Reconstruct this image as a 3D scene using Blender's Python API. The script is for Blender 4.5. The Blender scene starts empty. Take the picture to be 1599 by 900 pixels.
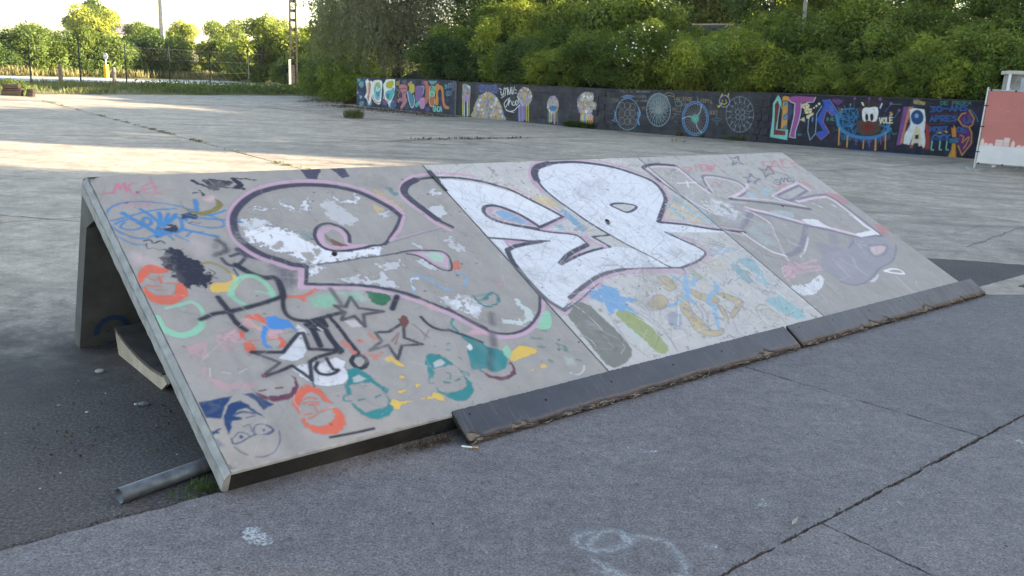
import bpy, bmesh, math, random
import numpy as np
from mathutils import Matrix, Vector
R = math.radians
scene = bpy.context.scene

# ------------------------------------------------------------------ camera
cam_data = bpy.data.cameras.new('camera')
cam_data.sensor_width = 36.0
cam_data.lens = 36.0 * 1329.8 / 1599.0
cam_data.clip_start = 0.05
cam_data.clip_end = 3000
cam = bpy.data.objects.new('camera', cam_data)
scene.collection.objects.link(cam)
PITCH, ROLL, EYE = 0.2499, 0.0506, 1.6
_fw = Vector((0, math.cos(PITCH), -math.sin(PITCH)))
_up0 = Vector((0, math.sin(PITCH), math.cos(PITCH)))
_rt0 = Vector((1, 0, 0))
_rt = _rt0 * math.cos(ROLL) + _up0 * math.sin(ROLL)
_up = -_rt0 * math.sin(ROLL) + _up0 * math.cos(ROLL)
cam.matrix_world = Matrix(((_rt.x, _up.x, -_fw.x, 0), (_rt.y, _up.y, -_fw.y, 0), (_rt.z, _up.z, -_fw.z, EYE), (0, 0, 0, 1)))
scene.camera = cam

# ------------------------------------------------------------------ sky, sun, exposure
SUN_EL, SUN_ROT = 14.0, 90.0          # low evening sun from the right, +X
world = bpy.data.worlds.new('World')
scene.world = world
world.use_nodes = True
wn = world.node_tree
wn.nodes.clear()
sky = wn.nodes.new('ShaderNodeTexSky')
sky.sky_type = 'NISHITA'
sky.sun_disc = False
sky.sun_elevation = R(SUN_EL)
sky.sun_rotation = R(SUN_ROT)
sky.air_density = 1.0
sky.dust_density = 1.3
sky.ozone_density = 0.0
bg = wn.nodes.new('ShaderNodeBackground')
bg.inputs['Strength'].default_value = 0.08
wo = wn.nodes.new('ShaderNodeOutputWorld')
wn.links.new(sky.outputs[0], bg.inputs[0])
wn.links.new(bg.outputs[0], wo.inputs[0])
sun_data = bpy.data.lights.new('sun', 'SUN')
sun_data.energy = 5.0
sun_data.angle = R(0.53)
sun_data.color = (1.0, 0.85, 0.60)
sun = bpy.data.objects.new('sun', sun_data)
sun.rotation_euler = (0, R(90 - SUN_EL), 0)
scene.collection.objects.link(sun)
scene.view_settings.view_transform = 'Standard'
scene.view_settings.look = 'None'
scene.view_settings.exposure = 2.9
scene.view_settings.gamma = 1.0
scene.render.engine = 'CYCLES'
scene.cycles.max_bounces = 6
scene.cycles.transparent_max_bounces = 12

# ------------------------------------------------------------------ frame of the ramp (a along the ramp, b away from the camera)
YAW, TH = 0.6957, 0.4502
U = Vector((math.cos(YAW), math.sin(YAW), 0))
N = Vector((-math.sin(YAW), math.cos(YAW), 0))
B0 = Vector((-1.0282, 2.8746, 0))
RAMP_W = [2.0379, 2.0512, 2.0158]
RAMP_L, RAMP_T, FRONT_Z = 2.015, 0.108, 0.10
ZY, ZA = -0.045, -0.041               # yard concrete, asphalt
def ab(a, b, z=0.0):
    return B0 + U * a + N * b + Vector((0, 0, z))

# ------------------------------------------------------------------ object helpers
COL = scene.collection
def tag(o, label=None, cat=None, group=None, kind=None):
    if label: o['label'] = label
    if cat: o['category'] = cat
    if group: o['group'] = group
    if kind: o['kind'] = kind
    return o
def empty(name, loc=(0, 0, 0), rz=0.0):
    o = bpy.data.objects.new(name, None)
    o.empty_display_size = 0.1
    o.location = loc
    o.rotation_euler = (0, 0, rz)
    COL.objects.link(o)
    return o
def link(name, me, mat=None, parent=None):
    if mat is not None and not me.materials: me.materials.append(mat)
    o = bpy.data.objects.new(name, me)
    COL.objects.link(o)
    if parent is not None: o.parent = parent
    return o
def mesh(name, verts, faces, mat=None, parent=None, smooth=False):
    me = bpy.data.meshes.new(name)
    me.from_pydata([tuple(v) for v in verts], [], faces)
    me.update()
    if smooth: me.polygons.foreach_set('use_smooth', [True] * len(me.polygons))
    return link(name, me, mat, parent)
class MB:
    """collects simple solids for ONE mesh object"""
    def __init__(s): s.v, s.f = [], []
    def add(s, v, f):
        k = len(s.v); s.v += [Vector(p) for p in v]; s.f += [tuple(i + k for i in q) for q in f]; return s
    def box(s, x0, x1, y0, y1, z0, z1, m=None):
        v = [Vector((x, y, z)) for z in (z0, z1) for x, y in ((x0, y0), (x1, y0), (x1, y1), (x0, y1))]
        if m is not None: v = [m @ p for p in v]
        return s.add(v, [(3, 2, 1, 0), (4, 5, 6, 7), (0, 1, 5, 4), (1, 2, 6, 5), (2, 3, 7, 6), (3, 0, 4, 7)])
    def tube(s, p, q, r0, r1=None, n=8, cap=True):
        r1 = r0 if r1 is None else r1
        p, q = Vector(p), Vector(q); d = (q - p).normalized()
        x = d.orthogonal().normalized(); y = d.cross(x)
        v = [p + (x * math.cos(t) + y * math.sin(t)) * r0 for t in [2 * math.pi * i / n for i in range(n)]]
        v += [q + (x * math.cos(t) + y * math.sin(t)) * r1 for t in [2 * math.pi * i / n for i in range(n)]]
        f = [(i, (i + 1) % n, n + (i + 1) % n, n + i) for i in range(n)]
        if cap: f += [tuple(range(n - 1, -1, -1)), tuple(range(n, 2 * n))]
        return s.add(v, f)
    def prism(s, poly, off):
        """poly: list of 3-D points, extruded by the vector off"""
        n = len(poly); poly = [Vector(p) for p in poly]; off = Vector(off)
        return s.add(poly + [p + off for p in poly], [tuple(range(n - 1, -1, -1)), tuple(range(n, 2 * n))] + [(i, (i + 1) % n, n + (i + 1) % n, n + i) for i in range(n)])
    def build(s, name, mat=None, parent=None, smooth=False):
        o = mesh(name, s.v, s.f, mat, parent, smooth)
        bm = bmesh.new(); bm.from_mesh(o.data); bmesh.ops.recalc_face_normals(bm, faces=bm.faces); bm.to_mesh(o.data); bm.free()
        return o
def quads(name, V):
    """V: (n,4,3) array -> mesh of separate quads"""
    n = len(V)
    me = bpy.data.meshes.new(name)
    me.vertices.add(n * 4); me.vertices.foreach_set('co', V.reshape(-1).astype(np.float32))
    me.loops.add(n * 4); me.loops.foreach_set('vertex_index', np.arange(n * 4, dtype=np.int32))
    me.polygons.add(n); me.polygons.foreach_set('loop_start', np.arange(0, n * 4, 4, dtype=np.int32))
    me.update(calc_edges=True)
    return me
def grid_mesh(name, P, colour=None):
    """P: (nv,nu,3) grid of points; colour (nv,nu,4) linear"""
    nv, nu = P.shape[:2]
    me = bpy.data.meshes.new(name)
    me.vertices.add(nv * nu); me.vertices.foreach_set('co', P.reshape(-1).astype(np.float32))
    i = (np.arange(nv - 1)[:, None] * nu + np.arange(nu - 1)[None]).reshape(-1)
    q = np.stack([i, i + 1, i + nu + 1, i + nu], -1).astype(np.int32)
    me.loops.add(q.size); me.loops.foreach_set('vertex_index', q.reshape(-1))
    me.polygons.add(len(q)); me.polygons.foreach_set('loop_start', np.arange(0, q.size, 4, dtype=np.int32))
    me.update(calc_edges=True)
    me.polygons.foreach_set('use_smooth', np.ones(len(q), dtype=bool))
    if colour is not None:
        at = me.color_attributes.new('paint', 'FLOAT_COLOR', 'POINT')
        at.data.foreach_set('color', colour.reshape(-1).astype(np.float32))
    return me

# ------------------------------------------------------------------ materials
def srgb(h):
    h = h.lstrip('#'); c = [int(h[i:i + 2], 16) / 255 for i in (0, 2, 4)]
    return tuple(x / 12.92 if x <= 0.04045 else ((x + 0.055) / 1.055) ** 2.4 for x in c)
class Mat:
    def __init__(s, name, rough=0.8, spec=0.3):
        s.m = bpy.data.materials.new(name); s.m.use_nodes = True; s.t = s.m.node_tree; s.t.nodes.clear()
        s.out = s.t.nodes.new('ShaderNodeOutputMaterial'); s.b = s.t.nodes.new('ShaderNodeBsdfPrincipled')
        s.b.inputs['Roughness'].default_value = rough; s.b.inputs['Specular IOR Level'].default_value = spec
        s.t.links.new(s.b.outputs[0], s.out.inputs[0]); s.co = None
    def n(s, t, **kw):
        x = s.t.nodes.new(t)
        for k, v in kw.items(): setattr(x, k, v)
        return x
    def link(s, a, b): s.t.links.new(a, b)
    def coord(s, kind='Object'):
        c = s.n('ShaderNodeTexCoord'); return c.outputs[kind]
    def pos(s):
        return s.n('ShaderNodeNewGeometry').outputs['Position']
    def noise(s, scale, detail=4, rough=0.55, vec=None, stretch=None, out='Fac'):
        x = s.n('ShaderNodeTexNoise'); x.inputs['Scale'].default_value = scale; x.inputs['Detail'].default_value = detail; x.inputs['Roughness'].default_value = rough
        v = vec if vec is not None else s.pos()
        if stretch:
            mp = s.n('ShaderNodeMapping'); mp.inputs['Rotation'].default_value = stretch[1]; mp.inputs['Scale'].default_value = stretch[0]; s.link(v, mp.inputs[0]); v = mp.outputs[0]
        s.link(v, x.inputs['Vector']); return x.outputs[out]
    def ramp(s, f, stops):
        r = s.n('ShaderNodeValToRGB'); e = r.color_ramp.elements
        while len(e) < len(stops): e.new(0.5)
        for i, (p, c) in enumerate(stops):
            e[i].position = p; e[i].color = (*c, 1) if len(c) == 3 else c
        s.link(f, r.inputs[0]); return r.outputs[0]
    def mix(s, f, a, b, mode='MIX'):
        x = s.n('ShaderNodeMix', data_type='RGBA', blend_type=mode)
        for sock, v in ((x.inputs['Factor'], f), (x.inputs['A'], a), (x.inputs['B'], b)):
            if hasattr(v, 'is_output'): s.link(v, sock)
            elif isinstance(v, (tuple, list)): sock.default_value = (*v[:3], 1)
            else: sock.default_value = v
        return x.outputs['Result']
    def math(s, op, a, b=0.5, clamp=False):
        x = s.n('ShaderNodeMath', operation=op, use_clamp=clamp)
        for i, v in enumerate((a, b)):
            if hasattr(v, 'is_output'): s.link(v, x.inputs[i])
            else: x.inputs[i].default_value = v
        return x.outputs[0]
    def bump(s, h, dist=0.01, strength=0.5, prev=None):
        x = s.n('ShaderNodeBump'); x.inputs['Distance'].default_value = dist; x.inputs['Strength'].default_value = strength
        s.link(h, x.inputs['Height'])
        if prev is not None: s.link(prev, x.inputs['Normal'])
        return x.outputs[0]
    def set(s, col=None, nrm=None, rough=None):
        if col is not None:
            if hasattr(col, 'is_output'): s.link(col, s.b.inputs['Base Color'])
            else: s.b.inputs['Base Color'].default_value = (*col[:3], 1)
        if nrm is not None: s.link(nrm, s.b.inputs['Normal'])
        if rough is not None: s.link(rough, s.b.inputs['Roughness'])
        return s.m
def g(v, w=0.0): return (v * (1 + w), v, v * (1 - w))
def simple(name, c, rough=0.7, var=0.25, scale=20, metal=0.0, spec=0.3, bump=0.0):
    m = Mat(name, rough, spec)
    f = m.noise(scale, 5)
    m.b.inputs['Metallic'].default_value = metal
    nr = m.bump(m.noise(scale * 6, 4), bump, 0.6) if bump else None
    return m.set(m.ramp(f, [(0.3, tuple(x * (1 - var) for x in c)), (0.7, tuple(min(1, x * (1 + var)) for x in c))]), nr)

def mat_yard():
    m = Mat('yard_concrete', 0.66, 0.3)
    big = m.noise(0.28, 5, 0.6); mid = m.noise(1.5, 8, 0.72); sm_ = m.noise(7, 7, 0.75); fine = m.noise(55, 4, 0.75)
    st = m.noise(1.1, 6, 0.68, stretch=((0.3, 1.8, 1), (0, 0, -R(40))))
    oi = m.n('ShaderNodeObjectInfo').outputs['Random']
    c = m.ramp(big, [(0.32, (0.263, 0.221, 0.180)), (0.68, (0.386, 0.329, 0.267))])
    c = m.mix(0.55, c, m.ramp(mid, [(0.36, (0.183, 0.156, 0.124)), (0.5, (0.312, 0.266, 0.216)), (0.64, (0.455, 0.389, 0.318))]))
    c = m.mix(0.55, c, m.ramp(sm_, [(0.33, (0.45, 0.45, 0.45)), (0.5, (1, 1, 1)), (0.68, (1.35, 1.35, 1.35))]), 'MULTIPLY')
    c = m.mix(m.ramp(st, [(0.50, (0, 0, 0)), (0.66, (0.7, 0.7, 0.7))]), c, (0.163, 0.139, 0.113))
    oil = m.noise(0.55, 6, 0.7, stretch=((1, 1, 1), (2, 1, 5)))
    c = m.mix(m.ramp(oil, [(0.62, (0, 0, 0)), (0.70, (0.55, 0.55, 0.55))]), c, (0.114, 0.098, 0.084))
    c = m.mix(0.5, c, m.ramp(fine, [(0.3, (0.4, 0.4, 0.4)), (0.7, (1.5, 1.5, 1.5))]), 'MULTIPLY')
    c = m.mix(1.0, c, m.ramp(oi, [(0, (0.96, 0.96, 0.96)), (1, (1.20, 1.18, 1.15))]), 'MULTIPLY')
    return m.set(c, m.bump(fine, 0.004, 0.5, m.bump(mid, 0.02, 0.3)))
def mat_front():
    m = Mat('front_concrete', 0.7, 0.3)
    big = m.noise(0.8, 5, 0.6); mid = m.noise(6, 7, 0.7); fine = m.noise(105, 3, 0.82); sm_ = m.noise(24, 6, 0.75)
    st = m.noise(3.2, 5, 0.65, stretch=((0.4, 2.2, 1), (0, 0, R(14))))
    oi = m.n('ShaderNodeObjectInfo').outputs['Random']
    c = m.ramp(big, [(0.3, (0.135, 0.119, 0.118)), (0.7, (0.185, 0.164, 0.161))])
    c = m.mix(0.34, c, m.ramp(mid, [(0.36, (0.104, 0.091, 0.091)), (0.5, (0.158, 0.139, 0.137)), (0.66, (0.224, 0.199, 0.195))]))
    c = m.mix(m.ramp(st, [(0.5, (0, 0, 0)), (0.72, (0.28, 0.28, 0.28))]), c, (0.104, 0.093, 0.092))
    c = m.mix(0.45, c, m.ramp(sm_, [(0.34, (0.55, 0.55, 0.55)), (0.5, (1, 1, 1)), (0.66, (1.4, 1.4, 1.4))]), 'MULTIPLY')
    c = m.mix(0.7, c, m.ramp(fine, [(0.36, (0.30, 0.30, 0.30)), (0.5, (1, 1, 1)), (0.64, (1.9, 1.9, 1.9))]), 'MULTIPLY')
    spk = m.noise(34, 2, 0.5)
    c = m.mix(m.ramp(spk, [(0.665, (0, 0, 0)), (0.70, (0.75, 0.75, 0.75))]), c, (0.068, 0.061, 0.060))
    wsp = m.noise(21, 3, 0.6, stretch=((1, 1, 1), (1, 2, 3)))
    c = m.mix(m.ramp(wsp, [(0.735, (0, 0, 0)), (0.77, (0.55, 0.55, 0.55))]), c, (0.378, 0.341, 0.329))
    c = m.mix(1.0, c, m.ramp(oi, [(0, (0.93, 0.93, 0.93)), (1, (1.08, 1.08, 1.08))]), 'MULTIPLY')
    return m.set(c, m.bump(fine, 0.003, 0.6, m.bump(mid, 0.012, 0.4)))
def mat_asphalt():
    m = Mat('asphalt', 0.8, 0.3)
    big = m.noise(1.3, 5, 0.6); fine = m.noise(72, 3, 0.85)
    c = m.ramp(big, [(0.3, (0.071, 0.061, 0.058)), (0.75, (0.111, 0.094, 0.088))])
    c = m.mix(0.85, c, m.ramp(fine, [(0.32, (0.297, 0.263, 0.250)), (0.52, (1, 1, 1)), (0.70, (2.4, 2.4, 2.4))]), 'MULTIPLY')
    w = m.noise(26, 2, 0.5)
    pv = m.pos(); sub = m.n('ShaderNodeVectorMath', operation='SUBTRACT'); m.link(pv, sub.inputs[0]); sub.inputs[1].default_value = tuple(B0)
    def dot(v):
        x = m.n('ShaderNodeVectorMath', operation='DOT_PRODUCT'); m.link(sub.outputs[0], x.inputs[0]); x.inputs[1].default_value = tuple(v); return x.outputs['Value']
    bb = m.math('ADD', m.math('MULTIPLY', dot(N), 0.25), m.math('MULTIPLY', m.noise(2.5, 5, 0.7), 0.9))
    old = m.math('MULTIPLY', m.ramp(m.math('SUBTRACT', bb, 0.45), [(0.35, (0, 0, 0)), (0.85, (1, 1, 1))]), m.ramp(m.math('MULTIPLY', dot(U), 0.2), [(0.25, (1, 1, 1)), (0.5, (0, 0, 0))]))
    # the old surface course thins out to nothing over the concrete at its far left edge
    tr = m.n('ShaderNodeBsdfTransparent'); mx = m.n('ShaderNodeMixShader'); m.link(old, mx.inputs[0]); m.link(m.b.outputs[0], mx.inputs[1]); m.link(tr.outputs[0], mx.inputs[2]); m.link(mx.outputs[0], m.out.inputs[0])
    c = m.mix(m.ramp(w, [(0.745, (0, 0, 0)), (0.78, (0.8, 0.8, 0.8))]), c, (0.316, 0.272, 0.250))
    return m.set(c, m.bump(fine, 0.006, 0.7))
def mat_ramp():
    """cast concrete with the painted layer held in the colour attribute (alpha = paint)"""
    m = Mat('painted_concrete', 0.6, 0.35)
    at = m.n('ShaderNodeVertexColor', layer_name='paint')
    big = m.noise(1.7, 5, 0.6); mid = m.noise(9, 6, 0.6); fine = m.noise(260, 3, 0.7)
    ob = m.coord('Object')
    run = m.noise(5, 4, 0.6, vec=ob, stretch=((3.0, 0.35, 1), (0, 0, 0)))
    c = m.ramp(big, [(0.3, (0.314, 0.278, 0.251)), (0.7, (0.373, 0.331, 0.302))])
    c = m.mix(0.45, c, m.ramp(mid, [(0.3, (0.270, 0.241, 0.216)), (0.7, (0.396, 0.355, 0.323))]))
    c = m.mix(m.ramp(run, [(0.50, (0, 0, 0)), (0.75, (0.366, 0.333, 0.314))]), c, (0.413, 0.367, 0.338))
    c = m.mix(0.35, c, m.ramp(fine, [(0.25, (0.612, 0.573, 0.555)), (0.75, (1.35, 1.35, 1.35))]), 'MULTIPLY')
    pit = m.noise(38, 2, 0.5)
    c = m.mix(m.ramp(pit, [(0.735, (0, 0, 0)), (0.77, (0.714, 0.668, 0.647))]), c, (0.093, 0.084, 0.078))
    wear = m.ramp(m.noise(70, 5, 0.7), [(0.27, (0.714, 0.668, 0.647)), (0.40, (1, 1, 1))])
    f = m.math('MULTIPLY', at.outputs['Alpha'], wear)
    pc = m.mix(0.25, at.outputs['Color'], m.ramp(mid, [(0.25, (0.75, 0.75, 0.75)), (0.75, (1.2, 1.2, 1.2))]), 'MULTIPLY')
    c = m.mix(f, c, pc)
    # skate scratches
    sc = m.noise(14, 3, 0.5, vec=ob, stretch=((9.0, 0.5, 1), (0, 0, R(18))))
    c = m.mix(m.ramp(sc, [(0.66, (0, 0, 0)), (0.72, (0.146, 0.133, 0.125))]), c, (0.221, 0.196, 0.189))
    sc2 = m.noise(12, 3, 0.5, vec=ob, stretch=((0.6, 8.0, 1), (0, 0, R(35))))
    c = m.mix(m.ramp(sc2, [(0.66, (0, 0, 0)), (0.74, (0.093, 0.084, 0.078))]), c, (0.592, 0.544, 0.527))
    return m.set(c, m.bump(fine, 0.002, 0.4, m.bump(mid, 0.006, 0.35)))
def mat_wallpaint():
    m = Mat('mural_paint', 0.7, 0.25)
    at = m.n('ShaderNodeVertexColor', layer_name='paint')
    mid = m.noise(3.5, 6, 0.65); fine = m.noise(45, 4, 0.7)
    c = m.ramp(mid, [(0.3, (0.020, 0.019, 0.024)), (0.7, (0.062, 0.058, 0.066))])
    br = m.n('ShaderNodeTexBrick'); br.inputs['Scale'].default_value = 1.0; br.inputs['Mortar Size'].default_value = 0.006; br.inputs['Brick Width'].default_value = 0.4; br.inputs['Row Height'].default_value = 0.2
    mp = m.n('ShaderNodeMapping'); mp.inputs['Rotation'].default_value = (R(90), 0, 0); m.link(m.coord('Object'), mp.inputs[0]); m.link(mp.outputs[0], br.inputs['Vector'])
    wear = m.ramp(fine, [(0.33, (0.6, 0.6, 0.6)), (0.5, (1, 1, 1))])
    c = m.mix(m.math('MULTIPLY', at.outputs['Alpha'], wear), c, at.outputs['Color'])
    h = m.math('SUBTRACT', m.math('MULTIPLY', fine, 0.5), br.outputs['Fac'])
    return m.set(c, m.bump(h, 0.012, 0.6))
def mat_leaf(name, c0, c1, c2, trans=0.35, rough=0.5):
    m = Mat(name, rough, 0.15)
    gm = m.n('ShaderNodeNewGeometry')
    big = m.noise(0.9, 3, 0.6)
    oi = m.n('ShaderNodeObjectInfo').outputs['Random']
    c = m.ramp(gm.outputs['Random Per Island'], [(0.0, c0), (0.5, c1), (1.0, c2)])
    c = m.mix(0.55, c, m.ramp(big, [(0.35, tuple(x * 0.8 for x in c0)), (0.65, tuple(x * 1.35 for x in c2))]))
    c = m.mix(1.0, c, m.ramp(oi, [(0, (0.45, 0.56, 0.55)), (0.5, (0.9, 0.92, 0.9)), (1, (1.45, 1.3, 1.0))]), 'MULTIPLY')
    m.set(c)
    tr = m.n('ShaderNodeBsdfTranslucent'); m.link(m.mix(1.0, c, (1.3, 1.25, 0.7), 'MULTIPLY'), tr.inputs[0])
    mx = m.n('ShaderNodeMixShader'); mx.inputs[0].default_value = trans
    m.link(m.b.outputs[0], mx.inputs[1]); m.link(tr.outputs[0], mx.inputs[2]); m.link(mx.outputs[0], m.out.inputs[0])
    return m.m
def mat_chalk():
    """worn paint or chalk: only the grains that still hold paint show"""
    m = Mat('worn_white_paint', 0.8, 0.2)
    m.set((0.44, 0.44, 0.44))
    at = m.n('ShaderNodeVertexColor', layer_name='paint')
    f = m.ramp(m.noise(85, 4, 0.75), [(0.38, (0, 0, 0)), (0.55, (1, 1, 1))])
    f = m.math('MULTIPLY', f, at.outputs['Alpha'])
    tr = m.n('ShaderNodeBsdfTransparent'); mx = m.n('ShaderNodeMixShader')
    m.link(f, mx.inputs[0]); m.link(tr.outputs[0], mx.inputs[1]); m.link(m.b.outputs[0], mx.inputs[2]); m.link(mx.outputs[0], m.out.inputs[0])
    return m.m
M = dict(
    yard=mat_yard(), front=mat_front(), asphalt=mat_asphalt(), ramp=mat_ramp(), mural=mat_wallpaint(), chalk=mat_chalk(),
    concrete=simple('bare_concrete', (0.315, 0.295, 0.28), 0.75, 0.25, 14, bump=0.004), darkcon=simple('dark_concrete', (0.024, 0.022, 0.020), 0.9, 0.5, 7, bump=0.006), legcon=simple('dull_concrete', (0.095, 0.09, 0.085), 0.85, 0.3, 5, bump=0.004),
    soil=simple('soil', (0.075, 0.062, 0.048), 0.95, 0.45, 9, bump=0.02),
    road=simple('road', (0.42, 0.41, 0.40), 0.7, 0.12, 3),
    film=simple('dark_film', (0.046, 0.046, 0.058), 0.36, 0.3, 7, spec=0.45),
    ply=simple('grey_ply', (0.085, 0.066, 0.052), 0.9, 0.5, 45, bump=0.01), ply2=simple('brown_ply', (0.040, 0.031, 0.025), 0.9, 0.5, 45, bump=0.01),
    plybare=simple('bare_ply', (0.21, 0.165, 0.125), 0.9, 0.3, 40, bump=0.004),
    splinter=simple('splinter', (0.36, 0.31, 0.25), 0.9, 0.3, 60),
    steel=simple('galvanised_steel', (0.15, 0.147, 0.15), 0.5, 0.35, 22, metal=0.55), darksteel=simple('dark_steel', (0.08, 0.08, 0.085), 0.6, 0.3, 30, metal=0.4),
    black=simple('black_rubber', (0.012, 0.012, 0.013), 0.8, 0.2, 30),
    board=simple('pale_plywood', (0.42, 0.35, 0.27), 0.75, 0.22, 7, bump=0.003), deck=simple('worn_deck', (0.075, 0.066, 0.06), 0.7, 0.35, 8),
    paper=simple('white_paper', (0.78, 0.77, 0.75), 0.8, 0.08, 60), filter=simple('cork_filter', (0.55, 0.33, 0.13), 0.8, 0.2, 90),
    stone=simple('pale_stone', (0.42, 0.41, 0.38), 0.85, 0.3, 40, bump=0.006), greystone=simple('grey_stone', (0.16, 0.16, 0.16), 0.85, 0.3, 40, bump=0.006),
    dead=simple('dead_leaf', (0.095, 0.062, 0.038), 0.9, 0.45, 25), timber=simple('old_timber', (0.03, 0.021, 0.017), 0.9, 0.4, 12, bump=0.01),
    postwood=simple('grey_post_wood', (0.17, 0.135, 0.11), 0.9, 0.3, 14, bump=0.01),
    bark=simple('bark', (0.085, 0.07, 0.055), 0.95, 0.4, 12, bump=0.02), birch=simple('birch_bark', (0.22, 0.20, 0.18), 0.85, 0.75, 5),
    pole=simple('pole_concrete', (0.46, 0.43, 0.39), 0.8, 0.15, 4), lattice=simple('lattice_concrete', (0.026, 0.022, 0.021), 0.85, 0.2, 4), whitepaint=simple('white_paint', (0.76, 0.75, 0.73), 0.6, 0.06, 6),
    greenpost=simple('green_coating', (0.004, 0.012, 0.010), 0.5, 0.2, 10), yellow=simple('yellow_plastic', (0.80, 0.46, 0.012), 0.5, 0.06, 5), signgrey=simple('sign_face', (0.42, 0.45, 0.50), 0.5, 0.12, 10),
    zinc=simple('zinc_tube', (0.46, 0.47, 0.49), 0.4, 0.12, 10, metal=0.5), rust=simple('rusty_white', (0.46, 0.42, 0.36), 0.8, 0.3, 5), grime=simple('grimy_board', (0.30, 0.28, 0.25), 0.85, 0.4, 4), greypanel=simple('grey_panel', (0.40, 0.43, 0.46), 0.6, 0.12, 3),
    cladding=simple('house_wall', (0.62, 0.58, 0.53), 0.8, 0.08, 2), slate=simple('house_roof', (0.16, 0.15, 0.16), 0.7, 0.2, 3), glass=simple('dark_pane', (0.02, 0.022, 0.025), 0.15, 0.2, 3, spec=0.6),
    bluepaint=simple('spilt_blue_paint', (0.08, 0.17, 0.36), 0.7, 0.3, 9),
    flower=simple('white_blossom', (0.74, 0.74, 0.66), 0.7, 0.1, 30),
    bankfloor=simple('shade_toned_leaf_mould', (0.022, 0.024, 0.012), 0.95, 0.5, 6, bump=0.03),  # leaf mould darkened to put shade into the gaps between shrubs
    blockpaint=simple('black_block_paint', (0.035, 0.034, 0.04), 0.8, 0.35, 12, bump=0.01), darkblock=simple('dark_coping', (0.045, 0.045, 0.05), 0.85, 0.4, 8, bump=0.01),
    bank=mat_leaf('bank_leaf', (0.070, 0.105, 0.016), (0.145, 0.195, 0.028), (0.250, 0.300, 0.055), 0.38),
    bankdry=mat_leaf('straw_leaf', (0.20, 0.19, 0.07), (0.28, 0.25, 0.11), (0.36, 0.31, 0.15)),
    dark=mat_leaf('dark_leaf', (0.040, 0.070, 0.018), (0.066, 0.108, 0.026), (0.105, 0.150, 0.040), 0.3),
    willow=mat_leaf('willow_leaf', (0.150, 0.155, 0.090), (0.215, 0.220, 0.130), (0.29, 0.285, 0.175), 0.35),
    lit=mat_leaf('broad_leaf', (0.105, 0.150, 0.030), (0.160, 0.205, 0.042), (0.225, 0.265, 0.060), 0.45),
    hedge=mat_leaf('hedge_leaf', (0.062, 0.098, 0.024), (0.105, 0.150, 0.036), (0.160, 0.205, 0.055), 0.35),
    grass=mat_leaf('grass_blade', (0.130, 0.155, 0.050), (0.20, 0.21, 0.080), (0.30, 0.27, 0.13), 0.35, 0.7),
    straw=mat_leaf('dry_grass', (0.17, 0.15, 0.06), (0.26, 0.22, 0.10), (0.33, 0.28, 0.14), 0.3, 0.8),
)
def mat_field():
    m = Mat('field_grass', 0.9, 0.2)
    c = m.ramp(m.noise(0.6, 6, 0.65), [(0.3, (0.10, 0.095, 0.04)), (0.5, (0.17, 0.155, 0.065)), (0.7, (0.26, 0.22, 0.11))])
    return m.set(c, m.bump(m.noise(12, 4, 0.7), 0.05, 0.6))
M['field'] = mat_field()
def mat_film():
    m = Mat('scuffed_film', 0.4, 0.4); ob = m.coord('Object')
    c = m.ramp(m.noise(5, 6, 0.65), [(0.3, (0.036, 0.036, 0.046)), (0.7, (0.058, 0.057, 0.070))])
    s1 = m.noise(9, 4, 0.6, vec=ob, stretch=((7.0, 0.6, 0.6), (0, 0, 0)))
    c = m.mix(m.ramp(s1, [(0.56, (0, 0, 0)), (0.70, (0.45, 0.45, 0.45))]), c, (0.135, 0.132, 0.14))
    s2 = m.noise(22, 5, 0.7)
    c = m.mix(m.ramp(s2, [(0.66, (0, 0, 0)), (0.71, (0.6, 0.6, 0.6))]), c, (0.20, 0.18, 0.155))
    return m.set(c, m.bump(s2, 0.003, 0.4), m.ramp(s1, [(0.4, (0.32, 0.32, 0.32)), (0.7, (0.6, 0.6, 0.6))]))
M['film'] = mat_film()

# ------------------------------------------------------------------ paint rasteriser (works in metres on a surface of its own)
rng = np.random.default_rng(7)
def smooth_noise(h, w, cell, seed):
    r = np.random.default_rng(seed); gh, gw = int(h / cell) + 3, int(w / cell) + 3
    G = r.random((gh, gw)); y = np.arange(h) / cell; x = np.arange(w) / cell
    yi, xi = y.astype(int), x.astype(int); fy, fx = (y - yi)[:, None], (x - xi)[None]
    fy, fx = fy * fy * (3 - 2 * fy), fx * fx * (3 - 2 * fx)
    a = G[np.ix_(yi, xi)]; b = G[np.ix_(yi, xi + 1)]; c = G[np.ix_(yi + 1, xi)]; d = G[np.ix_(yi + 1, xi + 1)]
    return (a * (1 - fx) + b * fx) * (1 - fy) + (c * (1 - fx) + d * fx) * fy
def catmull(P, closed, k=5):
    n = len(P)
    if n < 3: return P
    Q = np.vstack([P[-1:], P, P[:2]]) if closed else np.vstack([2 * P[0] - P[1], P, 2 * P[-1] - P[-2]])
    out = []
    for i in range(1, len(Q) - 2):
        p0, p1, p2, p3 = Q[i - 1:i + 3]
        for t in np.arange(k) / k:
            out.append(0.5 * (2 * p1 + (p2 - p0) * t + (2 * p0 - 5 * p1 + 4 * p2 - p3) * t * t + (3 * p1 - p0 - 3 * p2 + p3) * t ** 3))
    if not closed: out.append(P[-1])
    return np.array(out)
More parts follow.
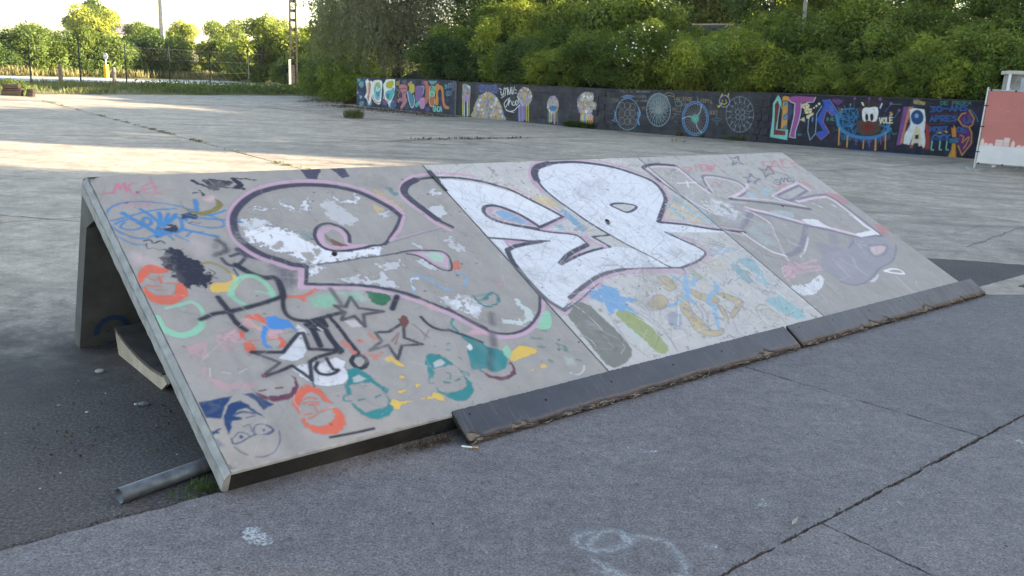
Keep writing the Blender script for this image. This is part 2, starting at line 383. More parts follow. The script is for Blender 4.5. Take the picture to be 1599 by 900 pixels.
class Canvas:
    def __init__(s, w, h, px, y0=0.0, seed=1):
        s.tint = np.array((0.92, 0.85, 0.79)); s.dull = 0.12; s.px, s.y0 = px, y0; s.W, s.H = int(round(w / px)) + 1, int(round(h / px)) + 1
        s.c = np.zeros((s.H, s.W, 4), np.float32)
        s.nx = smooth_noise(s.H, s.W, 0.022 / px, seed) + 0.6 * smooth_noise(s.H, s.W, 0.009 / px, seed + 1) - 0.8
        s.ny = smooth_noise(s.H, s.W, 0.022 / px, seed + 2) + 0.6 * smooth_noise(s.H, s.W, 0.009 / px, seed + 3) - 0.8
        s.wr = 0.45 * smooth_noise(s.H, s.W, 0.05 / px, seed + 4) + 0.35 * smooth_noise(s.H, s.W, 0.016 / px, seed + 5) + 0.2 * np.random.default_rng(seed).random((s.H, s.W))
        s.wr = (s.wr - s.wr.min()) / (s.wr.max() - s.wr.min())
    def op(s, kind, col, a, soft, jag, wear, sm, w, cl, pts):
        P = np.array(pts, float).reshape(-1, 2) / 1000.0
        soft, jag, w = max(soft / 1000, 1.3 * s.px), jag / 1000, w / 1000
        closed = bool(cl) or kind == 'f'
        if sm: P = catmull(P, closed)
        pad = (w / 2 if kind == 's' else 0) + soft + jag + 2 * s.px
        x0, y0 = P.min(0) - pad; x1, y1 = P.max(0) + pad
        i0, i1 = max(0, int(x0 / s.px)), min(s.W, int(x1 / s.px) + 2); j0, j1 = max(0, int((y0 - s.y0) / s.px)), min(s.H, int((y1 - s.y0) / s.px) + 2)
        if i1 <= i0 or j1 <= j0: return
        X = (np.arange(i0, i1) * s.px)[None] + s.nx[j0:j1, i0:i1] * jag * 2; Y = (np.arange(j0, j1) * s.px + s.y0)[:, None] + s.ny[j0:j1, i0:i1] * jag * 2
        D = np.full(X.shape, 1e9); ins = np.zeros(X.shape, bool)
        n = len(P)
        for i in range(n if closed else n - 1):
            p, q = P[i], P[(i + 1) % n]; d = q - p; L2 = d @ d + 1e-12
            t = np.clip(((X - p[0]) * d[0] + (Y - p[1]) * d[1]) / L2, 0, 1)
            D = np.minimum(D, (X - p[0] - t * d[0]) ** 2 + (Y - p[1] - t * d[1]) ** 2)
            if kind == 'f':
                cr = ((p[1] > Y) != (q[1] > Y)); ins ^= cr & (X < (q[0] - p[0]) * (Y - p[1]) / (q[1] - p[1] + 1e-12) + p[0])
        D = np.sqrt(D)
        sd = np.where(ins, -D, D) if kind == 'f' else D - w / 2
        al = np.clip(0.5 - sd / soft, 0, 1) * a
        if wear > 0: al = al * np.clip((s.wr[j0:j1, i0:i1] - wear) / 0.08 + 0.5, 0, 1)
        C = s.c[j0:j1, i0:i1]; rgb = np.array(srgb(col)) * s.tint; rgb = rgb * (1 - s.dull) + rgb.mean() * s.dull
        na = al + C[..., 3] * (1 - al)
        C[..., :3] = (rgb * al[..., None] + C[..., :3] * (C[..., 3] * (1 - al))[..., None]) / np.maximum(na, 1e-6)[..., None]
        C[..., 3] = na
    def run(s, text):
        for ln in text.strip().split('\n'):
            h, p = ln.split(':'); k, col, a, soft, jag, wear, sm, w, cl = h.split(' ')
            s.op(k, col, float(a), float(soft), float(jag), float(wear), int(sm), float(w), int(cl), [int(v) for v in p.split(',')])
        return s
    def sample(s, x, y):
        fx = np.clip(x / s.px, 0, s.W - 1.001); fy = np.clip((y - s.y0) / s.px, 0, s.H - 1.001)
        i, j = fx.astype(int), fy.astype(int); u, v = (fx - i)[..., None], (fy - j)[..., None]
        return (s.c[j, i] * (1 - u) + s.c[j, i + 1] * u) * (1 - v) + (s.c[j + 1, i] * (1 - u) + s.c[j + 1, i + 1] * u) * v

RAMP_ART = """f dfe4f0 .8 5 22 .3 0 0 0:725,1673,848,1645,903,1701,880,1634,810,1619
s 5f5c60 .44 3 22 .3 0 6 1:725,1673,848,1645,903,1701,880,1634,810,1619
f dfe4f0 .9 5 22 .3 0 0 0:926,1745,943,1697,975,1616,1042,1639,1099,1745,1090,1650,1034,1578,962,1586,925,1652
s 5f5c60 .5 3 22 .3 0 6 1:926,1745,943,1697,975,1616,1042,1639,1099,1745,1090,1650,1034,1578,962,1586,925,1652
f dfe4f0 .9 5 22 .3 0 0 0:1261,1772,1278,1679,1357,1672,1376,1753,1433,1698,1371,1637,1283,1646,1247,1699
s 5f5c60 .5 3 22 .3 0 6 1:1261,1772,1278,1679,1357,1672,1376,1753,1433,1698,1371,1637,1283,1646,1247,1699
f dfe4f0 .45 5 22 .3 0 0 0:1156,1675,1239,1683,1253,1585,1296,1549,1305,1484,1247,1429,1191,1437,1147,1488,1126,1568
s 5f5c60 .25 3 22 .3 0 6 1:1156,1675,1239,1683,1253,1585,1296,1549,1305,1484,1247,1429,1191,1437,1147,1488,1126,1568
f dfe4f0 .8 5 22 .3 0 0 0:1903,1733,1982,1745,1982,1664,1927,1633
s 5f5c60 .44 3 22 .3 0 7 1:1903,1733,1982,1745,1982,1664,1927,1633
f dfe4f0 .6 5 22 .3 0 0 0:1770,1545,1921,1564,1917,1478,1835,1421,1766,1479
s 5f5c60 .33 3 22 .3 0 7 1:1770,1545,1921,1564,1917,1478,1835,1421,1766,1479
f dfe4f0 .7 5 22 .3 0 0 0:621,1538,728,1568,804,1515,677,1459,628,1466
s 5f5c60 .39 3 22 .3 0 5 1:621,1538,728,1568,804,1515,677,1459,628,1466
f dfe4f0 .9 5 22 .3 0 0 0:824,1108,918,1118,879,1072,787,1023
s 5f5c60 .5 3 22 .3 0 5 1:824,1108,918,1118,879,1072,787,1023
f dfe4f0 .5 5 22 .3 0 0 0:1721,1289,1727,1225,1808,1245,1773,1171,1846,1160,1829,1116,1738,1115,1720,1194
s 5f5c60 .28 3 22 .3 0 6 1:1721,1289,1727,1225,1808,1245,1773,1171,1846,1160,1829,1116,1738,1115,1720,1194
f dfe4f0 .6 5 22 .3 0 0 0:1195,1113,1253,1075,1374,1113,1356,1044,1280,1015,1215,1040
s 5f5c60 .33 3 22 .3 0 6 1:1195,1113,1253,1075,1374,1113,1356,1044,1280,1015,1215,1040
f dfe4f0 .6 5 22 .3 0 0 0:927,1023,1033,1017,1134,959,1211,1013,1243,858,1115,922,1020,953
s 5f5c60 .33 3 22 .3 0 5 1:927,1023,1033,1017,1134,959,1211,1013,1243,858,1115,922,1020,953
f dfe4f0 .6 5 22 .3 0 0 0:1459,1099,1512,1046,1565,958,1460,1012
s 5f5c60 .33 3 22 .3 0 6 1:1459,1099,1512,1046,1565,958,1460,1012
f dfe4f0 .5 5 22 .3 0 0 0:1443,1532,1553,1536,1530,1473,1459,1482
s 5f5c60 .28 3 22 .3 0 6 1:1443,1532,1553,1536,1530,1473,1459,1482
f dfe4f0 .5 5 22 .3 0 0 0:1516,1255,1539,1221,1577,1140,1515,1179
s 5f5c60 .28 3 22 .3 0 6 1:1516,1255,1539,1221,1577,1140,1515,1179
f e6e9f4 1 5 20 .26 0 0 0:618,1439,768,1491,843,1437,917,1398,944,1294,994,1244,1092,1212,1327,1223,1277,1157,1039,1142,890,1137,809,1191,757,1253,692,1304,636,1354
s 55525a .5 3 20 .3 0 5 1:618,1439,768,1491,843,1437,917,1398,944,1294,994,1244,1092,1212,1327,1223,1277,1157,1039,1142,890,1137,809,1191,757,1253,692,1304,636,1354
f a49c98 .9 5 10 .1 0 0 0:714,1315,776,1361,804,1343,743,1283
f a49c98 .9 5 10 .1 0 0 0:847,1239,903,1244,908,1174,844,1171
f a49c98 .9 5 10 .1 0 0 0:926,1255,966,1263,951,1209,911,1201
f a49c98 .9 5 10 .1 0 0 0:880,1418,929,1426,957,1364,950,1307,902,1343
f dfe4f0 .5 5 20 .4 0 0 0:1429,768,1566,754,1667,665,1578,577,1483,624,1402,707
f dfe4f0 .8 5 20 .35 0 0 0:1475,759,1561,714,1608,624,1535,560,1456,630
f cfe0e2 .75 5 14 .3 0 0 0:1839,672,1881,635,1909,532,1857,476,1770,449,1660,494,1674,530,1798,489,1850,545
s 86aacb .8 5 1 .35 1 27 0:1307,832,1342,920,1410,943,1449,887,1484,825,1542,800,1622,826,1672,888,1648,936
s dfe6ee .8 5 1 .4 1 18 0:1313,844,1337,921,1381,927
f d2b05c .65 5 15 .3 0 0 0:1537,1773,1570,1753,1602,1648,1660,1591,1625,1528,1568,1584,1538,1671
f d8bc70 .6 5 12 .06 0 0 0:1472,1627,1510,1557,1425,1518
f 3f8a90 .85 5 10 .06 0 0 0:1636,1783,1669,1771,1693,1690,1645,1686
f 3f8a90 .45 5 14 .3 0 0 0:872,1419,929,1426,987,1389,962,1334,908,1356
f 4b4762 1 5 3 .06 0 0 0:1179,2007,1314,2008,1238,1900,1181,1908
f 4b4762 1 5 3 .06 0 0 0:1373,2010,1467,2004,1463,1919,1404,1897,1391,1959
s 6a6672 1 5 1 .05 1 11 0:1308,1861,1359,1848
s a5a39f .7 5 1 .05 1 8 0:1470,1901,1578,1897,1689,1894
f cf6a4a .9 5 8 .06 1 0 0:1701,985,1686,967,1668,955,1650,950,1638,955,1633,968,1637,986,1648,1005,1666,1021,1684,1030,1700,1030,1709,1020,1709,1004
f c58f92 .5 5 18 .4 0 0 0:1814,833,1893,848,1907,802,1821,760,1798,793
f c09a98 .5 5 14 .4 0 0 0:1826,1040,1888,1029,1841,976,1800,983
f 5d9a92 .7 5 10 .4 0 0 0:1614,731,1717,738,1757,716,1692,701
s 2f7f84 .9 5 6 .3 1 18 0:1624,729,1629,687,1692,701,1736,734,1767,714,1735,651,1658,633,1621,675
s d2698c .7 5 1 .05 1 11 0:8,1860,26,1854
s d2698c .85 5 1 .05 0 14 0:59,1857,108,1857,144,1938,148,1888,180,1939,171,1860
s d2698c .8 5 1 .05 1 10 0:243,1928,214,1937,189,1899,189,1847,212,1833,244,1871
s d2698c .7 5 1 .05 0 10 0:313,1930,263,1911,256,1852,297,1831
s d2698c .7 5 1 .05 1 9 0:256,1879,349,1895
s d2698c .7 5 1 .05 1 11 0:318,1983,316,1907,313,1839,325,1826
s b79a98 .6 5 1 .05 1 9 0:330,1846,366,1861,414,1857
s d2698c .45 5 1 .05 0 9 0:90,1737,133,1785,141,1732,177,1780,181,1733,228,1768,231,1725,265,1776,290,1736
s d2698c .35 5 1 .05 1 8 0:153,1776,307,1772
f e3bcc8 .6 30 3 .06 0 0 0:522,1769,585,1790,591,1747,536,1722
f e0bcc8 .5 50 3 .06 0 0 0:60,1363,114,1329,138,1263,94,1259,50,1278
f c9b5c0 .35 60 3 .06 0 0 0:338,1424,404,1388,393,1310,336,1281,320,1348
s 2b2b3d 1 5 6 .15 0 25 0:525,1940,554,1900,596,1859
s 2b2b3d 1 5 6 .15 0 34 0:594,1928,619,1851
s 2b2b3d 1 5 6 .15 0 23 0:621,1942,720,1909
s 2b2b3d 1 5 6 .15 0 40 0:638,1928,647,1880,713,1903
s 2b2b3d 1 5 6 .15 0 14 0:635,1872,778,1835
s 2b2b3d 1 5 6 .15 0 31 0:749,1939,776,1878,738,1851
s 2b2b3d 1 5 6 .15 0 12 0:750,1942,817,1937,874,1917
s 2b2b3d 1 5 6 .15 0 7 0:486,1823,520,1829
s 2b2b3d 1 5 6 .15 0 9 0:535,1843,538,1797
s 2b2b3d 1 5 6 .15 0 7 0:785,1812,803,1807
s 3c86c6 1 5 2 .05 1 11 0:436,1672,384,1712,300,1749,206,1773,120,1765,59,1730,23,1672,17,1619,39,1544,87,1486,140,1465,189,1482,235,1511
s 3c86c6 1 5 2 .05 1 12 0:-14,1603,9,1618,118,1648,185,1674,283,1691,361,1690
s 3c86c6 1 5 2 .05 1 11 0:437,1674,502,1624,550,1561,547,1519,502,1506,435,1525,377,1568
s 3c86c6 1 5 2 .05 1 14 0:375,1585,407,1609,490,1590,564,1565,648,1535
s 3c86c6 1 5 2 .05 1 8 0:27,1500,73,1436,133,1411
s 3c86c6 1 5 2 .05 1 26 0:103,1681,134,1625,175,1560,213,1488
s 3c86c6 1 5 2 .05 1 13 0:45,1596,96,1623,146,1617,166,1581,149,1549,103,1541,62,1565,87,1604
s 3c86c6 1 5 2 .05 1 18 0:192,1632,173,1600,180,1572,202,1576,215,1609,203,1631
s 3c86c6 1 5 2 .05 1 20 0:192,1704,232,1627,246,1571
s 3c86c6 1 5 2 .05 1 22 0:271,1664,251,1584,212,1508
s 3c86c6 1 5 2 .05 1 20 0:310,1653,258,1556,283,1580,347,1645
s 3c86c6 1 5 2 .05 1 16 0:294,1578,343,1621,351,1571,337,1511
s 3c86c6 1 5 2 .05 1 18 0:334,1519,389,1484,483,1430
s 3c86c6 1 5 2 .05 1 10 0:335,1451,374,1486,429,1479
s 3c86c6 1 5 2 .05 1 10 0:268,1434,251,1489
s 3c86c6 1 5 2 .05 1 26 0:480,1755,460,1672
s 3c86c6 1 5 2 .05 1 10 0:291,1470,334,1416
s 3c86c6 1 5 2 .05 1 15 0:417,1662,499,1617,603,1649
s 3c86c6 1 5 2 .05 1 22 0:200,1470,253,1496,327,1509
f 3c86c6 1 5 3 .06 0 0 0:186,1472,234,1532,259,1515,337,1515,312,1488,232,1476,203,1454
f 26466f 1 5 8 .06 0 0 0:365,1640,414,1655,454,1615,436,1586,390,1606,356,1587
f 2f3650 1 5 18 .35 0 0 0:234,1518,290,1565,320,1561,323,1520,270,1500
s 2c3a55 1 5 1 .05 1 9 0:134,1447,164,1449,171,1422,205,1436,221,1415
s 2c3a55 1 5 1 .05 1 6 0:130,1383,160,1385,184,1366,212,1371
s 2c3a55 1 5 1 .05 1 6 0:139,1426,130,1383
s 444a58 1 5 1 .05 1 5 0:383,1560,403,1572,421,1556,442,1557
f 878038 1 5 3 .06 1 0 0:401,1758,405,1714,416,1684,433,1663,471,1653,515,1663,552,1684,578,1711,583,1760,599,1746,604,1693,552,1647,502,1624,460,1623,428,1647,404,1685
f 2b2b3d 1 5 14 .05 0 0 0:219,1373,259,1370,289,1346,293,1300,323,1264,338,1217,329,1169,354,1121,329,1095,310,1051,280,1051,264,1089,224,1056,197,1073,198,1132,178,1159,195,1192,165,1234,155,1298,184,1318
s 2b2b3d .16 60 6 .1 1 44 0:473,1404,490,1362,480,1310,425,1290
s 2b2b3d .75 22 6 .05 1 30 0:473,1404,490,1362,480,1310,425,1290
f 6a6872 .5 14 3 .06 1 0 0:464,1359,457,1345,448,1335,438,1331,430,1334,426,1343,426,1357,431,1371,440,1384,450,1391,459,1391,465,1385,467,1373
s 454257 .16 60 6 .1 1 34 0:441,1257,451,1211,492,1191,553,1246,541,1280,489,1269
s 454257 1 8 1 .05 1 20 0:441,1257,451,1211,492,1191,553,1246,541,1280,489,1269
s 454257 .16 60 6 .1 1 51 0:546,1313,569,1267,625,1231
s 454257 1 14 1 .05 1 37 0:546,1313,569,1267,625,1231
s 2b2b3d .16 60 6 .1 1 49 0:490,1198,531,1127,585,1079,631,1071,642,1018,621,929
s 2b2b3d 1 10 1 .05 1 35 0:490,1198,531,1127,585,1079,631,1071,642,1018,621,929
f 5a5868 .75 60 14 .2 0 0 0:649,1177,760,1119,742,1018,678,967,649,1036
s 26466f 1 5 1 .05 1 10 0:468,1170,470,1112
f df6444 1 5 5 .12 1 0 0:27,1187,60,1240,95,1264,134,1252,170,1227,172,1199,130,1189,95,1204,59,1175,39,1143,24,1152
f df6444 1 5 5 .12 1 0 0:18,1084,38,1117,45,1088,65,1046,111,1037,149,1047,181,1105,206,1100,210,1047,185,1005,134,976,91,972,51,998,24,1043
s df6444 1 5 3 .05 1 9 0:56,1120,103,1102
s df6444 1 5 3 .05 1 9 0:135,1115,178,1111
s df6444 1 5 2 .05 1 11 0:118,1173,118,1123
s df6444 1 5 2 .05 1 7 0:70,1179,97,1150,139,1172
s df6444 1 5 2 .05 1 7 0:105,1226,142,1228,165,1210
s df6444 1 5 2 .05 1 6 0:72,1079,123,1075
s 98904a 1 5 1 .05 1 15 0:335,1233,375,1236,415,1198,437,1150,444,1101
f e2b94a 1 5 3 .06 1 0 0:442,1142,460,1096,436,1039,394,1011,334,1013,308,1033,325,1072,359,1084,411,1080,438,1100
s 555555 1 5 1 .05 1 6 0:356,1183,373,1155,351,1134,369,1112
s 8ed2b0 .9 14 1 .05 1 29 0:383,983,424,1051,482,1102,537,1100,568,1057,580,986,573,927
s 8ed2b0 .85 12 1 .05 1 24 0:390,1000,393,957,421,910
s 8ed2b0 .6 14 1 .05 1 13 0:509,988,549,968,584,937
s 8ed2b0 .95 10 1 .05 1 36 0:28,899,27,840,50,798,88,768,137,773,176,796
s 8ed2b0 .8 12 1 .05 1 19 0:176,796,215,863,224,929,202,970,158,965,85,952
f 8ed2b0 .6 20 3 .06 1 0 0:211,815,205,803,196,795,187,792,180,795,175,804,175,816,180,829,187,839,196,845,205,844,211,838,213,827
s 8ed2b0 .5 5 1 .05 1 7 0:129,960,161,931,132,926
f cd9aa6 .7 16 8 .3 0 0 0:230,751,329,755,327,674,265,662,213,691
f cd9aa6 .55 16 8 .3 0 0 0:85,696,176,705,151,603,78,617
f cd9aa6 .6 16 8 .3 0 0 0:110,515,116,455,146,409,205,387,278,401,295,435,254,427,189,435,137,478
f cd9aa6 .35 16 8 .3 0 0 0:199,673,271,677,292,619,195,623
f cd9aa6 .6 16 8 .3 0 0 0:104,556,124,555,107,516,94,517
s d8d4da .7 5 1 .05 1 6 0:170,513,205,497
s d8d4da .7 5 1 .05 1 6 0:237,491,277,505
s d8d4da .7 5 1 .05 1 6 0:135,547,122,502
s c9a6bd 1 5 1 .05 1 35 0:1610,1510,1590,1598,1531,1700,1447,1795,1325,1857,1191,1885,1060,1886,931,1862,814,1813,710,1731,630,1639,583,1540,559,1417,578,1322,629,1231,693,1177
s c9a6bd 1 5 1 .05 0 34 0:696,1169,747,1128,793,1116,764,1040,729,973
s c9a6bd 1 5 1 .05 1 27 0:731,975,887,940,1016,912,1127,863,1218,806,1294,739,1385,642,1457,550,1520,460
s c9a6bd .95 5 1 .05 1 31 0:1399,653,1435,580,1483,496,1529,436,1593,399,1676,388,1773,407,1872,457,1964,529,2053,642
s 454257 .16 60 6 .1 1 53 0:1579,1484,1559,1568,1502,1666,1421,1758,1303,1819,1173,1846,1046,1848,922,1826,811,1780,714,1704,643,1622,604,1540,581,1430,599,1345,648,1257,711,1204,760,1159,813,1136
s 454257 1 8 1 .05 1 39 0:1579,1484,1559,1568,1502,1666,1421,1758,1303,1819,1173,1846,1046,1848,922,1826,811,1780,714,1704,643,1622,604,1540,581,1430,599,1345,648,1257,711,1204,760,1159,813,1136
s 454257 1 5 1 .05 0 21 0:813,1136,831,1126,767,995,868,972,997,945,1108,908,1183,872,1254,826,1306,779
s 454257 1 5 1 .05 1 19 0:766,995,900,966,1031,938,1144,888,1237,830,1315,761,1406,664,1480,570,1543,479
s 454257 1 5 1 .05 1 18 0:1420,670,1456,597,1505,513,1549,455,1609,421,1687,410,1776,428,1866,474,1948,538,2032,647
s c9a6bd 1 5 1 .05 1 43 0:1077,1421,1022,1384,999,1315,1018,1255,1091,1251,1231,1240
s c9a6bd 1 5 1 .05 1 30 0:1080,1428,1131,1414,1154,1351,1134,1280
f 7d5148 1 5 3 .06 1 0 0:1056,1335,1093,1294,1133,1259,1062,1269,1046,1293
f 77754a .8 5 3 .06 0 0 0:1046,1396,1053,1350,1046,1293,1032,1324
s 454257 1 5 1 .05 1 21 0:1153,1289,1180,1363,1166,1425,1117,1466,1056,1458,1008,1415,977,1347,981,1274,1025,1231,1095,1220,1194,1225,1259,1237,1341,1240,1399,1287,1509,1396,1579,1481
s c9a6bd .9 5 1 .05 0 22 0:1603,1478,1513,1364,1395,1265
s 454257 .85 5 1 .3 1 13 0:893,1133,1017,1135,1134,1144,1261,1145,1376,1153
s 8d8793 .9 5 1 .05 1 9 0:1370,1246,1570,1294,1797,1340
s c9a6bd .5 5 1 .05 1 13 0:1399,1272,1578,1308,1765,1344
f c9a6bd 1 5 3 .06 0 0 0:1455,1147,1576,1137,1669,1110,1657,1052,1609,974,1564,1009,1518,1075
f a9cdbb 1 5 8 .06 0 0 0:1526,1125,1619,1118,1647,1083,1609,1030,1558,1053
s 454257 1 5 1 .05 1 13 0:1376,1153,1464,1163,1572,1148,1655,1124,1671,1065,1624,966,1572,969,1531,1026,1494,1105,1430,1140
f 1d1d22 1 5 3 .06 1 0 0:1037,1202,1030,1192,1022,1185,1014,1182,1007,1185,1004,1192,1005,1202,1010,1212,1018,1221,1027,1226,1035,1226,1039,1222,1040,1213
f dfe4f0 1 5 3 .16 0 0 0:2034,1842,2169,1827,2311,1787,2430,1726,2538,1646,2619,1529,2691,1437,2743,1339,2503,1261,2435,1387,2357,1464,2283,1508,2214,1501,2173,1449,2196,1381,2281,1318,2467,1213,2634,1164,2716,1127,2729,1038,2604,989,2387,884,2598,948,2889,988,3047,947,3304,692,3054,725,2789,759,2553,728,2360,656,2242,605,2115,523,2041,645,2038,837,2069,1016,2043,1209
f dfe4f0 1 5 3 .16 0 0 0:2894,1861,2974,1930,3113,1971,3324,1975,3502,1951,3699,1881,3867,1771,3953,1668,3934,1544,3855,1426,3720,1315,3546,1185,3776,1123,3958,1054,4093,1006,4236,962,3521,1058,3637,885,3664,812,3602,761,3488,726,3304,692,3168,779,3054,972,2921,1253,2846,1525,2834,1663
f b9b6c4 .4 60 20 .4 0 0 0:3180,1717,3396,1764,3499,1671,3319,1540,3125,1498,3086,1582
f b9b6c4 .4 50 20 .4 0 0 0:2176,1063,2322,1090,2225,975,2136,973
f c7c3c6 1 5 3 .06 0 0 0:3275,1423,3388,1432,3499,1390,3350,1326
f c9a6bd 1 5 3 .06 0 0 0:2125,1168,2335,1124,2119,1087
s c9a6bd 1 5 1 .05 1 31 0:1828,1307,1770,1395,1739,1500,1707,1606,1707,1711,1794,1826,1914,1890,2051,1905,2212,1894,2360,1854
s c9a6bd 1 5 1 .05 1 25 0:2573,1695,2665,1572,2737,1460,2787,1339
s 454257 1 5 1 .05 1 50 0:1802,1424,1772,1528,1741,1634,1738,1721,1797,1796,1898,1848
s 454257 1 5 1 .05 1 26 0:1898,1848,2027,1861,2183,1850,2327,1811,2446,1750,2551,1664,2630,1543,2695,1442,2754,1334
s 454257 1 5 1 .05 1 27 0:1860,1338,1802,1424,1772,1528
s 454257 1 5 1 .05 0 30 0:2754,1334,2490,1253
s c9a6bd 1 5 1 .05 0 21 0:2776,1326,2485,1228
s c9a6bd 1 5 1 .05 1 32 0:2266,1483,2219,1462,2228,1391,2325,1344,2434,1295
f 7fb0d8 1 5 3 .06 1 0 0:2261,1448,2351,1456,2402,1379,2422,1297,2343,1333,2276,1385
s c9a6bd 1 5 1 .05 1 21 0:2295,1489,2364,1437,2427,1340,2453,1284
s 454257 1 5 1 .05 1 29 0:2490,1253,2435,1387,2363,1473,2300,1515,2220,1511,2173,1449,2194,1377,2278,1315,2377,1271,2478,1237
s c9a6bd 1 5 1 .05 1 21 0:2482,1233,2586,1192,2723,1152,2760,1042
s 454257 1 5 1 .05 1 18 0:2373,1265,2522,1197,2647,1163,2716,1127,2732,1034
s c9a6bd 1 5 1 .05 0 26 0:2732,1025,2574,968,2453,918
s 454257 1 5 1 .05 1 37 0:2716,1031,2520,968,2383,893
s 454257 1 5 1 .05 1 21 0:2387,884,2442,904,2598,948,2747,975,2889,988
s c9a6bd 1 5 1 .05 0 39 0:2774,1110,2799,1036,2850,994
s 454257 1 5 1 .05 0 20 0:2889,988,2828,1102,2987,1102
s 454257 1 5 1 .05 0 19 0:2040,1204,2176,1169,2335,1124,2457,1112
s 454257 1 5 1 .05 1 33 0:2394,1116,2204,1102,2098,1075
s 454257 1 5 1 .05 1 38 0:2093,1067,2061,970,2048,850,2046,717,2053,614
s c9a6bd 1 5 1 .05 0 27 0:2046,644,2057,557,2088,473,2214,524,2363,581,2542,668
s 454257 1 5 1 .05 0 30 0:2039,675,2065,583,2105,507,2223,551,2362,611,2524,687
s c9a6bd 1 5 1 .05 1 33 0:2220,568,2356,628,2542,697,2664,719,2790,724,3024,694,3266,653
s 454257 1 5 1 .05 1 30 0:2221,595,2360,656,2553,728,2684,753,2818,759
s 454257 1 5 1 .05 1 18 0:2818,759,3057,729,3301,689
s c9a6bd 1 5 1 .05 1 42 0:2785,1630,2800,1751,2860,1868,2990,1978,3149,2025,3370,2033
s c9a6bd 1 5 1 .05 1 30 0:3359,2020,3541,1993,3745,1925,3911,1806,3998,1697,3979,1562,3890,1425,3737,1302,3561,1171
s 454257 1 5 1 .05 1 56 0:2846,1773,2891,1862,2979,1936,3116,1975
s 454257 1 5 1 .05 1 36 0:3116,1975,3329,1982,3505,1955,3705,1887,3867,1771,3951,1666,3934,1544,3859,1426,3720,1315,3546,1185
s 454257 1 5 1 .05 1 23 0:2987,1102,2921,1253,2884,1388,2846,1525,2831,1660,2846,1773
s 454257 1 5 1 .05 1 17 0:2987,1102,3054,972,3148,825,3205,721,3301,689
s c9a6bd 1 5 1 .05 1 23 0:3573,1172,3638,1204
s 454257 1 5 1 .05 0 27 0:3540,1182,3761,1125,3954,1050,4093,1006,4300,957
s c9a6bd 1 5 1 .05 0 22 0:3630,1204,3839,1149,4023,1079,4269,990
s 454257 1 5 1 .05 1 23 0:3507,1060,3563,981,3637,885,3667,806,3602,761,3485,723,3304,692
s c9a6bd 1 5 1 .05 1 26 0:3594,995,3677,907,3697,801,3607,742,3471,693,3348,670
s c9a6bd 1 5 1 .05 0 30 0:2817,726,2962,724,3140,686,3270,658,3274,606
s 454257 1 5 1 .05 0 15 0:3304,692,3295,659
s 454257 1 5 1 .05 1 22 1:3275,1423,3388,1432,3498,1388,3442,1346,3349,1324,3301,1371
f 3a3a3a 1 5 3 .06 0 0 0:3076,1262,3114,1238,3068,1203,3050,1218
s 9b97a2 .9 5 1 .05 1 9 0:3502,1055,3785,892,4072,752
f 79b0d6 .9 5 8 .2 0 0 0:2777,1418,2841,1408,2853,1170,2774,1163,2776,1289
f d6bd7c .8 5 6 .2 0 0 0:2656,1597,2796,1555,2804,1434,2682,1500
f 8fb7cf .8 5 3 .06 0 0 0:2615,1255,2672,1266,2674,1198,2611,1206
f b9a994 .6 5 6 .06 0 0 0:2828,1264,2906,1163,2807,1150
f cdbb92 .6 5 6 .3 0 0 0:3791,1370,4037,1452,4149,1268,4052,1072,3894,1132,3663,1220
s 8fc0dc .9 5 6 .25 1 41 0:3966,1437,4008,1242,4011,1138
s 8fc0dc .9 5 6 .25 1 40 0:3824,1366,3819,1182
s 8fc0dc .9 5 6 .25 1 42 0:4054,1450,4107,1337,4071,1090
f 6c7166 1 5 4 .06 0 0 0:2099,464,2193,528,2272,548,2311,503,2315,402,2330,287,2324,193,2311,129,2262,76,2174,41,2094,33,2062,64,2065,152,2076,279
s a7a99c .7 5 1 .05 1 6 0:2238,356,2250,326
s a7a99c .7 5 1 .05 1 6 0:2207,268,2219,232
s a7a99c .7 5 1 .05 1 6 0:2200,210,2205,166
s a7a99c .7 5 1 .05 1 6 0:2180,390,2204,316
f 62a4da 1 5 12 .2 0 0 0:2384,606,2531,654,2625,605,2579,538,2682,483,2568,465,2592,356,2523,400,2445,432,2380,402,2421,495,2364,551
f b9cdd0 .6 5 14 .35 0 0 0:2434,419,2546,425,2615,264,2616,122,2573,51,2465,37,2389,137,2384,289
f 97a655 1 5 9 .2 1 0 0:2445,417,2523,415,2575,338,2582,257,2583,158,2551,56,2470,56,2452,135,2439,248,2425,350
s a290a0 .7 5 1 .05 1 11 0:2562,496,2603,368,2638,216,2628,106,2606,42
s a290a0 .7 5 1 .05 1 11 0:2379,417,2351,296,2335,177,2371,48
f bfa866 .85 5 6 .25 1 0 0:3002,445,3078,429,3046,365,2996,283,3012,211,2991,148,3043,112,3111,121,3072,85,3002,74,2917,100,2882,162,2911,244,2932,331
s 878492 .8 5 1 .3 1 9 1:3002,445,3078,429,3046,365,2996,283,3012,211,2991,148,3043,112,3111,121,3072,85,3002,74,2917,100,2882,162,2911,244,2932,331
f bfa866 .85 5 6 .25 1 0 0:3367,408,3458,378,3509,299,3415,240,3269,177,3292,218,3419,287,3383,356
s 878492 .8 5 1 .3 1 10 1:3367,408,3458,378,3509,299,3415,240,3269,177,3292,218,3419,287,3383,356
f bfa866 .85 5 6 .25 1 0 0:2725,431,2871,494,2917,450,2851,382,2751,381
s 878492 .8 5 1 .3 1 9 1:2725,431,2871,494,2917,450,2851,382,2751,381
f bfa866 .85 5 6 .25 1 0 0:2998,627,3097,634,3092,535,2985,508
s 878492 .8 5 1 .3 1 10 1:2998,627,3097,634,3092,535,2985,508
f bfa866 .85 5 6 .25 1 0 0:3269,318,3285,267,3209,155,3212,201
s 878492 .8 5 1 .3 1 10 1:3269,318,3285,267,3209,155,3212,201
f bfa866 .85 5 6 .25 1 0 0:3179,494,3246,432,3334,378,3279,328,3183,372,3147,440
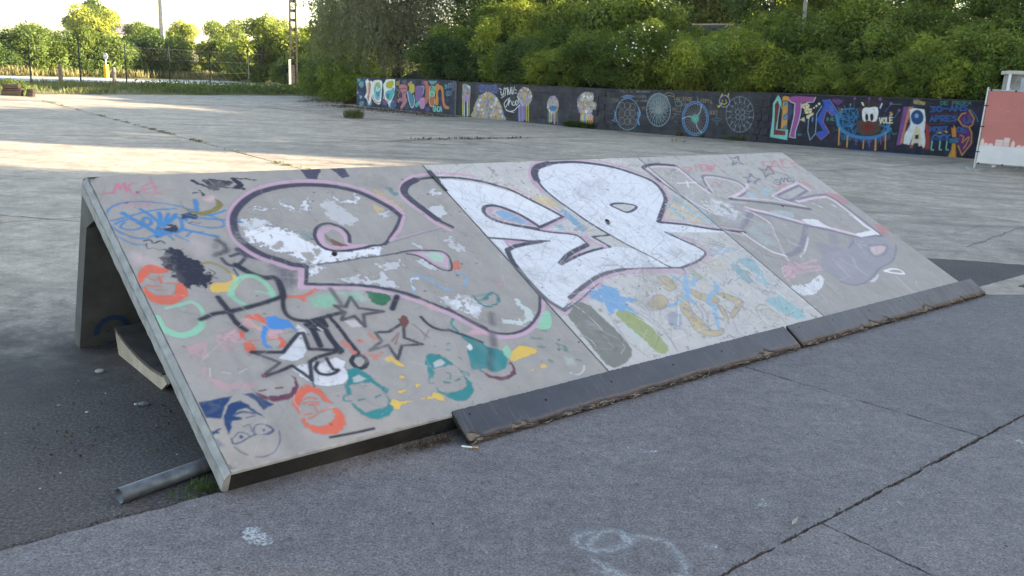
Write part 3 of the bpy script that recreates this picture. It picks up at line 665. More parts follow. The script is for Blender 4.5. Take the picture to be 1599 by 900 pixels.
s 878492 .8 5 1 .3 1 10 1:3179,494,3246,432,3334,378,3279,328,3183,372,3147,440
s 8f8a98 .7 5 1 .25 1 10 0:2698,437,2707,379,2796,371,2888,398
s 8f8a98 .7 5 1 .25 1 10 0:3046,365,3006,292,3012,222,3061,257,3083,334
s 8f8a98 .7 5 1 .25 1 10 0:3132,347,3109,270,3029,184,2964,177
s 8f8a98 .7 5 1 .25 1 10 0:3248,158,3193,57,3239,12
s 8f8a98 .7 5 1 .25 1 11 0:3458,255,3484,201,3489,146
s 8f8a98 .7 5 1 .25 1 11 0:3008,625,3033,522,3080,477
s 8f8a98 .7 5 1 .25 1 10 0:2624,391,2655,291,2655,183,2613,67
f a6b29a .7 5 3 .06 0 0 0:3329,669,3385,646,3399,553,3337,565
s 76b2e0 .9 5 9 .25 1 39 0:3247,606,3181,519,3097,425,3085,368
s 76b2e0 .9 5 9 .25 1 33 0:3448,506,3412,449,3294,398,3201,345,3228,303,3137,206,3074,129
s 76b2e0 .9 5 9 .25 1 32 0:3228,516,3301,565,3367,569
s 76b2e0 .9 5 9 .25 1 25 0:2876,386,2979,400,3093,432
s 76b2e0 .9 5 9 .25 1 22 0:3147,637,3163,559,3119,469
f 6fa3b0 .85 5 8 .2 0 0 0:3772,646,3842,648,3838,526,3817,450,3742,444,3720,494
f 7db2c2 .85 5 8 .2 0 0 0:3870,685,4003,692,4044,642,4003,524,3949,479,3908,527,3885,614
f 84b9cc .85 5 8 .2 0 0 0:3854,470,3947,466,3917,378,3866,388
f 7cbcc6 .85 5 8 .2 0 0 0:3711,271,3904,283,3913,223,3945,127,3923,57,3810,45,3784,100,3732,123
f 8f9bb0 .85 5 8 .2 0 0 0:2777,319,2868,344,2894,293,2830,218,2741,195,2733,251
s 54788a .7 5 1 .05 0 8 0:3478,487,3487,460,3538,495,3546,468,3633,510,3647,488,3711,509
s 54788a .7 5 1 .05 0 7 0:2974,197,3001,157,3085,172
s 54788a .7 5 1 .05 0 8 0:3775,341,3828,356,3812,320,3871,335,3866,297
s 54788a .7 5 1 .05 0 9 0:3951,372,4000,383,3989,351
s 8b8d75 .8 5 1 .05 1 8 0:3560,221,3498,126,3491,57,3541,34
s 8b8d75 .8 5 1 .05 1 8 0:3672,216,3688,120,3666,23
s 8b8d75 .8 5 1 .05 1 8 0:3560,221,3631,237,3672,216
s 8b8d75 .8 5 1 .05 1 8 0:3562,196,3663,187,3679,135
f a6a891 .5 5 12 .4 0 0 0:3562,196,3663,187,3660,66,3532,48,3528,119
f 9aa1b3 .6 5 3 .06 0 0 0:3585,155,3613,125,3557,89,3539,117
f b5a98f .4 5 22 .4 0 0 0:2904,693,3030,683,3148,650,2890,514,2780,559
f a9b49b .7 5 3 .06 0 0 0:3348,670,3399,609,3420,520,3313,574
f a6bcd2 .8 5 6 .06 0 0 0:3698,810,3842,845,3994,783,3864,766,3707,753
f c8b79d .4 5 12 .4 0 0 0:3497,751,3737,749,3691,611,3482,577
s e0cad8 .8 5 1 .05 1 28 0:4420,1461,4399,1612,4404,1753,4384,1845,4238,1868,4112,1871,4040,1855,4054,1819,4064,1693,4090,1530,4120,1375,4210,1199
s 454257 1 5 1 .05 1 37 0:4417,1870,4265,1896,4133,1898,4024,1862,4022,1800,4031,1674
s 827c8e 1 5 1 .05 1 21 0:4454,1480,4434,1632,4439,1773,4417,1870
s 454257 .7 5 1 .05 1 24 0:4022,1800,4031,1674,4058,1511,4089,1356
s e0cad8 .7 5 1 .05 1 21 0:4488,1493,4535,1602,4589,1684,4631,1683,4759,1651,4892,1582,4907,1494,4861,1460,4752,1421,4602,1397
s 827c8e 1 5 1 .05 1 28 0:4454,1480,4502,1592,4574,1692,4660,1710,4792,1677,4930,1606,4945,1508,4864,1444,4735,1397,4581,1373
s e0cad8 .8 5 1 .05 1 30 0:4642,1390,4924,1486,5010,1551
s 454257 .75 5 1 .05 0 34 0:4575,1367,4843,1306,5110,1233,5410,1137
s e0cad8 .7 5 1 .05 0 22 0:4635,1384,4927,1340,5190,1260,5393,1180
s e0cad8 .9 5 1 .05 0 40 0:4645,1240,4858,1131,5085,993,5363,867,5606,729,5902,707,5871,837,5889,1027,5891,1210,5852,1283,5661,1284,5381,1256
s 827c8e 1 5 1 .05 0 33 0:4607,1214,4819,1106,5044,967,5320,842,5564,704,5908,690,5924,857,5942,1048,5945,1234,5900,1314,5697,1315,5412,1286
s e0cad8 .9 5 1 .05 0 28 0:5134,1353,5417,1439,5734,1515,5742,1386
s 827c8e 1 5 1 .05 0 32 0:5193,1355,5383,1403,5680,1473,5701,1390,5271,1268,5193,1355
s e0cad8 .8 5 1 .05 0 27 0:5134,1344,5252,1254,5393,1180
s eef0f6 .9 5 1 .2 0 37 0:5865,959,5849,842,5877,722
s eef0f6 .9 5 1 .25 1 58 0:5611,736,5863,747
s e9eaf2 .7 5 1 .4 1 28 0:5792,1162,5851,985
s e9eaf2 .7 5 1 .4 1 23 0:5556,1211,5601,1134
s e0cad8 .95 5 1 .05 1 25 0:4607,1214,4676,1111,4688,1016,4568,859,4467,711,4397,594
s 8d8794 .6 5 1 .05 1 19 0:4684,1013,4534,822,4413,611
s e4e6ef .9 5 1 .2 1 22 0:4264,952,4284,834,4335,711,4440,632
s 827c8e .8 12 1 .05 1 47 0:4454,643,4612,668,4838,779,5070,931
s dfe1ea .7 5 1 .3 1 17 0:4571,605,4723,672,4945,806
s 827c8e .8 10 1 .05 1 55 0:4610,1163,4456,1084,4314,1022
s a09cab .6 14 1 .05 1 40 0:4496,1297,4649,1214
s 8f8b9a .35 24 1 .05 1 51 0:4612,937,4681,822,4736,731
f ababb4 .7 30 10 .06 0 0 0:4225,1196,4516,1206,4500,1121,4302,1019,4212,1114
f aab9bd .5 20 12 .3 0 0 0:4329,974,4564,1070,4684,1013,4479,729,4349,789
f b79f9d .35 20 14 .3 0 0 0:4520,1033,4612,937,4526,783,4467,852
f e9edf6 .6 14 28 .45 0 0 0:4255,1387,4384,1397,4496,1297,4494,1187,4329,1078,4225,1196,4204,1284
s 8a8794 .8 5 1 .05 1 9 0:4072,752,4271,659,4392,595
s e0cad8 .7 5 1 .05 1 18 0:4093,1006,4234,926
f 9cc3dc .8 5 3 .06 0 0 0:5137,1468,5252,1458,5114,1374,5048,1385
f a3c4d8 .7 5 6 .06 0 0 0:4878,1447,4973,1415,4929,1333,4839,1376
f b3cfd8 .5 5 14 .3 0 0 0:4853,1169,5034,1172,5163,1111,5066,1054,4857,1101
f a3c4d8 .6 5 3 .06 0 0 0:5092,1328,5189,1295,5116,1256
f eceff5 .8 10 8 .2 0 0 0:5120,1025,5322,1001,5360,871,5157,931
s dba8bc .75 5 5 .3 1 18 0:4217,519,4429,560,4449,479
s dba8bc .75 5 5 .3 1 18 0:4154,438,4385,509,4663,481
s dba8bc .75 5 5 .3 1 17 0:4322,539,4322,445,4148,402
s dba8bc .75 5 5 .3 1 18 0:4422,522,4715,552
s dba8bc .75 5 5 .3 1 18 0:4289,451,4689,438
s dba8bc .75 5 5 .3 1 18 0:4392,595,4402,507,4729,450
f dba8bc .5 5 20 .4 0 0 0:4253,532,4442,538,4516,468,4283,415,4170,435
f 9896a8 .7 14 8 .15 1 0 0:5453,713,5862,678,5898,581,5806,483,5587,388,5298,332,5016,242,4787,227,4691,283,4659,385,4658,462,4832,573,5070,597,5281,629
f 8b8a9c .6 16 3 .06 0 0 0:4930,744,5111,676,5216,617,5070,597,4855,590
f 8b8a9c .5 12 3 .06 0 0 0:5254,829,5329,797,5188,664,5097,699
s 7c7c8e .7 5 1 .05 1 18 0:5923,555,5792,474,5582,384,5293,329,5011,239,4787,227,4669,284
s 82818f .7 5 1 .05 1 17 0:5255,611,5420,674,5466,722
s 82818f .6 5 1 .05 1 21 0:5496,575,5592,604,5789,564,5593,473,5444,475,5469,557
s b9b9c6 .5 5 1 .3 1 17 0:4896,522,4840,294
s b9b9c6 .5 5 1 .3 1 18 0:5169,519,5051,375,5068,292
s b9b9c6 .5 5 1 .3 1 19 0:5454,647,5376,528
s b9b9c6 .5 5 1 .3 1 17 0:4988,507,5037,397
f d2b9ba .9 5 3 .06 0 0 0:5540,579,5704,576,5750,547,5634,499,5478,480,5480,523
f e6e9f0 .85 5 7 .25 1 0 0:4105,338,4318,334,4518,391,4536,350,4426,277,4232,225,4107,249
s eef0f4 .9 5 1 .05 1 24 0:5328,296,5455,305,5536,276,5526,230,5410,261,5328,296
f e2e5ec .7 5 8 .06 0 0 0:4993,227,5223,284,5139,230,5018,213
s cfd1d4 .6 5 1 .05 1 10 0:5385,215,5340,34
s cfd1d4 .6 5 1 .05 1 8 0:4312,209,4280,127
s cfd1d4 .6 5 1 .05 1 9 0:4513,279,4490,128
s cfd1d4 .6 5 1 .05 1 10 0:5557,132,5515,100
s cfd1d4 .6 5 1 .05 1 9 0:4503,318,4552,216
s c9767e .75 5 1 .05 0 20 0:5743,1869,5627,1875,5556,1807,5649,1783,5535,1729,5449,1747
s c9767e .75 5 1 .05 0 20 0:5576,1753,5821,1882,5738,1724
s c9767e .75 5 1 .05 0 20 0:5656,1788,5766,1787
s c9767e .75 5 1 .05 0 21 0:6023,1900,5886,1862,5805,1758,5910,1760
s c9767e .75 5 1 .05 0 21 0:6038,1891,5998,1768
s c9767e .75 5 1 .05 0 21 0:6101,1868,6067,1751
s c9767e .75 5 1 .05 0 21 0:5997,1818,6109,1823
s c9767e .5 5 1 .25 1 26 0:4470,1843,4477,1770
s c9767e .5 5 1 .25 1 26 0:4479,1843,4573,1825,4488,1782
s c9767e .5 5 1 .25 1 26 0:4660,1869,4584,1776
s c9767e .5 5 1 .25 1 27 0:4700,1867,4785,1867
s c9767e .5 5 1 .25 1 26 0:4740,1865,4661,1771
s c9767e .5 5 1 .25 1 27 0:4800,1861,4772,1776,4912,1855
s c9767e .5 5 1 .25 1 27 0:4770,1813,4817,1798
s c9767e .5 5 1 .25 1 27 0:4922,1855,4921,1754
s c9767e .5 5 1 .25 1 26 0:4693,1781,4760,1765
f c9767e .5 5 8 .06 0 0 0:4780,1863,4881,1857,4748,1753,4691,1769
s c9767e .65 5 1 .25 1 34 0:5771,1543,5809,1437
s c9767e .65 5 1 .25 1 34 0:5825,1526,5836,1409
s c9767e .65 5 1 .25 1 33 0:5361,1462,5530,1510
f c9767e .75 5 8 .2 0 0 0:5907,1357,6056,1313,6082,1162,6013,1152,5953,1258
f c9767e .65 5 8 .06 0 0 0:5991,848,6056,768,5964,710,5983,790
f c9767e .65 5 8 .25 0 0 0:6007,858,6105,798,6068,731,5932,680,5960,758
s c9767e .5 5 1 .05 1 18 0:5950,666,5949,563
s c9767e .4 5 1 .05 1 15 0:5429,851,5632,870,5590,807
s c9767e .6 5 1 .05 1 13 0:4522,1543,4651,1615,4616,1536,4731,1602
s 5f6276 .8 5 1 .05 0 19 1:5229,1961,5275,1940,5372,1970,5300,1907,5286,1835,5241,1874,5136,1838,5223,1901
s 5f6276 .8 5 1 .05 0 19 1:5430,1761,5491,1729,5622,1800,5570,1708,5554,1675,5461,1669,5370,1629,5439,1709
s 5f6276 .8 5 1 .05 0 18 1:5073,1650,5151,1639,5232,1697,5210,1635,5273,1611,5177,1588,5113,1543,5109,1588,5041,1568,5110,1617
s 5f6276 .7 5 1 .05 1 15 0:5570,1708,5692,1648,5710,1574
s 5f6276 .8 5 1 .05 1 14 0:5515,1575,5459,1579,5433,1538,5479,1527,5417,1507,5372,1528
s 5f6276 .8 5 1 .05 1 14 0:5457,1529,5592,1608,5526,1536,5638,1605,5597,1543
s 5f6276 .8 5 1 .05 1 15 0:5683,1602,5597,1543,5668,1551,5683,1602
s 5f6276 .8 5 1 .05 1 15 0:5717,1560,5655,1521
s 5f6276 .5 5 1 .05 1 10 0:4204,1823,4228,1798,4212,1752,4353,1826
s e6e8ee .7 5 1 .05 1 18 0:4194,1627,4422,1621
s e6e8ee .7 5 1 .05 1 18 0:4334,1651,4265,1565
f 74d2a8 .6 30 10 .06 0 0 0:740,881,802,906,871,905,849,822,787,798,738,820
f 9fd4bc .55 26 12 .06 0 0 0:885,915,1010,897,1027,823,934,816
s df6444 .85 5 1 .05 1 21 0:634,921,694,909,740,918,795,945
f df6444 .8 5 6 .06 0 0 0:689,916,732,901,707,863,687,892
f 2f7550 1 5 6 .06 0 0 0:1040,884,1112,862,1156,822,1147,796,1085,760,1052,767,1037,808
f d8a8b6 .6 16 6 .06 0 0 0:1299,767,1370,687,1376,647,1313,673
f d6a0ae .7 14 6 .06 0 0 0:1400,477,1509,489,1530,459,1481,446,1407,457
f dfe4f0 .8 5 6 .18 0 0 0:608,731,622,670,587,556,533,505,477,499,432,531,490,581,577,658
f e6e8f2 .85 5 8 .15 0 0 0:461,461,517,468,601,467,685,477,707,439,693,379,674,332,630,313,562,316,521,343,478,395
f e2d4de .7 12 3 .06 0 0 0:827,705,889,691,907,640,850,647
f df6444 1 5 3 .06 0 0 0:389,837,456,833,484,770,482,723,463,754,432,793,402,813
f dba2a2 .8 5 8 .06 0 0 0:363,808,406,821,436,725,488,668,452,655,405,743,364,752
f df6444 1 5 3 .06 0 0 0:331,760,347,726,338,674,325,696
f df6444 1 5 3 .06 0 0 0:325,664,360,664,363,612,323,588,310,620
s df6444 1 5 1 .05 1 7 0:354,668,396,663
s df6444 1 5 1 .05 1 7 0:430,655,482,653
f df6444 1 5 6 .06 0 0 0:490,673,513,627,489,597,452,599,479,627
f 3a8cdc 1 5 4 .06 0 0 0:475,795,523,807,538,787,574,761,587,718,584,677,560,710,512,707,470,726
f 3a8cdc 1 5 4 .06 0 0 0:421,706,451,749,481,754,474,727,454,710,430,671,421,630,438,599,410,605,400,635
f d9a3b0 .8 5 3 .06 0 0 0:463,718,519,705,525,682,465,685
s 2e2c3c .16 60 6 .1 0 42 0:642,1037,621,929,505,899,414,883,344,875
s 2e2c3c 1 12 1 .05 0 28 0:642,1037,621,929,505,899,414,883,344,875
s 2e2c3c .16 60 6 .1 0 40 0:344,875,270,874,201,850
s 2e2c3c 1 12 1 .05 0 26 0:344,875,270,874,201,850
s 2e2c3c .16 60 6 .1 1 42 0:324,980,335,891,342,791,363,739
s 2e2c3c 1 10 1 .05 1 28 0:324,980,335,891,342,791,363,739
s 2e2c3c .16 60 6 .1 1 37 0:621,929,592,863,583,800,605,760,659,737,727,741,854,759
s 2e2c3c 1 10 1 .05 1 23 0:621,929,592,863,583,800,605,760,659,737,727,741,854,759
f 2e2c3c 1 8 3 .06 0 0 0:628,720,696,746,751,740,743,677,695,653,641,677
s 2e2c3c .16 60 6 .1 1 45 0:658,696,656,640,646,564
s 2e2c3c 1 8 1 .05 1 31 0:658,696,656,640,646,564
s 2e2c3c .16 60 6 .1 1 45 0:719,671,715,592,725,511
s 2e2c3c 1 8 1 .05 1 31 0:719,671,715,592,725,511
s c9c6cc 1 5 1 .05 1 9 0:688,684,701,658
s 2e2c3c .16 60 6 .1 1 36 0:774,753,786,655,791,562,799,476
s 2e2c3c 1 8 1 .05 1 22 0:774,753,786,655,791,562,799,476
s 2e2c3c 1 5 1 .05 1 23 1:739,431,770,461,805,456,812,418,785,387,749,385
s 3c3a48 .7 16 1 .05 1 26 0:873,936,873,817
s 2e2c3c .16 60 6 .1 0 35 0:337,597,468,565,584,666,606,661,586,555,726,513,599,497,556,478,517,370
s 2e2c3c 1 7 1 .05 0 21 0:337,597,468,565,584,666,606,661,586,555,726,513,599,497,556,478,517,370
s 2e2c3c .16 60 6 .1 0 32 0:519,374,471,474,392,454,331,445
s 2e2c3c 1 8 1 .05 0 18 0:519,374,471,474,392,454,331,445
s 2e2c3c .16 60 6 .1 0 29 0:330,451,428,506,337,597
s 2e2c3c .85 8 1 .05 0 15 0:330,451,428,506,337,597
s 2e2c3c .16 60 6 .1 1 33 0:638,479,637,410,658,397,608,381,569,397,563,434,588,465
s 2e2c3c 1 7 1 .05 1 19 0:638,479,637,410,658,397,608,381,569,397,563,434,588,465
f 2e2c3c 1 12 5 .06 0 0 0:703,550,740,524,716,491,684,510
s 2e2c3c 1 5 1 .05 1 7 0:520,374,512,330
s 2e2c3c .16 60 6 .1 0 34 1:836,812,887,792,946,858,946,770,1060,721,948,721,914,638,899,719,823,706,865,757
s 2e2c3c .85 9 1 .2 0 20 1:836,812,887,792,946,858,946,770,1060,721,948,721,914,638,899,719,823,706,865,757
s 2e2c3c .16 60 6 .1 1 43 0:1191,815,1115,728
s 2e2c3c 1 10 1 .05 1 29 0:1191,815,1115,728
s 2e2c3c .16 60 6 .1 0 31 1:944,586,1015,577,1121,621,1069,519,1137,455,1028,470,962,390,964,492,857,476,947,525
s 2e2c3c .9 8 1 .15 0 17 1:944,586,1015,577,1121,621,1069,519,1137,455,1028,470,962,390,964,492,857,476,947,525
f 74433f 1 5 8 .06 1 0 0:1159,625,1146,608,1130,597,1114,594,1102,599,1097,611,1099,628,1109,646,1124,661,1141,669,1155,668,1164,659,1166,643
s 8a5a55 .7 5 1 .05 1 12 0:998,512,1058,557,1002,488
s df6444 .7 5 8 .3 1 24 0:759,564,779,487
s df6444 .7 5 8 .3 1 25 0:911,580,922,542
s df6444 .7 5 8 .3 1 24 0:837,553,859,546
s df6444 .7 5 8 .3 1 24 0:855,423,906,455
s df6444 .7 5 8 .3 1 24 0:831,457,860,433
s 2e2c3c .16 60 6 .1 1 32 0:1235,639,1245,575,1285,529,1341,509
s 2e2c3c 1 8 1 .05 1 18 0:1235,639,1245,575,1285,529,1341,509
s 4a4650 .5 5 1 .05 1 8 0:1164,599,1194,489
s 7e5550 .5 5 1 .05 1 8 0:1184,552,1180,504,1226,542,1164,484
f 6d3550 1 5 4 .06 0 0 0:257,392,265,366,299,332,343,319,397,328,433,357,446,394,442,420,458,401,448,353,419,312,374,291,312,295,270,326
f 6d3550 1 5 6 .06 1 0 0:350,445,345,436,338,430,330,429,324,432,320,439,321,448,324,457,331,465,339,469,346,468,351,463,352,455
s 6d3550 1 5 1 .05 1 9 0:279,367,311,367
s 6d3550 1 5 1 .05 1 10 0:352,364,379,363
f df6444 1 5 5 .12 1 0 0:391,281,423,321,462,344,497,340,525,302,538,249,542,216,519,239,506,285,474,304,438,285,403,239,387,195,381,232
f df6444 1 5 5 .12 1 0 0:379,171,392,177,397,148,425,116,469,116,516,139,536,196,558,165,559,126,541,89,509,62,470,56,421,76,389,113
s df6444 1 5 3 .05 1 8 0:402,191,433,189
s df6444 1 5 3 .05 1 8 0:482,195,520,192
s df6444 1 5 2 .05 1 7 0:423,270,463,278,491,260
s df6444 1 5 2 .05 1 7 0:422,253,458,252,489,238
s df6444 1 5 2 .05 1 8 0:445,239,482,226
s df6444 1 5 2 .05 1 6 0:462,227,460,183
s df6444 1 5 2 .05 1 6 0:411,164,453,177
s df6444 1 5 2 .05 1 5 0:472,186,504,191
f 238a8e 1 5 5 .12 1 0 0:690,380,724,392,749,377,777,335,796,277,811,229,809,209,790,235,768,287,731,293,684,296,662,292,645,246,631,252,641,300,671,333
f 238a8e 1 5 5 .12 1 0 0:624,199,640,160,664,131,702,130,751,132,787,162,792,216,798,159,787,116,740,81,691,79,657,102,632,145,620,166
s 238a8e 1 5 3 .05 1 8 0:663,203,691,199
s 238a8e 1 5 3 .05 1 8 0:742,198,769,202
s 238a8e 1 5 2 .05 1 7 0:636,245,610,243,603,218,624,208
s 238a8e 1 5 2 .05 1 7 0:802,250,820,231,806,212
s 238a8e 1 5 2 .05 1 7 0:696,320,723,318,739,325
s 238a8e 1 5 2 .05 1 4 0:729,275,738,268
f 238a8e 1 5 5 .12 1 0 0:1079,321,1121,384,1174,376,1204,334,1222,272,1238,222,1250,194,1225,231,1212,286,1138,286,1101,285,1077,241,1051,237
f 238a8e 1 5 5 .12 1 0 0:1057,195,1057,152,1095,125,1150,128,1201,142,1222,210,1233,185,1230,123,1185,81,1128,63,1088,85,1059,125,1044,145
s 238a8e 1 5 3 .05 1 9 0:1103,195,1130,185
s 238a8e 1 5 3 .05 1 9 0:1168,188,1193,190
s 238a8e 1 5 2 .05 1 6 0:1070,235,1044,233,1034,205,1054,202
s 238a8e 1 5 2 .05 1 7 0:1231,240,1257,215,1250,197
s 238a8e 1 5 2 .05 1 6 0:1152,248,1165,236,1148,207
s 238a8e 1 5 2 .05 1 8 0:1131,313,1158,311
s 238a8e 1 5 2 .05 1 6 0:1262,427,1282,426
s 238a8e 1 5 2 .05 1 7 0:1238,389,1254,382
s 238a8e 1 5 2 .05 1 6 0:1272,328,1278,315
f c9c6c8 .85 5 3 .06 0 0 0:1121,326,1172,342,1185,310,1146,292,1112,295
f c9c6c8 .8 5 3 .06 0 0 0:696,336,734,347,758,314,727,302,690,309
f 238a8e 1 5 3 .06 1 0 0:1375,461,1418,442,1452,403,1469,352,1513,327,1536,285,1509,232,1461,192,1397,186,1372,221,1332,220,1294,236,1313,294,1343,357,1372,356,1387,394,1371,432
f dfe6ea 1 5 6 .06 0 0 0:1350,391,1382,402,1387,368,1355,360
s 238a8e 1 5 1 .05 1 13 0:1398,588,1368,553,1372,496
s 2f3f52 1 8 1 .05 1 19 0:1327,519,1364,483,1409,444,1456,392
s 238a8e 1 5 1 .05 1 14 0:1329,215,1338,207
s 4a4656 .65 26 1 .05 1 37 0:1641,577,1600,507
s 4a4656 .65 26 1 .05 1 42 0:1555,441,1509,358
s 2f3c52 .6 26 1 .05 1 34 0:1471,331,1385,212
f d3a9b6 .7 12 3 .06 0 0 0:1400,477,1488,488,1500,460,1445,454
f e6c044 1 5 6 .06 0 0 0:905,421,942,425,955,386,973,324,949,343,919,382,901,398
f e6c044 1 5 6 .06 0 0 0:917,289,940,281,921,262,904,273
f e6c044 1 5 6 .06 0 0 0:955,223,988,216,955,200
f e6c044 1 5 6 .06 0 0 0:857,206,904,208,896,187,854,186
f e6c044 1 5 6 .06 0 0 0:784,147,819,168,838,142,906,130,844,124,816,102,792,103
f e6c044 1 5 6 .06 0 0 0:932,130,1002,133,1018,152,1059,125,1036,84,1003,112
f e6c044 1 5 3 .06 1 0 0:1535,247,1618,313,1680,310,1720,276,1711,247,1627,238,1555,225
f e6c044 .8 5 3 .06 0 0 0:1672,166,1705,169,1708,138,1663,142
f e6c044 .6 5 3 .06 0 0 0:1586,153,1629,147,1602,131
f 8ed2b0 .9 5 3 .06 1 0 0:1860,435,1950,510,1999,527,1988,474,1930,406,1874,393,1834,415
f 8ed2b0 .85 5 3 .06 0 0 0:1535,321,1585,340,1578,286,1532,250,1520,277
f 6d3550 1 5 3 .06 0 0 0:1339,209,1341,161,1387,128,1442,122,1506,145,1530,197,1521,247,1509,185,1470,154,1422,150,1365,168
f 3f8a66 .75 5 8 .25 0 0 0:1862,317,1888,279,1915,240,1904,205,1875,218,1865,263
s 4f8a74 .7 5 6 .2 1 15 0:1752,350,1804,337
s 4f8a74 .7 5 6 .2 1 15 0:1754,286,1783,273
s 4f8a74 .7 5 6 .2 1 15 0:1743,184,1758,168
s 4f8a74 .7 5 6 .2 1 15 0:1909,147,1929,129
s 4f8a74 .7 5 6 .2 1 16 0:1857,386,1876,381
f bccfd2 .4 20 8 .06 0 0 0:1855,192,1895,157,1880,111,1834,123
s c9c9cc .8 5 1 .05 1 13 0:1803,71,1841,49,1894,65,1923,94
s 777777 .7 5 1 .05 1 4 0:1175,49,1151,14
f 173f74 1 5 2 .06 0 0 0:28,373,166,371,118,324,82,265,28,286
f 173f74 1 5 2 .06 0 0 0:209,372,250,365,280,318,308,282,255,264,246,319
f 173f74 1 5 4 .06 0 0 0:85,180,79,226,100,283,136,327,173,340,196,330,210,296,228,273,242,241,249,217,215,256,194,290,160,288,134,269,158,243,148,237,120,245,102,210
s 173f74 1 5 1 .05 1 6 0:83,157,82,129,114,130,151,144,180,150
s 173f74 1 5 1 .05 1 4 0:92,158,119,178,141,168,156,146
s 173f74 1 5 1 .05 1 5 0:174,152,183,182,211,196,244,177,252,147,228,137,190,143
s 173f74 1 5 1 .05 1 7 0:233,184,250,152,215,139
s 173f74 1 5 1 .05 1 4 0:147,199,174,203,167,163
s 173f74 1 5 1 .05 1 4 0:79,113,91,86,111,60
s 173f74 1 5 1 .05 1 4 0:137,41,173,34,210,43,237,68,259,100,271,141
s 173f74 1 5 1 .05 1 9 0:141,271,176,277,211,254
s 173f74 1 5 1 .05 1 6 0:176,242,213,242
f 173f74 1 5 3 .06 1 0 0:126,152,124,148,121,145,117,145,114,146,113,149,113,153,114,158,117,161,120,162,124,162,126,159,127,156
f 173f74 1 5 3 .06 1 0 0:221,161,219,157,216,155,212,154,209,156,208,159,208,163,209,167,212,170,216,172,219,172,221,169,222,165
f 173f74 1 5 7 .06 0 0 0:15,213,36,219,59,223,54,200,23,193
f 173f74 .5 14 6 .06 0 0 0:14,191,39,166,44,125,18,125
f 173f74 .5 10 3 .06 0 0 0:2,313,12,305,12,248,3,260
s 2f2f3a 1 5 1 .05 1 14 0:453,46,549,38,650,36"""
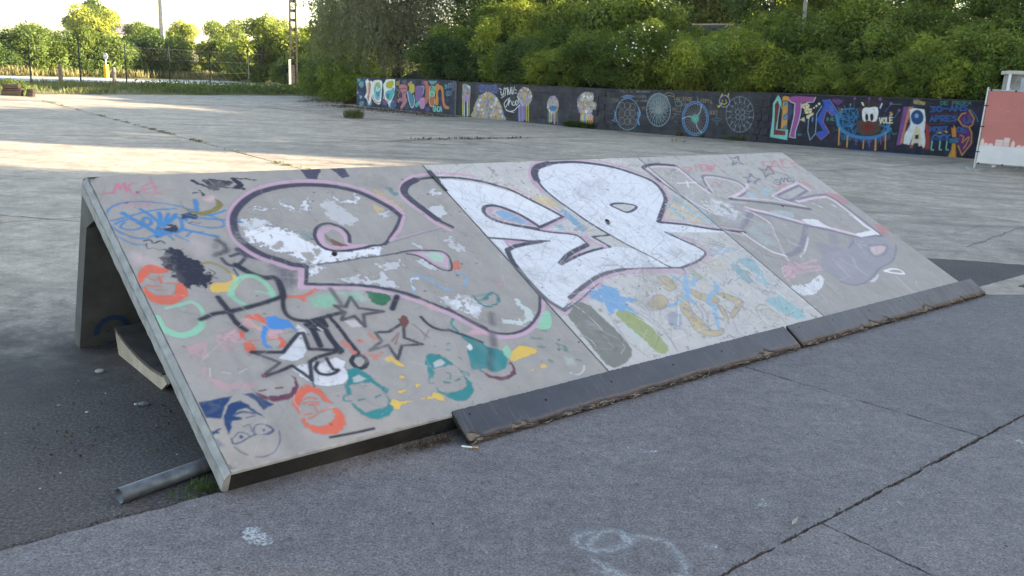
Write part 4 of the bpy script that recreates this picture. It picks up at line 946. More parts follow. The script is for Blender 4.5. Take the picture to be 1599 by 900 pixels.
WALL_ART = ["""f 3d6f80 .7 60 25 0 0 0 0:-55,974,549,987,551,782,-10,728
f 274a72 .7 80 30 0 0 0 0:-53,588,509,644,559,14,-6,7
f 8fc4cc .7 40 30 .35 0 0 0:223,959,199,905,138,874,68,881,21,922,21,978,67,1023,137,1036,198,1011
f 8fc4cc .7 40 30 .35 0 0 0:448,778,413,697,321,650,217,659,148,721,147,806,215,873,319,893,411,855
f c9d4e2 .7 40 30 .35 0 0 0:341,305,321,259,270,233,211,237,173,271,172,319,210,357,269,369,320,348
f 8fc4cc .7 40 30 .35 0 0 0:438,48,406,-25,324,-68,231,-61,169,-7,169,69,229,131,323,150,405,117
f c9d4e2 .7 40 30 .35 0 0 0:98,457,84,424,47,405,4,409,-24,434,-24,468,4,495,46,503,83,488
f 8fc4cc .7 40 30 .35 0 0 0:2294,122,2251,16,2137,-46,2006,-36,1918,43,1916,154,2000,243,2131,270,2246,222
f 8fc4cc .7 40 30 .35 0 0 0:924,119,889,37,799,-11,696,-2,628,58,627,143,694,212,797,233,888,196
f f2f4f6 1 14 12 0 0 0 0:528,918,655,1019,762,901,867,960,974,857,916,446,877,198,751,26,642,212,470,312,618,512
f f2f4f6 1 14 8 0 1 0 0:932,828,1056,969,1430,985,1514,855,1478,558,1443,205,1320,75,1067,155,917,365
f f2f4f6 1 14 8 0 0 0 0:1556,830,1716,1025,1959,1062,2221,1060,2227,757,2174,462,2057,268,1919,45,1814,173,1565,320,1602,564
f c98f7c 1 14 8 0 0 0 0:699,871,783,902,869,798,789,439,729,134,620,293,703,517
f e6c9ae .7 14 8 0 0 0 0:614,840,699,844,703,517,555,344
f 7cc8cc 1 14 4 0 1 0 0:1019,642,1141,865,1348,901,1435,663,1398,391,1297,223,1107,294
f c3c43a 1 14 4 0 0 0 0:1120,891,1348,901,1371,795,1143,730
f 3f9db2 1 14 4 0 0 0 0:1146,540,1311,657,1356,416,1233,328
s d17a6a 1 14 2 0 1 41 0:979,423,1024,261,1235,138,1402,175
s ffffff 1 14 2 0 1 40 0:1185,705,1229,572,1352,686
f c6c22c 1 14 4 0 1 0 0:1759,920,2041,1013,2163,939,2087,750,1845,711,1721,785
f 58bfc6 1 14 4 0 1 0 0:1685,515,1846,631,2167,754,2153,487,1975,263,1771,305
f 2f8fa4 1 14 4 0 0 0 0:1726,490,1929,528,1893,339,1770,332
s e8e9e4 1 14 2 0 1 39 0:1804,709,1967,664,2126,805
s cc6a58 1 14 2 0 1 43 0:1604,457,1648,298,1854,202
s bfe6ea 1 14 2 0 1 36 0:1916,206,1907,17
f 7a76a8 .7 40 4 0 0 0 0:1525,237,1731,222,1775,90,1569,77
f 3f4f96 .8 50 20 0 0 0 0:1978,156,2258,280,2265,-14,2022,-3
f c97f86 1 14 6 0 1 0 0:2445,833,2602,893,2878,854,2883,658,2830,472,2912,319,2741,97,2585,-20,2543,84,2658,251,2611,539,2488,690
f c47a8e 1 14 6 0 1 0 0:2378,314,2535,402,2675,357,2618,248,2498,294,2460,212,2379,234
f d3a03c 1 14 6 0 1 0 0:2915,921,3106,1034,3168,907,3035,823
f d0c23c 1 14 6 0 1 0 0:3033,875,3264,912,3272,653,3041,588
f 4d8fb6 1 14 6 0 1 0 0:2884,632,3039,667,3239,442,3300,342,3249,129,3133,95,2971,296
f 8d68a6 1 14 6 0 1 0 0:3343,838,3761,871,3751,601,3660,466,3475,300,3357,397
f 5fc0bc 1 14 6 0 1 0 0:3324,212,3588,359,3554,226,3404,100
f c58fc4 1 14 6 0 1 0 0:3605,411,3812,475,3856,271,3787,85,3633,127,3571,280
f d06f5a 1 14 6 0 1 0 0:3755,1038,3942,1072,4022,923,4135,877,4037,488,3950,277,3818,295,3880,685,3835,913
f 62b48c 1 14 6 0 1 0 0:4069,644,4209,881,4356,901,4366,634,4223,499,4078,388
f c8714c 1 14 6 0 1 0 0:4059,386,4184,548,4348,633,4340,352,4198,176,4103,209
f db913a 1 14 6 0 1 0 0:4358,863,4426,993,4573,974,4597,824,4510,718,4545,288,4380,277,4421,637
f d98b40 1 14 6 0 1 0 0:4556,948,4759,883,4827,533,4891,309,5093,221,5043,141,4860,180,4742,401,4692,728
s e2e2dc 1 14 2 0 1 29 0:2904,633,3010,298,3133,95,3249,116,3312,342,3236,547
s 8ad0cc 1 14 2 0 1 25 0:3667,854,3799,860,3751,601
s e6a9c8 1 14 2 0 1 25 0:3849,271,3840,201,3811,140,3766,98,3711,80,3655,90,3607,127,3574,184,3560,253,3569,323,3599,384,3644,426,3699,443,3755,432,3802,396,3836,339
s f0d7a0 1 14 2 0 1 25 0:4365,456,4358,352,4329,263,4283,202,4227,178,4170,195,4119,250,4084,336,4069,438,4076,542,4105,631,4152,692,4208,715,4265,698,4315,642,4350,557
s 9ad8d4 1 14 2 0 1 22 0:4370,736,4360,668,4329,608,4280,567,4221,550,4161,560,4109,596,4073,652,4059,720,4068,789,4100,849,4149,890,4208,906,4268,895,4320,859,4355,804
s 8a5aa0 1 14 2 0 1 29 0:2510,612,2616,354,2737,255
s 9a5a68 1 14 2 0 1 39 0:2488,717,2841,761
s 9a5a68 1 14 2 0 1 39 0:2610,565,2845,630
f b8a23c .8 14 16 .3 0 0 0:2263,970,2500,1020,2445,833,2286,839
f 666a80 .9 14 4 0 0 0 0:2875,985,2865,952,2836,924,2792,904,2740,895,2687,899,2642,915,2611,940,2600,972,2610,1005,2639,1033,2683,1053,2736,1062,2788,1058,2833,1042,2863,1016
f 6ab6c4 .9 14 10 .2 0 0 0:3997,1087,4458,1108,4388,1016,4170,942
f 6a6ab0 .8 24 4 0 0 0 0:2247,771,2367,790,2370,631,2270,653
s b8a84a 1 14 2 0 1 29 0:2409,686,2470,610,2414,475,2455,424
f 3a6a5a .6 30 10 0 0 0 0:2818,155,2974,191,3019,9,2862,-15
f 5a4f9a .8 20 10 0 0 0 0:3842,141,4123,184,4110,3,3904,-24
s 6fb4cf 1 14 2 0 0 21 0:4925,977,4877,989,4846,953,4928,895,4898,852,4850,863
s 6fb4cf 1 14 2 0 0 21 0:4931,1007,4937,869
s 6fb4cf 1 14 2 0 0 21 0:5010,1010,5016,873
s 6fb4cf 1 14 2 0 0 21 0:4934,938,5013,942
s 6fb4cf 1 14 2 0 0 21 0:5017,1026,5096,1029
s 6fb4cf 1 14 2 0 0 21 0:5057,1028,5062,890
s 6fb4cf 1 14 2 0 0 21 0:5182,1035,5134,1046,5105,1011,5185,953,5156,910,5108,922
s 6fb4cf 1 14 2 0 0 21 0:5002,753,4946,766,4912,683,4953,603,5008,623,5005,688,4968,686
s 6fb4cf 1 14 2 0 0 21 0:5062,780,5017,729,5020,664,5069,617,5113,669,5110,734,5062,780
s 6fb4cf 1 14 2 0 0 21 0:5168,793,5173,679
s 6fb4cf 1 14 2 0 0 21 0:5175,647,5175,631
s 7fd4cc 1 14 2 0 0 37 0:4376,182,4313,196,4275,104,4320,17,4381,39,4378,111,4337,108
s 7fd4cc 1 14 2 0 0 37 0:4398,18,4391,197,4501,25,4494,204
s 7fd4cc 1 14 2 0 0 37 0:4561,204,4512,147,4514,75,4568,25,4617,82,4614,154,4561,204
s 7fd4cc 1 14 2 0 0 37 0:4635,26,4679,207,4737,32
s 7fd4cc 1 14 2 0 0 37 0:4653,89,4714,93
f 7a70a8 .7 30 4 0 0 0 0:5198,1104,5314,1121,5329,786,5247,807""", """f b0a8a0 1 14 4 0 1 0 0:389,810,376,705,327,614,251,551,158,524,63,540,-20,594,-77,680,-101,784,-87,889,-38,981,39,1043,132,1069,227,1052,308,998,365,912
f e0b23a .92 9 4 0 0 0 0:38,987,-13,953,-29,1024,23,1055
f 8aa06a .92 9 4 0 0 0 0:387,933,295,872,218,933,300,1021
f d9c24a .92 9 4 0 0 0 0:-50,677,-135,722,-66,798,-11,734
f 6f86c0 .92 9 4 0 0 0 0:301,874,212,858,172,925,264,962
f 8aa06a .92 9 4 0 0 0 0:63,733,2,744,11,809,89,798
f a59ac8 .92 9 4 0 0 0 0:215,574,177,553,141,580,187,608
f 8f8a9a .92 9 4 0 0 0 0:80,656,9,664,13,735,77,718
f 8f8a9a .92 9 4 0 0 0 0:60,980,96,1033,162,1013,124,952
f c77a4a .92 9 4 0 0 0 0:248,691,168,761,276,834,335,733
f 6f86c0 .92 9 4 0 0 0 0:176,934,123,898,87,937,130,984
f 8f8a9a .92 9 4 0 0 0 0:303,808,244,821,247,885,315,874
f 8aa06a .92 9 4 0 0 0 0:310,857,312,946,397,936,389,857
f 6f86c0 .92 9 4 0 0 0 0:377,905,274,872,275,946,346,977
f a59ac8 .92 9 4 0 0 0 0:303,579,219,654,303,736,373,652
f 7cc0b8 .92 9 4 0 0 0 0:264,979,185,972,198,1053,276,1043
f a59ac8 .92 9 4 0 0 0 0:213,803,112,833,108,918,211,915
f a59ac8 .92 9 4 0 0 0 0:95,621,61,690,122,723,150,666
f e9e6f0 .92 9 4 0 0 0 0:23,587,60,636,110,610,81,567
f e6e6e8 .92 9 4 0 0 0 0:-3,562,-9,626,65,636,75,577
f d9c24a .92 9 4 0 0 0 0:347,594,259,636,314,707,395,670
f 8aa06a .92 9 4 0 0 0 0:21,530,25,585,72,582,77,529
f b9b0c8 .92 9 4 0 0 0 0:388,607,256,588,213,672,325,702
f e6e6e8 .92 9 4 0 0 0 0:296,901,260,987,351,1011,380,938
f c2a2b4 .92 9 4 0 0 0 0:302,829,310,905,371,895,377,830
f 8aa06a .92 9 4 0 0 0 0:94,998,31,1042,65,1092,145,1067
f e9e6f0 .92 9 4 0 0 0 0:294,960,236,969,236,1018,303,1016
f b0a8a0 1 14 4 0 1 0 0:544,-50,551,190,644,468,839,716,1151,840,1424,798,1657,629,1827,374,1929,148,1941,-51
f c2a2b4 .92 9 4 0 0 0 0:919,707,949,740,985,722,962,691
f 6f86c0 .92 9 4 0 0 0 0:1097,581,1053,631,1085,687,1133,639
f e0b23a .92 9 4 0 0 0 0:1157,811,1095,727,1036,809,1097,891
f 8aa06a .92 9 4 0 0 0 0:755,-32,720,79,843,89,882,-10
f e9e6f0 .92 9 4 0 0 0 0:948,156,887,233,975,300,1039,202
f e9e6f0 .92 9 4 0 0 0 0:814,514,841,555,877,536,861,490
f e0b23a .92 9 4 0 0 0 0:1394,612,1345,578,1302,621,1360,645
f e9e6f0 .92 9 4 0 0 0 0:787,522,804,619,911,601,886,485
f e0b23a .92 9 4 0 0 0 0:1413,431,1373,471,1399,517,1444,481
f e0b23a .92 9 4 0 0 0 0:640,-107,497,-94,504,-2,618,0
f b9b0c8 .92 9 4 0 0 0 0:1077,215,1022,275,1112,311,1177,243
f f4f2f4 .92 9 4 0 0 0 0:1786,384,1743,388,1748,440,1790,431
f d9c24a .92 9 4 0 0 0 0:1295,638,1253,737,1348,761,1391,684
f d9c24a .92 9 4 0 0 0 0:1513,125,1550,225,1645,165,1584,56
f a59ac8 .92 9 4 0 0 0 0:1601,218,1499,166,1458,246,1537,282
f b9b0c8 .92 9 4 0 0 0 0:976,527,995,583,1054,588,1045,513
f e9e6f0 .92 9 4 0 0 0 0:955,121,900,173,954,222,999,176
f d8cfd0 .92 9 4 0 0 0 0:1442,417,1476,501,1573,470,1535,381
f d8cfd0 .92 9 4 0 0 0 0:776,180,738,247,798,281,853,228
f 8aa06a .92 9 4 0 0 0 0:1531,311,1520,378,1587,407,1592,336
f e0b23a .92 9 4 0 0 0 0:1295,7,1303,76,1391,84,1374,-3
f c2a2b4 .92 9 4 0 0 0 0:1850,94,1778,144,1848,211,1910,146
f a59ac8 .92 9 4 0 0 0 0:1058,214,957,216,983,335,1104,308
f 8aa06a .92 9 4 0 0 0 0:985,329,929,284,901,344,947,400
f 8aa06a .92 9 4 0 0 0 0:1797,-85,1750,-32,1785,39,1836,-23
f e0b23a .92 9 4 0 0 0 0:1307,413,1250,420,1263,494,1338,473
f 8f8a9a .92 9 4 0 0 0 0:1332,269,1287,343,1382,365,1411,290
f c2a2b4 .92 9 4 0 0 0 0:1790,253,1735,270,1767,316,1813,289
f e0b23a .92 9 4 0 0 0 0:907,372,824,365,821,441,921,440
f d9c24a .92 9 4 0 0 0 0:801,442,802,516,881,506,865,416
f e9e6f0 .92 9 4 0 0 0 0:1090,734,1036,716,1019,785,1084,792
f e0b23a .92 9 4 0 0 0 0:927,8,897,132,1020,147,1051,40
f 8f8a9a .92 9 4 0 0 0 0:1395,212,1276,205,1280,318,1404,310
f 8aa06a .92 9 4 0 0 0 0:1279,-88,1239,-26,1273,23,1337,-23
f b9b0c8 .92 9 4 0 0 0 0:691,427,682,498,735,512,755,454
f e9e6f0 .92 9 4 0 0 0 0:1330,58,1398,160,1474,107,1432,31
f f0eef2 .92 9 4 0 0 0 0:1911,64,1869,28,1830,67,1877,115
f c77a4a .92 9 4 0 0 0 0:1542,592,1503,635,1538,677,1579,635
f 8f8a9a .92 9 4 0 0 0 0:991,232,968,313,1041,355,1087,272
f d8cfd0 .92 9 4 0 0 0 0:1487,447,1476,573,1593,576,1616,464
f f0eef2 .92 9 4 0 0 0 0:769,296,693,384,759,460,829,390
f e0b23a .92 9 4 0 0 0 0:980,98,929,209,1040,225,1070,134
f e0b23a .92 9 4 0 0 0 0:1368,623,1295,677,1367,725,1433,676
f e0b23a .92 9 4 0 0 0 0:922,407,850,409,830,479,927,481
f 8f8a9a .92 9 4 0 0 0 0:1880,-56,1882,5,1935,9,1938,-46
f d8cfd0 .92 9 4 0 0 0 0:1372,405,1276,418,1304,507,1383,478
f d8cfd0 .92 9 4 0 0 0 0:1493,164,1413,171,1413,227,1486,232
f f4f2f4 .92 9 4 0 0 0 0:1036,217,962,197,945,257,1009,283
f c77a4a .92 9 4 0 0 0 0:1564,312,1568,407,1654,380,1663,302
f 6f86c0 .92 9 4 0 0 0 0:1038,468,998,510,1046,558,1106,502
f c2a2b4 .92 9 4 0 0 0 0:1115,270,1006,256,978,335,1071,367
f 6f86c0 .92 9 4 0 0 0 0:1004,125,936,24,873,113,929,212
f e0b23a .92 9 4 0 0 0 0:855,348,844,454,972,448,955,355
f 6f86c0 .92 9 4 0 0 0 0:874,425,854,464,888,493,914,451
f 8aa06a .92 9 4 0 0 0 0:1125,224,1174,295,1238,272,1213,193
f 8aa06a .92 9 4 0 0 0 0:1504,1,1397,10,1410,92,1489,96
f a59ac8 .92 9 4 0 0 0 0:1250,298,1142,242,1113,345,1207,390
f e0b23a .92 9 4 0 0 0 0:1289,445,1305,532,1396,510,1385,410
f e9e6f0 .92 9 4 0 0 0 0:997,92,969,127,1007,158,1042,116
f 8aa06a .92 9 4 0 0 0 0:1199,243,1130,204,1085,277,1172,321
f 6f86c0 .92 9 4 0 0 0 0:836,108,751,69,724,174,812,205
f f0eef2 .92 9 4 0 0 0 0:1747,183,1728,270,1829,272,1848,170
f e9e6f0 .92 9 4 0 0 0 0:1414,315,1316,322,1338,410,1422,397
f e0b23a .92 9 4 0 0 0 0:1063,199,989,164,957,236,1026,286
f d8cfd0 .92 9 4 0 0 0 0:1507,50,1404,72,1428,168,1541,150
f 8f8a9a .92 9 4 0 0 0 0:1137,335,1118,438,1220,446,1254,358
f 6f86c0 .92 9 4 0 0 0 0:1588,575,1473,547,1436,646,1557,655
f d8cfd0 .92 9 4 0 0 0 0:1722,186,1692,271,1758,294,1801,227
f e0b23a .92 9 4 0 0 0 0:952,74,876,75,880,137,959,145
f 6f86c0 .92 9 4 0 0 0 0:1345,-61,1227,-80,1198,15,1320,37
f f4f2f4 .92 9 4 0 0 0 0:846,334,760,312,741,397,826,417
f 8aa06a .92 9 4 0 0 0 0:1422,618,1340,548,1261,631,1359,718
f e0b23a .92 9 4 0 0 0 0:1116,657,1063,677,1098,720,1144,692
f d9c24a .92 9 4 0 0 0 0:868,-50,819,-10,837,48,891,15
f c77a4a .92 9 4 0 0 0 0:1511,29,1542,108,1616,96,1602,27
f 6f86c0 .92 9 4 0 0 0 0:1814,177,1851,256,1942,224,1900,156
f 6f86c0 .92 9 4 0 0 0 0:1200,448,1139,523,1222,564,1277,496
f d8cfd0 .92 9 4 0 0 0 0:852,544,820,577,866,615,896,564
f d9c24a .92 9 4 0 0 0 0:707,-56,675,25,748,51,778,-25
f 8aa06a .92 9 4 0 0 0 0:778,582,739,697,848,735,915,622
f e0b23a .92 9 4 0 0 0 0:744,5,627,33,658,132,769,108
f e0b23a .92 9 4 0 0 0 0:1441,44,1353,113,1434,173,1494,118
f e9e6f0 .92 9 4 0 0 0 0:1526,556,1494,652,1599,679,1634,583
f 8aa06a .92 9 4 0 0 0 0:1512,-1,1558,77,1631,42,1592,-51
f 6f86c0 .92 9 4 0 0 0 0:1214,70,1219,159,1286,187,1313,94
f 8f8a9a .92 9 4 0 0 0 0:1240,-54,1207,33,1294,64,1314,-19
f 8f8a9a .92 9 4 0 0 0 0:729,-52,658,42,745,95,833,25
f c2a2b4 .92 9 4 0 0 0 0:770,264,647,263,647,372,756,354
f d9c24a .92 9 4 0 0 0 0:1296,779,1261,823,1309,850,1347,808
f b9b0c8 .92 9 4 0 0 0 0:1714,344,1597,362,1622,456,1735,428
f e0b23a .92 9 4 0 0 0 0:998,608,920,669,1018,739,1087,649
f e0b23a .92 9 4 0 0 0 0:1627,39,1649,153,1734,131,1744,40
f c2a2b4 .92 9 4 0 0 0 0:1206,782,1142,814,1194,865,1261,824
f 8f8a9a .92 9 4 0 0 0 0:1191,397,1132,403,1125,452,1195,460
f c2a2b4 .92 9 4 0 0 0 0:1504,117,1420,118,1418,191,1504,203
f d9c24a .92 9 4 0 0 0 0:1513,292,1434,261,1412,338,1481,378
f e0b23a .92 9 4 0 0 0 0:1085,634,949,658,991,744,1108,729
f e0b23a .92 9 4 0 0 0 0:653,218,556,220,538,292,648,305
f 6f86c0 .92 9 4 0 0 0 0:1402,453,1340,393,1291,454,1345,497
f 8aa06a .92 9 4 0 0 0 0:1745,128,1704,114,1687,150,1728,170
f a59ac8 .92 9 4 0 0 0 0:1888,145,1806,116,1786,193,1870,201
f e0b23a .92 9 4 0 0 0 0:1840,379,1775,316,1724,377,1779,420
f c77a4a .92 9 4 0 0 0 0:886,-32,861,11,909,39,946,-11
f 6f86c0 .92 9 4 0 0 0 0:900,477,854,449,835,496,890,528
f a59ac8 .92 9 4 0 0 0 0:946,627,833,627,833,703,935,699
f d9c24a .92 9 4 0 0 0 0:1702,425,1610,452,1623,522,1705,505
f e0b23a .92 9 4 0 0 0 0:1123,511,1128,559,1182,560,1181,507
f 8aa06a .92 9 4 0 0 0 0:808,-15,726,-1,745,78,835,59
f 8f8a9a .92 9 4 0 0 0 0:1220,494,1148,537,1180,617,1281,574
f 8f8a9a .92 9 4 0 0 0 0:864,9,784,0,774,62,845,75
f b0a8a0 1 14 4 0 1 0 0:3106,794,3090,676,3030,573,2934,501,2817,470,2695,486,2589,546,2514,642,2482,759,2499,878,2560,981,2658,1052,2776,1081,2896,1064,3001,1003,3074,909
f a59ac8 .92 9 4 0 0 0 0:2912,598,2904,647,2941,667,2968,616
f b9b0c8 .92 9 4 0 0 0 0:2866,907,2826,894,2821,931,2855,953
f b9b0c8 .92 9 4 0 0 0 0:2510,760,2474,863,2568,881,2577,792
f c77a4a .92 9 4 0 0 0 0:2879,865,2847,932,2929,965,2961,883
f 8f8a9a .92 9 4 0 0 0 0:2617,708,2645,785,2709,748,2675,674
f d8cfd0 .92 9 4 0 0 0 0:2676,1037,2728,1097,2794,1068,2750,995
f d9c24a .92 9 4 0 0 0 0:2644,673,2585,624,2535,675,2590,725
f f4f2f4 .92 9 4 0 0 0 0:2748,494,2688,470,2670,526,2723,535
f 8f8a9a .92 9 4 0 0 0 0:2852,463,2761,486,2779,563,2878,551
f d8cfd0 .92 9 4 0 0 0 0:2760,509,2770,553,2818,558,2806,504
f 8aa06a .92 9 4 0 0 0 0:2976,850,2953,892,2990,916,3004,876
f c2a2b4 .92 9 4 0 0 0 0:2977,825,2939,836,2952,886,3001,864
f e9e6f0 .92 9 4 0 0 0 0:2817,997,2789,961,2755,997,2790,1035
f 8f8a9a .92 9 4 0 0 0 0:2945,830,2938,888,2987,905,3010,837
f 6f86c0 .92 9 4 0 0 0 0:2889,762,2864,821,2910,847,2931,802
f a59ac8 .92 9 4 0 0 0 0:2910,651,2896,699,2943,707,2949,661
f a59ac8 .92 9 4 0 0 0 0:3012,672,2915,627,2866,706,2953,755
f 8f8a9a .92 9 4 0 0 0 0:2597,806,2549,737,2479,800,2545,848
f d9c24a .92 9 4 0 0 0 0:2576,635,2523,622,2503,682,2575,705
f d8cfd0 .92 9 4 0 0 0 0:2685,551,2637,552,2649,597,2692,582
f c77a4a .92 9 4 0 0 0 0:2543,872,2530,939,2617,955,2614,869
f f4f2f4 .92 9 4 0 0 0 0:2709,663,2638,667,2650,726,2714,724
f c77a4a .92 9 4 0 0 0 0:2747,808,2719,878,2789,902,2823,839
f a59ac8 .92 9 4 0 0 0 0:2535,572,2533,661,2608,663,2636,570
f a59ac8 .92 9 4 0 0 0 0:2762,987,2710,986,2704,1050,2758,1045
f d9c24a .92 9 4 0 0 0 0:2868,994,2849,1052,2917,1068,2939,1017
f 6f86c0 .92 9 4 0 0 0 0:2713,974,2640,1029,2685,1086,2758,1052
f 8f8a9a .92 9 4 0 0 0 0:2744,846,2696,829,2678,882,2732,907
f e9e6f0 .92 9 4 0 0 0 0:2539,633,2535,670,2582,680,2583,617
f 6f86c0 .92 9 4 0 0 0 0:2777,844,2737,864,2758,910,2799,882
f e9e6f0 .92 9 4 0 0 0 0:3028,795,3047,856,3113,828,3085,772
f 6f86c0 .92 9 4 0 0 0 0:2979,901,2917,919,2921,995,2997,990
f a59ac8 .92 9 4 0 0 0 0:2701,661,2670,716,2712,744,2757,703
f b9b0c8 .92 9 4 0 0 0 0:2711,580,2606,570,2613,665,2704,672
f 8aa06a .92 9 4 0 0 0 0:2557,581,2524,628,2578,654,2602,614
f a59ac8 .92 9 4 0 0 0 0:2805,508,2767,597,2853,629,2876,545
f b9b0c8 .92 9 4 0 0 0 0:2851,694,2815,709,2812,746,2859,740
f d8cfd0 .92 9 4 0 0 0 0:2939,780,2970,861,3063,825,3013,726
f c2a2b4 .92 9 4 0 0 0 0:3018,895,2974,900,2985,946,3027,935
f c2a2b4 .92 9 4 0 0 0 0:2783,801,2740,862,2802,886,2838,835
f c77a4a .92 9 4 0 0 0 0:2780,928,2695,964,2740,1037,2797,1000
f 8f8a9a .92 9 4 0 0 0 0:2729,695,2651,656,2606,713,2673,766
f d9c24a .92 9 4 0 0 0 0:2866,475,2833,497,2864,528,2894,498
f b9b0c8 .92 9 4 0 0 0 0:2700,874,2676,906,2707,939,2738,898
f e0b23a .92 9 4 0 0 0 0:2809,782,2772,731,2725,780,2770,836
f a59ac8 .92 9 4 0 0 0 0:2698,803,2668,903,2740,934,2783,833
f 6f86c0 .92 9 4 0 0 0 0:2924,598,2888,583,2878,612,2901,634
f a59ac8 .92 9 4 0 0 0 0:3010,780,2957,819,2996,868,3044,831
f d9c24a .92 9 4 0 0 0 0:2986,887,2985,968,3046,972,3056,899
f d8cfd0 .92 9 4 0 0 0 0:2563,957,2601,1012,2670,990,2629,928
f b9b0c8 .92 9 4 0 0 0 0:2514,729,2474,769,2505,818,2552,774
f 8f8a9a .92 9 4 0 0 0 0:2792,607,2723,589,2712,647,2784,657
f d9c24a .92 9 4 0 0 0 0:2862,825,2777,780,2733,854,2811,913
f e9e6f0 .92 9 4 0 0 0 0:2958,979,2892,986,2901,1037,2949,1025
f c77a4a .92 9 4 0 0 0 0:2870,976,2816,922,2759,975,2815,1031
f b0a8a0 1 14 4 0 1 0 0:4200,605,4191,496,4148,401,4077,334,3990,307,3899,322,3819,379,3761,468,3735,576,3745,686,3789,781,3860,846,3947,873,4037,856,4117,800,4174,711
f c2a2b4 .92 9 4 0 0 0 0:3872,573,3897,652,3952,598,3921,540
f 8f8a9a .92 9 4 0 0 0 0:3862,487,3809,460,3766,498,3819,527
f c2a2b4 .92 9 4 0 0 0 0:4049,299,3969,291,3946,370,4026,374
f 6f86c0 .92 9 4 0 0 0 0:4067,705,4018,793,4105,814,4145,747
f e0b23a .92 9 4 0 0 0 0:4069,680,4054,735,4129,741,4129,679
f d8cfd0 .92 9 4 0 0 0 0:3869,500,3888,545,3930,516,3902,473
f a59ac8 .92 9 4 0 0 0 0:4009,535,3979,571,3998,609,4041,578
f e0b23a .92 9 4 0 0 0 0:4190,548,4127,498,4090,559,4145,618
f d9c24a .92 9 4 0 0 0 0:4130,679,4097,680,4094,716,4130,717
f d9c24a .92 9 4 0 0 0 0:3989,437,3994,503,4055,492,4055,438
f b9b0c8 .92 9 4 0 0 0 0:3958,392,3944,461,4020,465,4021,381
f a59ac8 .92 9 4 0 0 0 0:3919,773,3903,857,4010,851,4007,779
f 3f7fc0 .92 9 4 0 0 0 0:4019,377,3976,417,4009,485,4078,422
f d9c24a .92 9 4 0 0 0 0:4085,382,4061,498,4161,491,4166,396
f d9c24a .92 9 4 0 0 0 0:4089,413,3985,400,3977,496,4074,511
f d9c24a .92 9 4 0 0 0 0:4040,720,3971,704,3951,753,3998,788
f 6f86c0 .92 9 4 0 0 0 0:4077,521,4055,556,4093,575,4118,536
f e0b23a .92 9 4 0 0 0 0:3995,673,3931,690,3945,775,4017,737
f b9b0c8 .92 9 4 0 0 0 0:3724,568,3741,663,3819,635,3796,531
f c2a2b4 .92 9 4 0 0 0 0:4040,829,3984,809,3965,855,4016,897
f c77a4a .92 9 4 0 0 0 0:4114,367,4077,386,4104,424,4129,393
f e0b23a .92 9 4 0 0 0 0:4066,695,4093,738,4123,710,4106,665
f b9b0c8 .92 9 4 0 0 0 0:3894,587,3876,638,3912,664,3946,624
f d9c24a .92 9 4 0 0 0 0:3823,405,3738,453,3782,510,3841,494
f b9b0c8 .92 9 4 0 0 0 0:4099,640,4026,711,4099,787,4155,702
f 6f86c0 .92 9 4 0 0 0 0:3934,772,3862,771,3852,834,3935,842
f d9c24a .92 9 4 0 0 0 0:3958,323,3917,409,3975,467,4029,384
f a59ac8 .92 9 4 0 0 0 0:3983,693,3892,708,3913,768,3970,770
f f4f2f4 .92 9 4 0 0 0 0:4028,573,3990,551,3957,580,3995,614
f c77a4a .92 9 4 0 0 0 0:3831,443,3828,476,3870,484,3877,442
f f4f2f4 .92 9 4 0 0 0 0:3808,382,3814,428,3866,420,3862,348
f e9e6f0 .92 9 4 0 0 0 0:3872,326,3831,336,3837,396,3878,375
f e9e6f0 .92 9 4 0 0 0 0:3729,485,3740,554,3801,539,3794,480
f c2a2b4 .92 9 4 0 0 0 0:3979,559,3924,594,3944,640,4003,628
f b0a8a0 1 14 4 0 1 0 0:5644,710,5630,563,5563,435,5454,344,5318,305,5176,325,5050,400,4960,520,4920,665,4936,814,5005,942,5116,1032,5253,1068,5393,1046,5516,971,5604,853
f 8f8a9a .92 9 4 0 0 0 0:5056,450,4981,491,5016,560,5082,537
f 8aa06a .92 9 4 0 0 0 0:5406,784,5415,851,5473,845,5473,780
f b9b0c8 .92 9 4 0 0 0 0:5203,455,5222,507,5276,497,5261,441
f e9e6f0 .92 9 4 0 0 0 0:5422,813,5420,845,5453,844,5460,814
f d9c24a .92 9 4 0 0 0 0:5049,412,5064,442,5098,427,5078,387
f 8aa06a .92 9 4 0 0 0 0:5154,367,5168,414,5201,386,5188,353
f c2a2b4 .92 9 4 0 0 0 0:5476,888,5409,934,5443,1011,5508,959
f b9b0c8 .92 9 4 0 0 0 0:5378,989,5433,1059,5510,1019,5468,924
f d9c24a .92 9 4 0 0 0 0:5550,656,5512,661,5524,700,5555,689
f 3f74b8 .92 9 4 0 0 0 0:4963,791,4920,788,4918,826,4959,825
f f4f2f4 .92 9 4 0 0 0 0:5182,971,5142,993,5162,1029,5193,1011
f 8aa06a .92 9 4 0 0 0 0:5580,693,5533,665,5512,730,5571,742
f c77a4a .92 9 4 0 0 0 0:5492,429,5427,447,5447,507,5496,485
f d8cfd0 .92 9 4 0 0 0 0:5111,740,5037,827,5097,913,5174,830
f d9c24a .92 9 4 0 0 0 0:5414,826,5384,881,5427,933,5483,862
f 8f9ad0 .92 9 4 0 0 0 0:5566,528,5567,607,5623,602,5630,527
f 3f74b8 .92 9 4 0 0 0 0:4992,515,4939,540,4965,582,5010,567
f d9c24a .92 9 4 0 0 0 0:5412,566,5453,662,5521,595,5488,513
f e9e6f0 .92 9 4 0 0 0 0:5291,808,5247,813,5230,863,5285,877
f 8f8a9a .92 9 4 0 0 0 0:5639,767,5591,719,5551,785,5605,834
f 6f86c0 .92 9 4 0 0 0 0:5052,709,5042,781,5106,774,5111,715
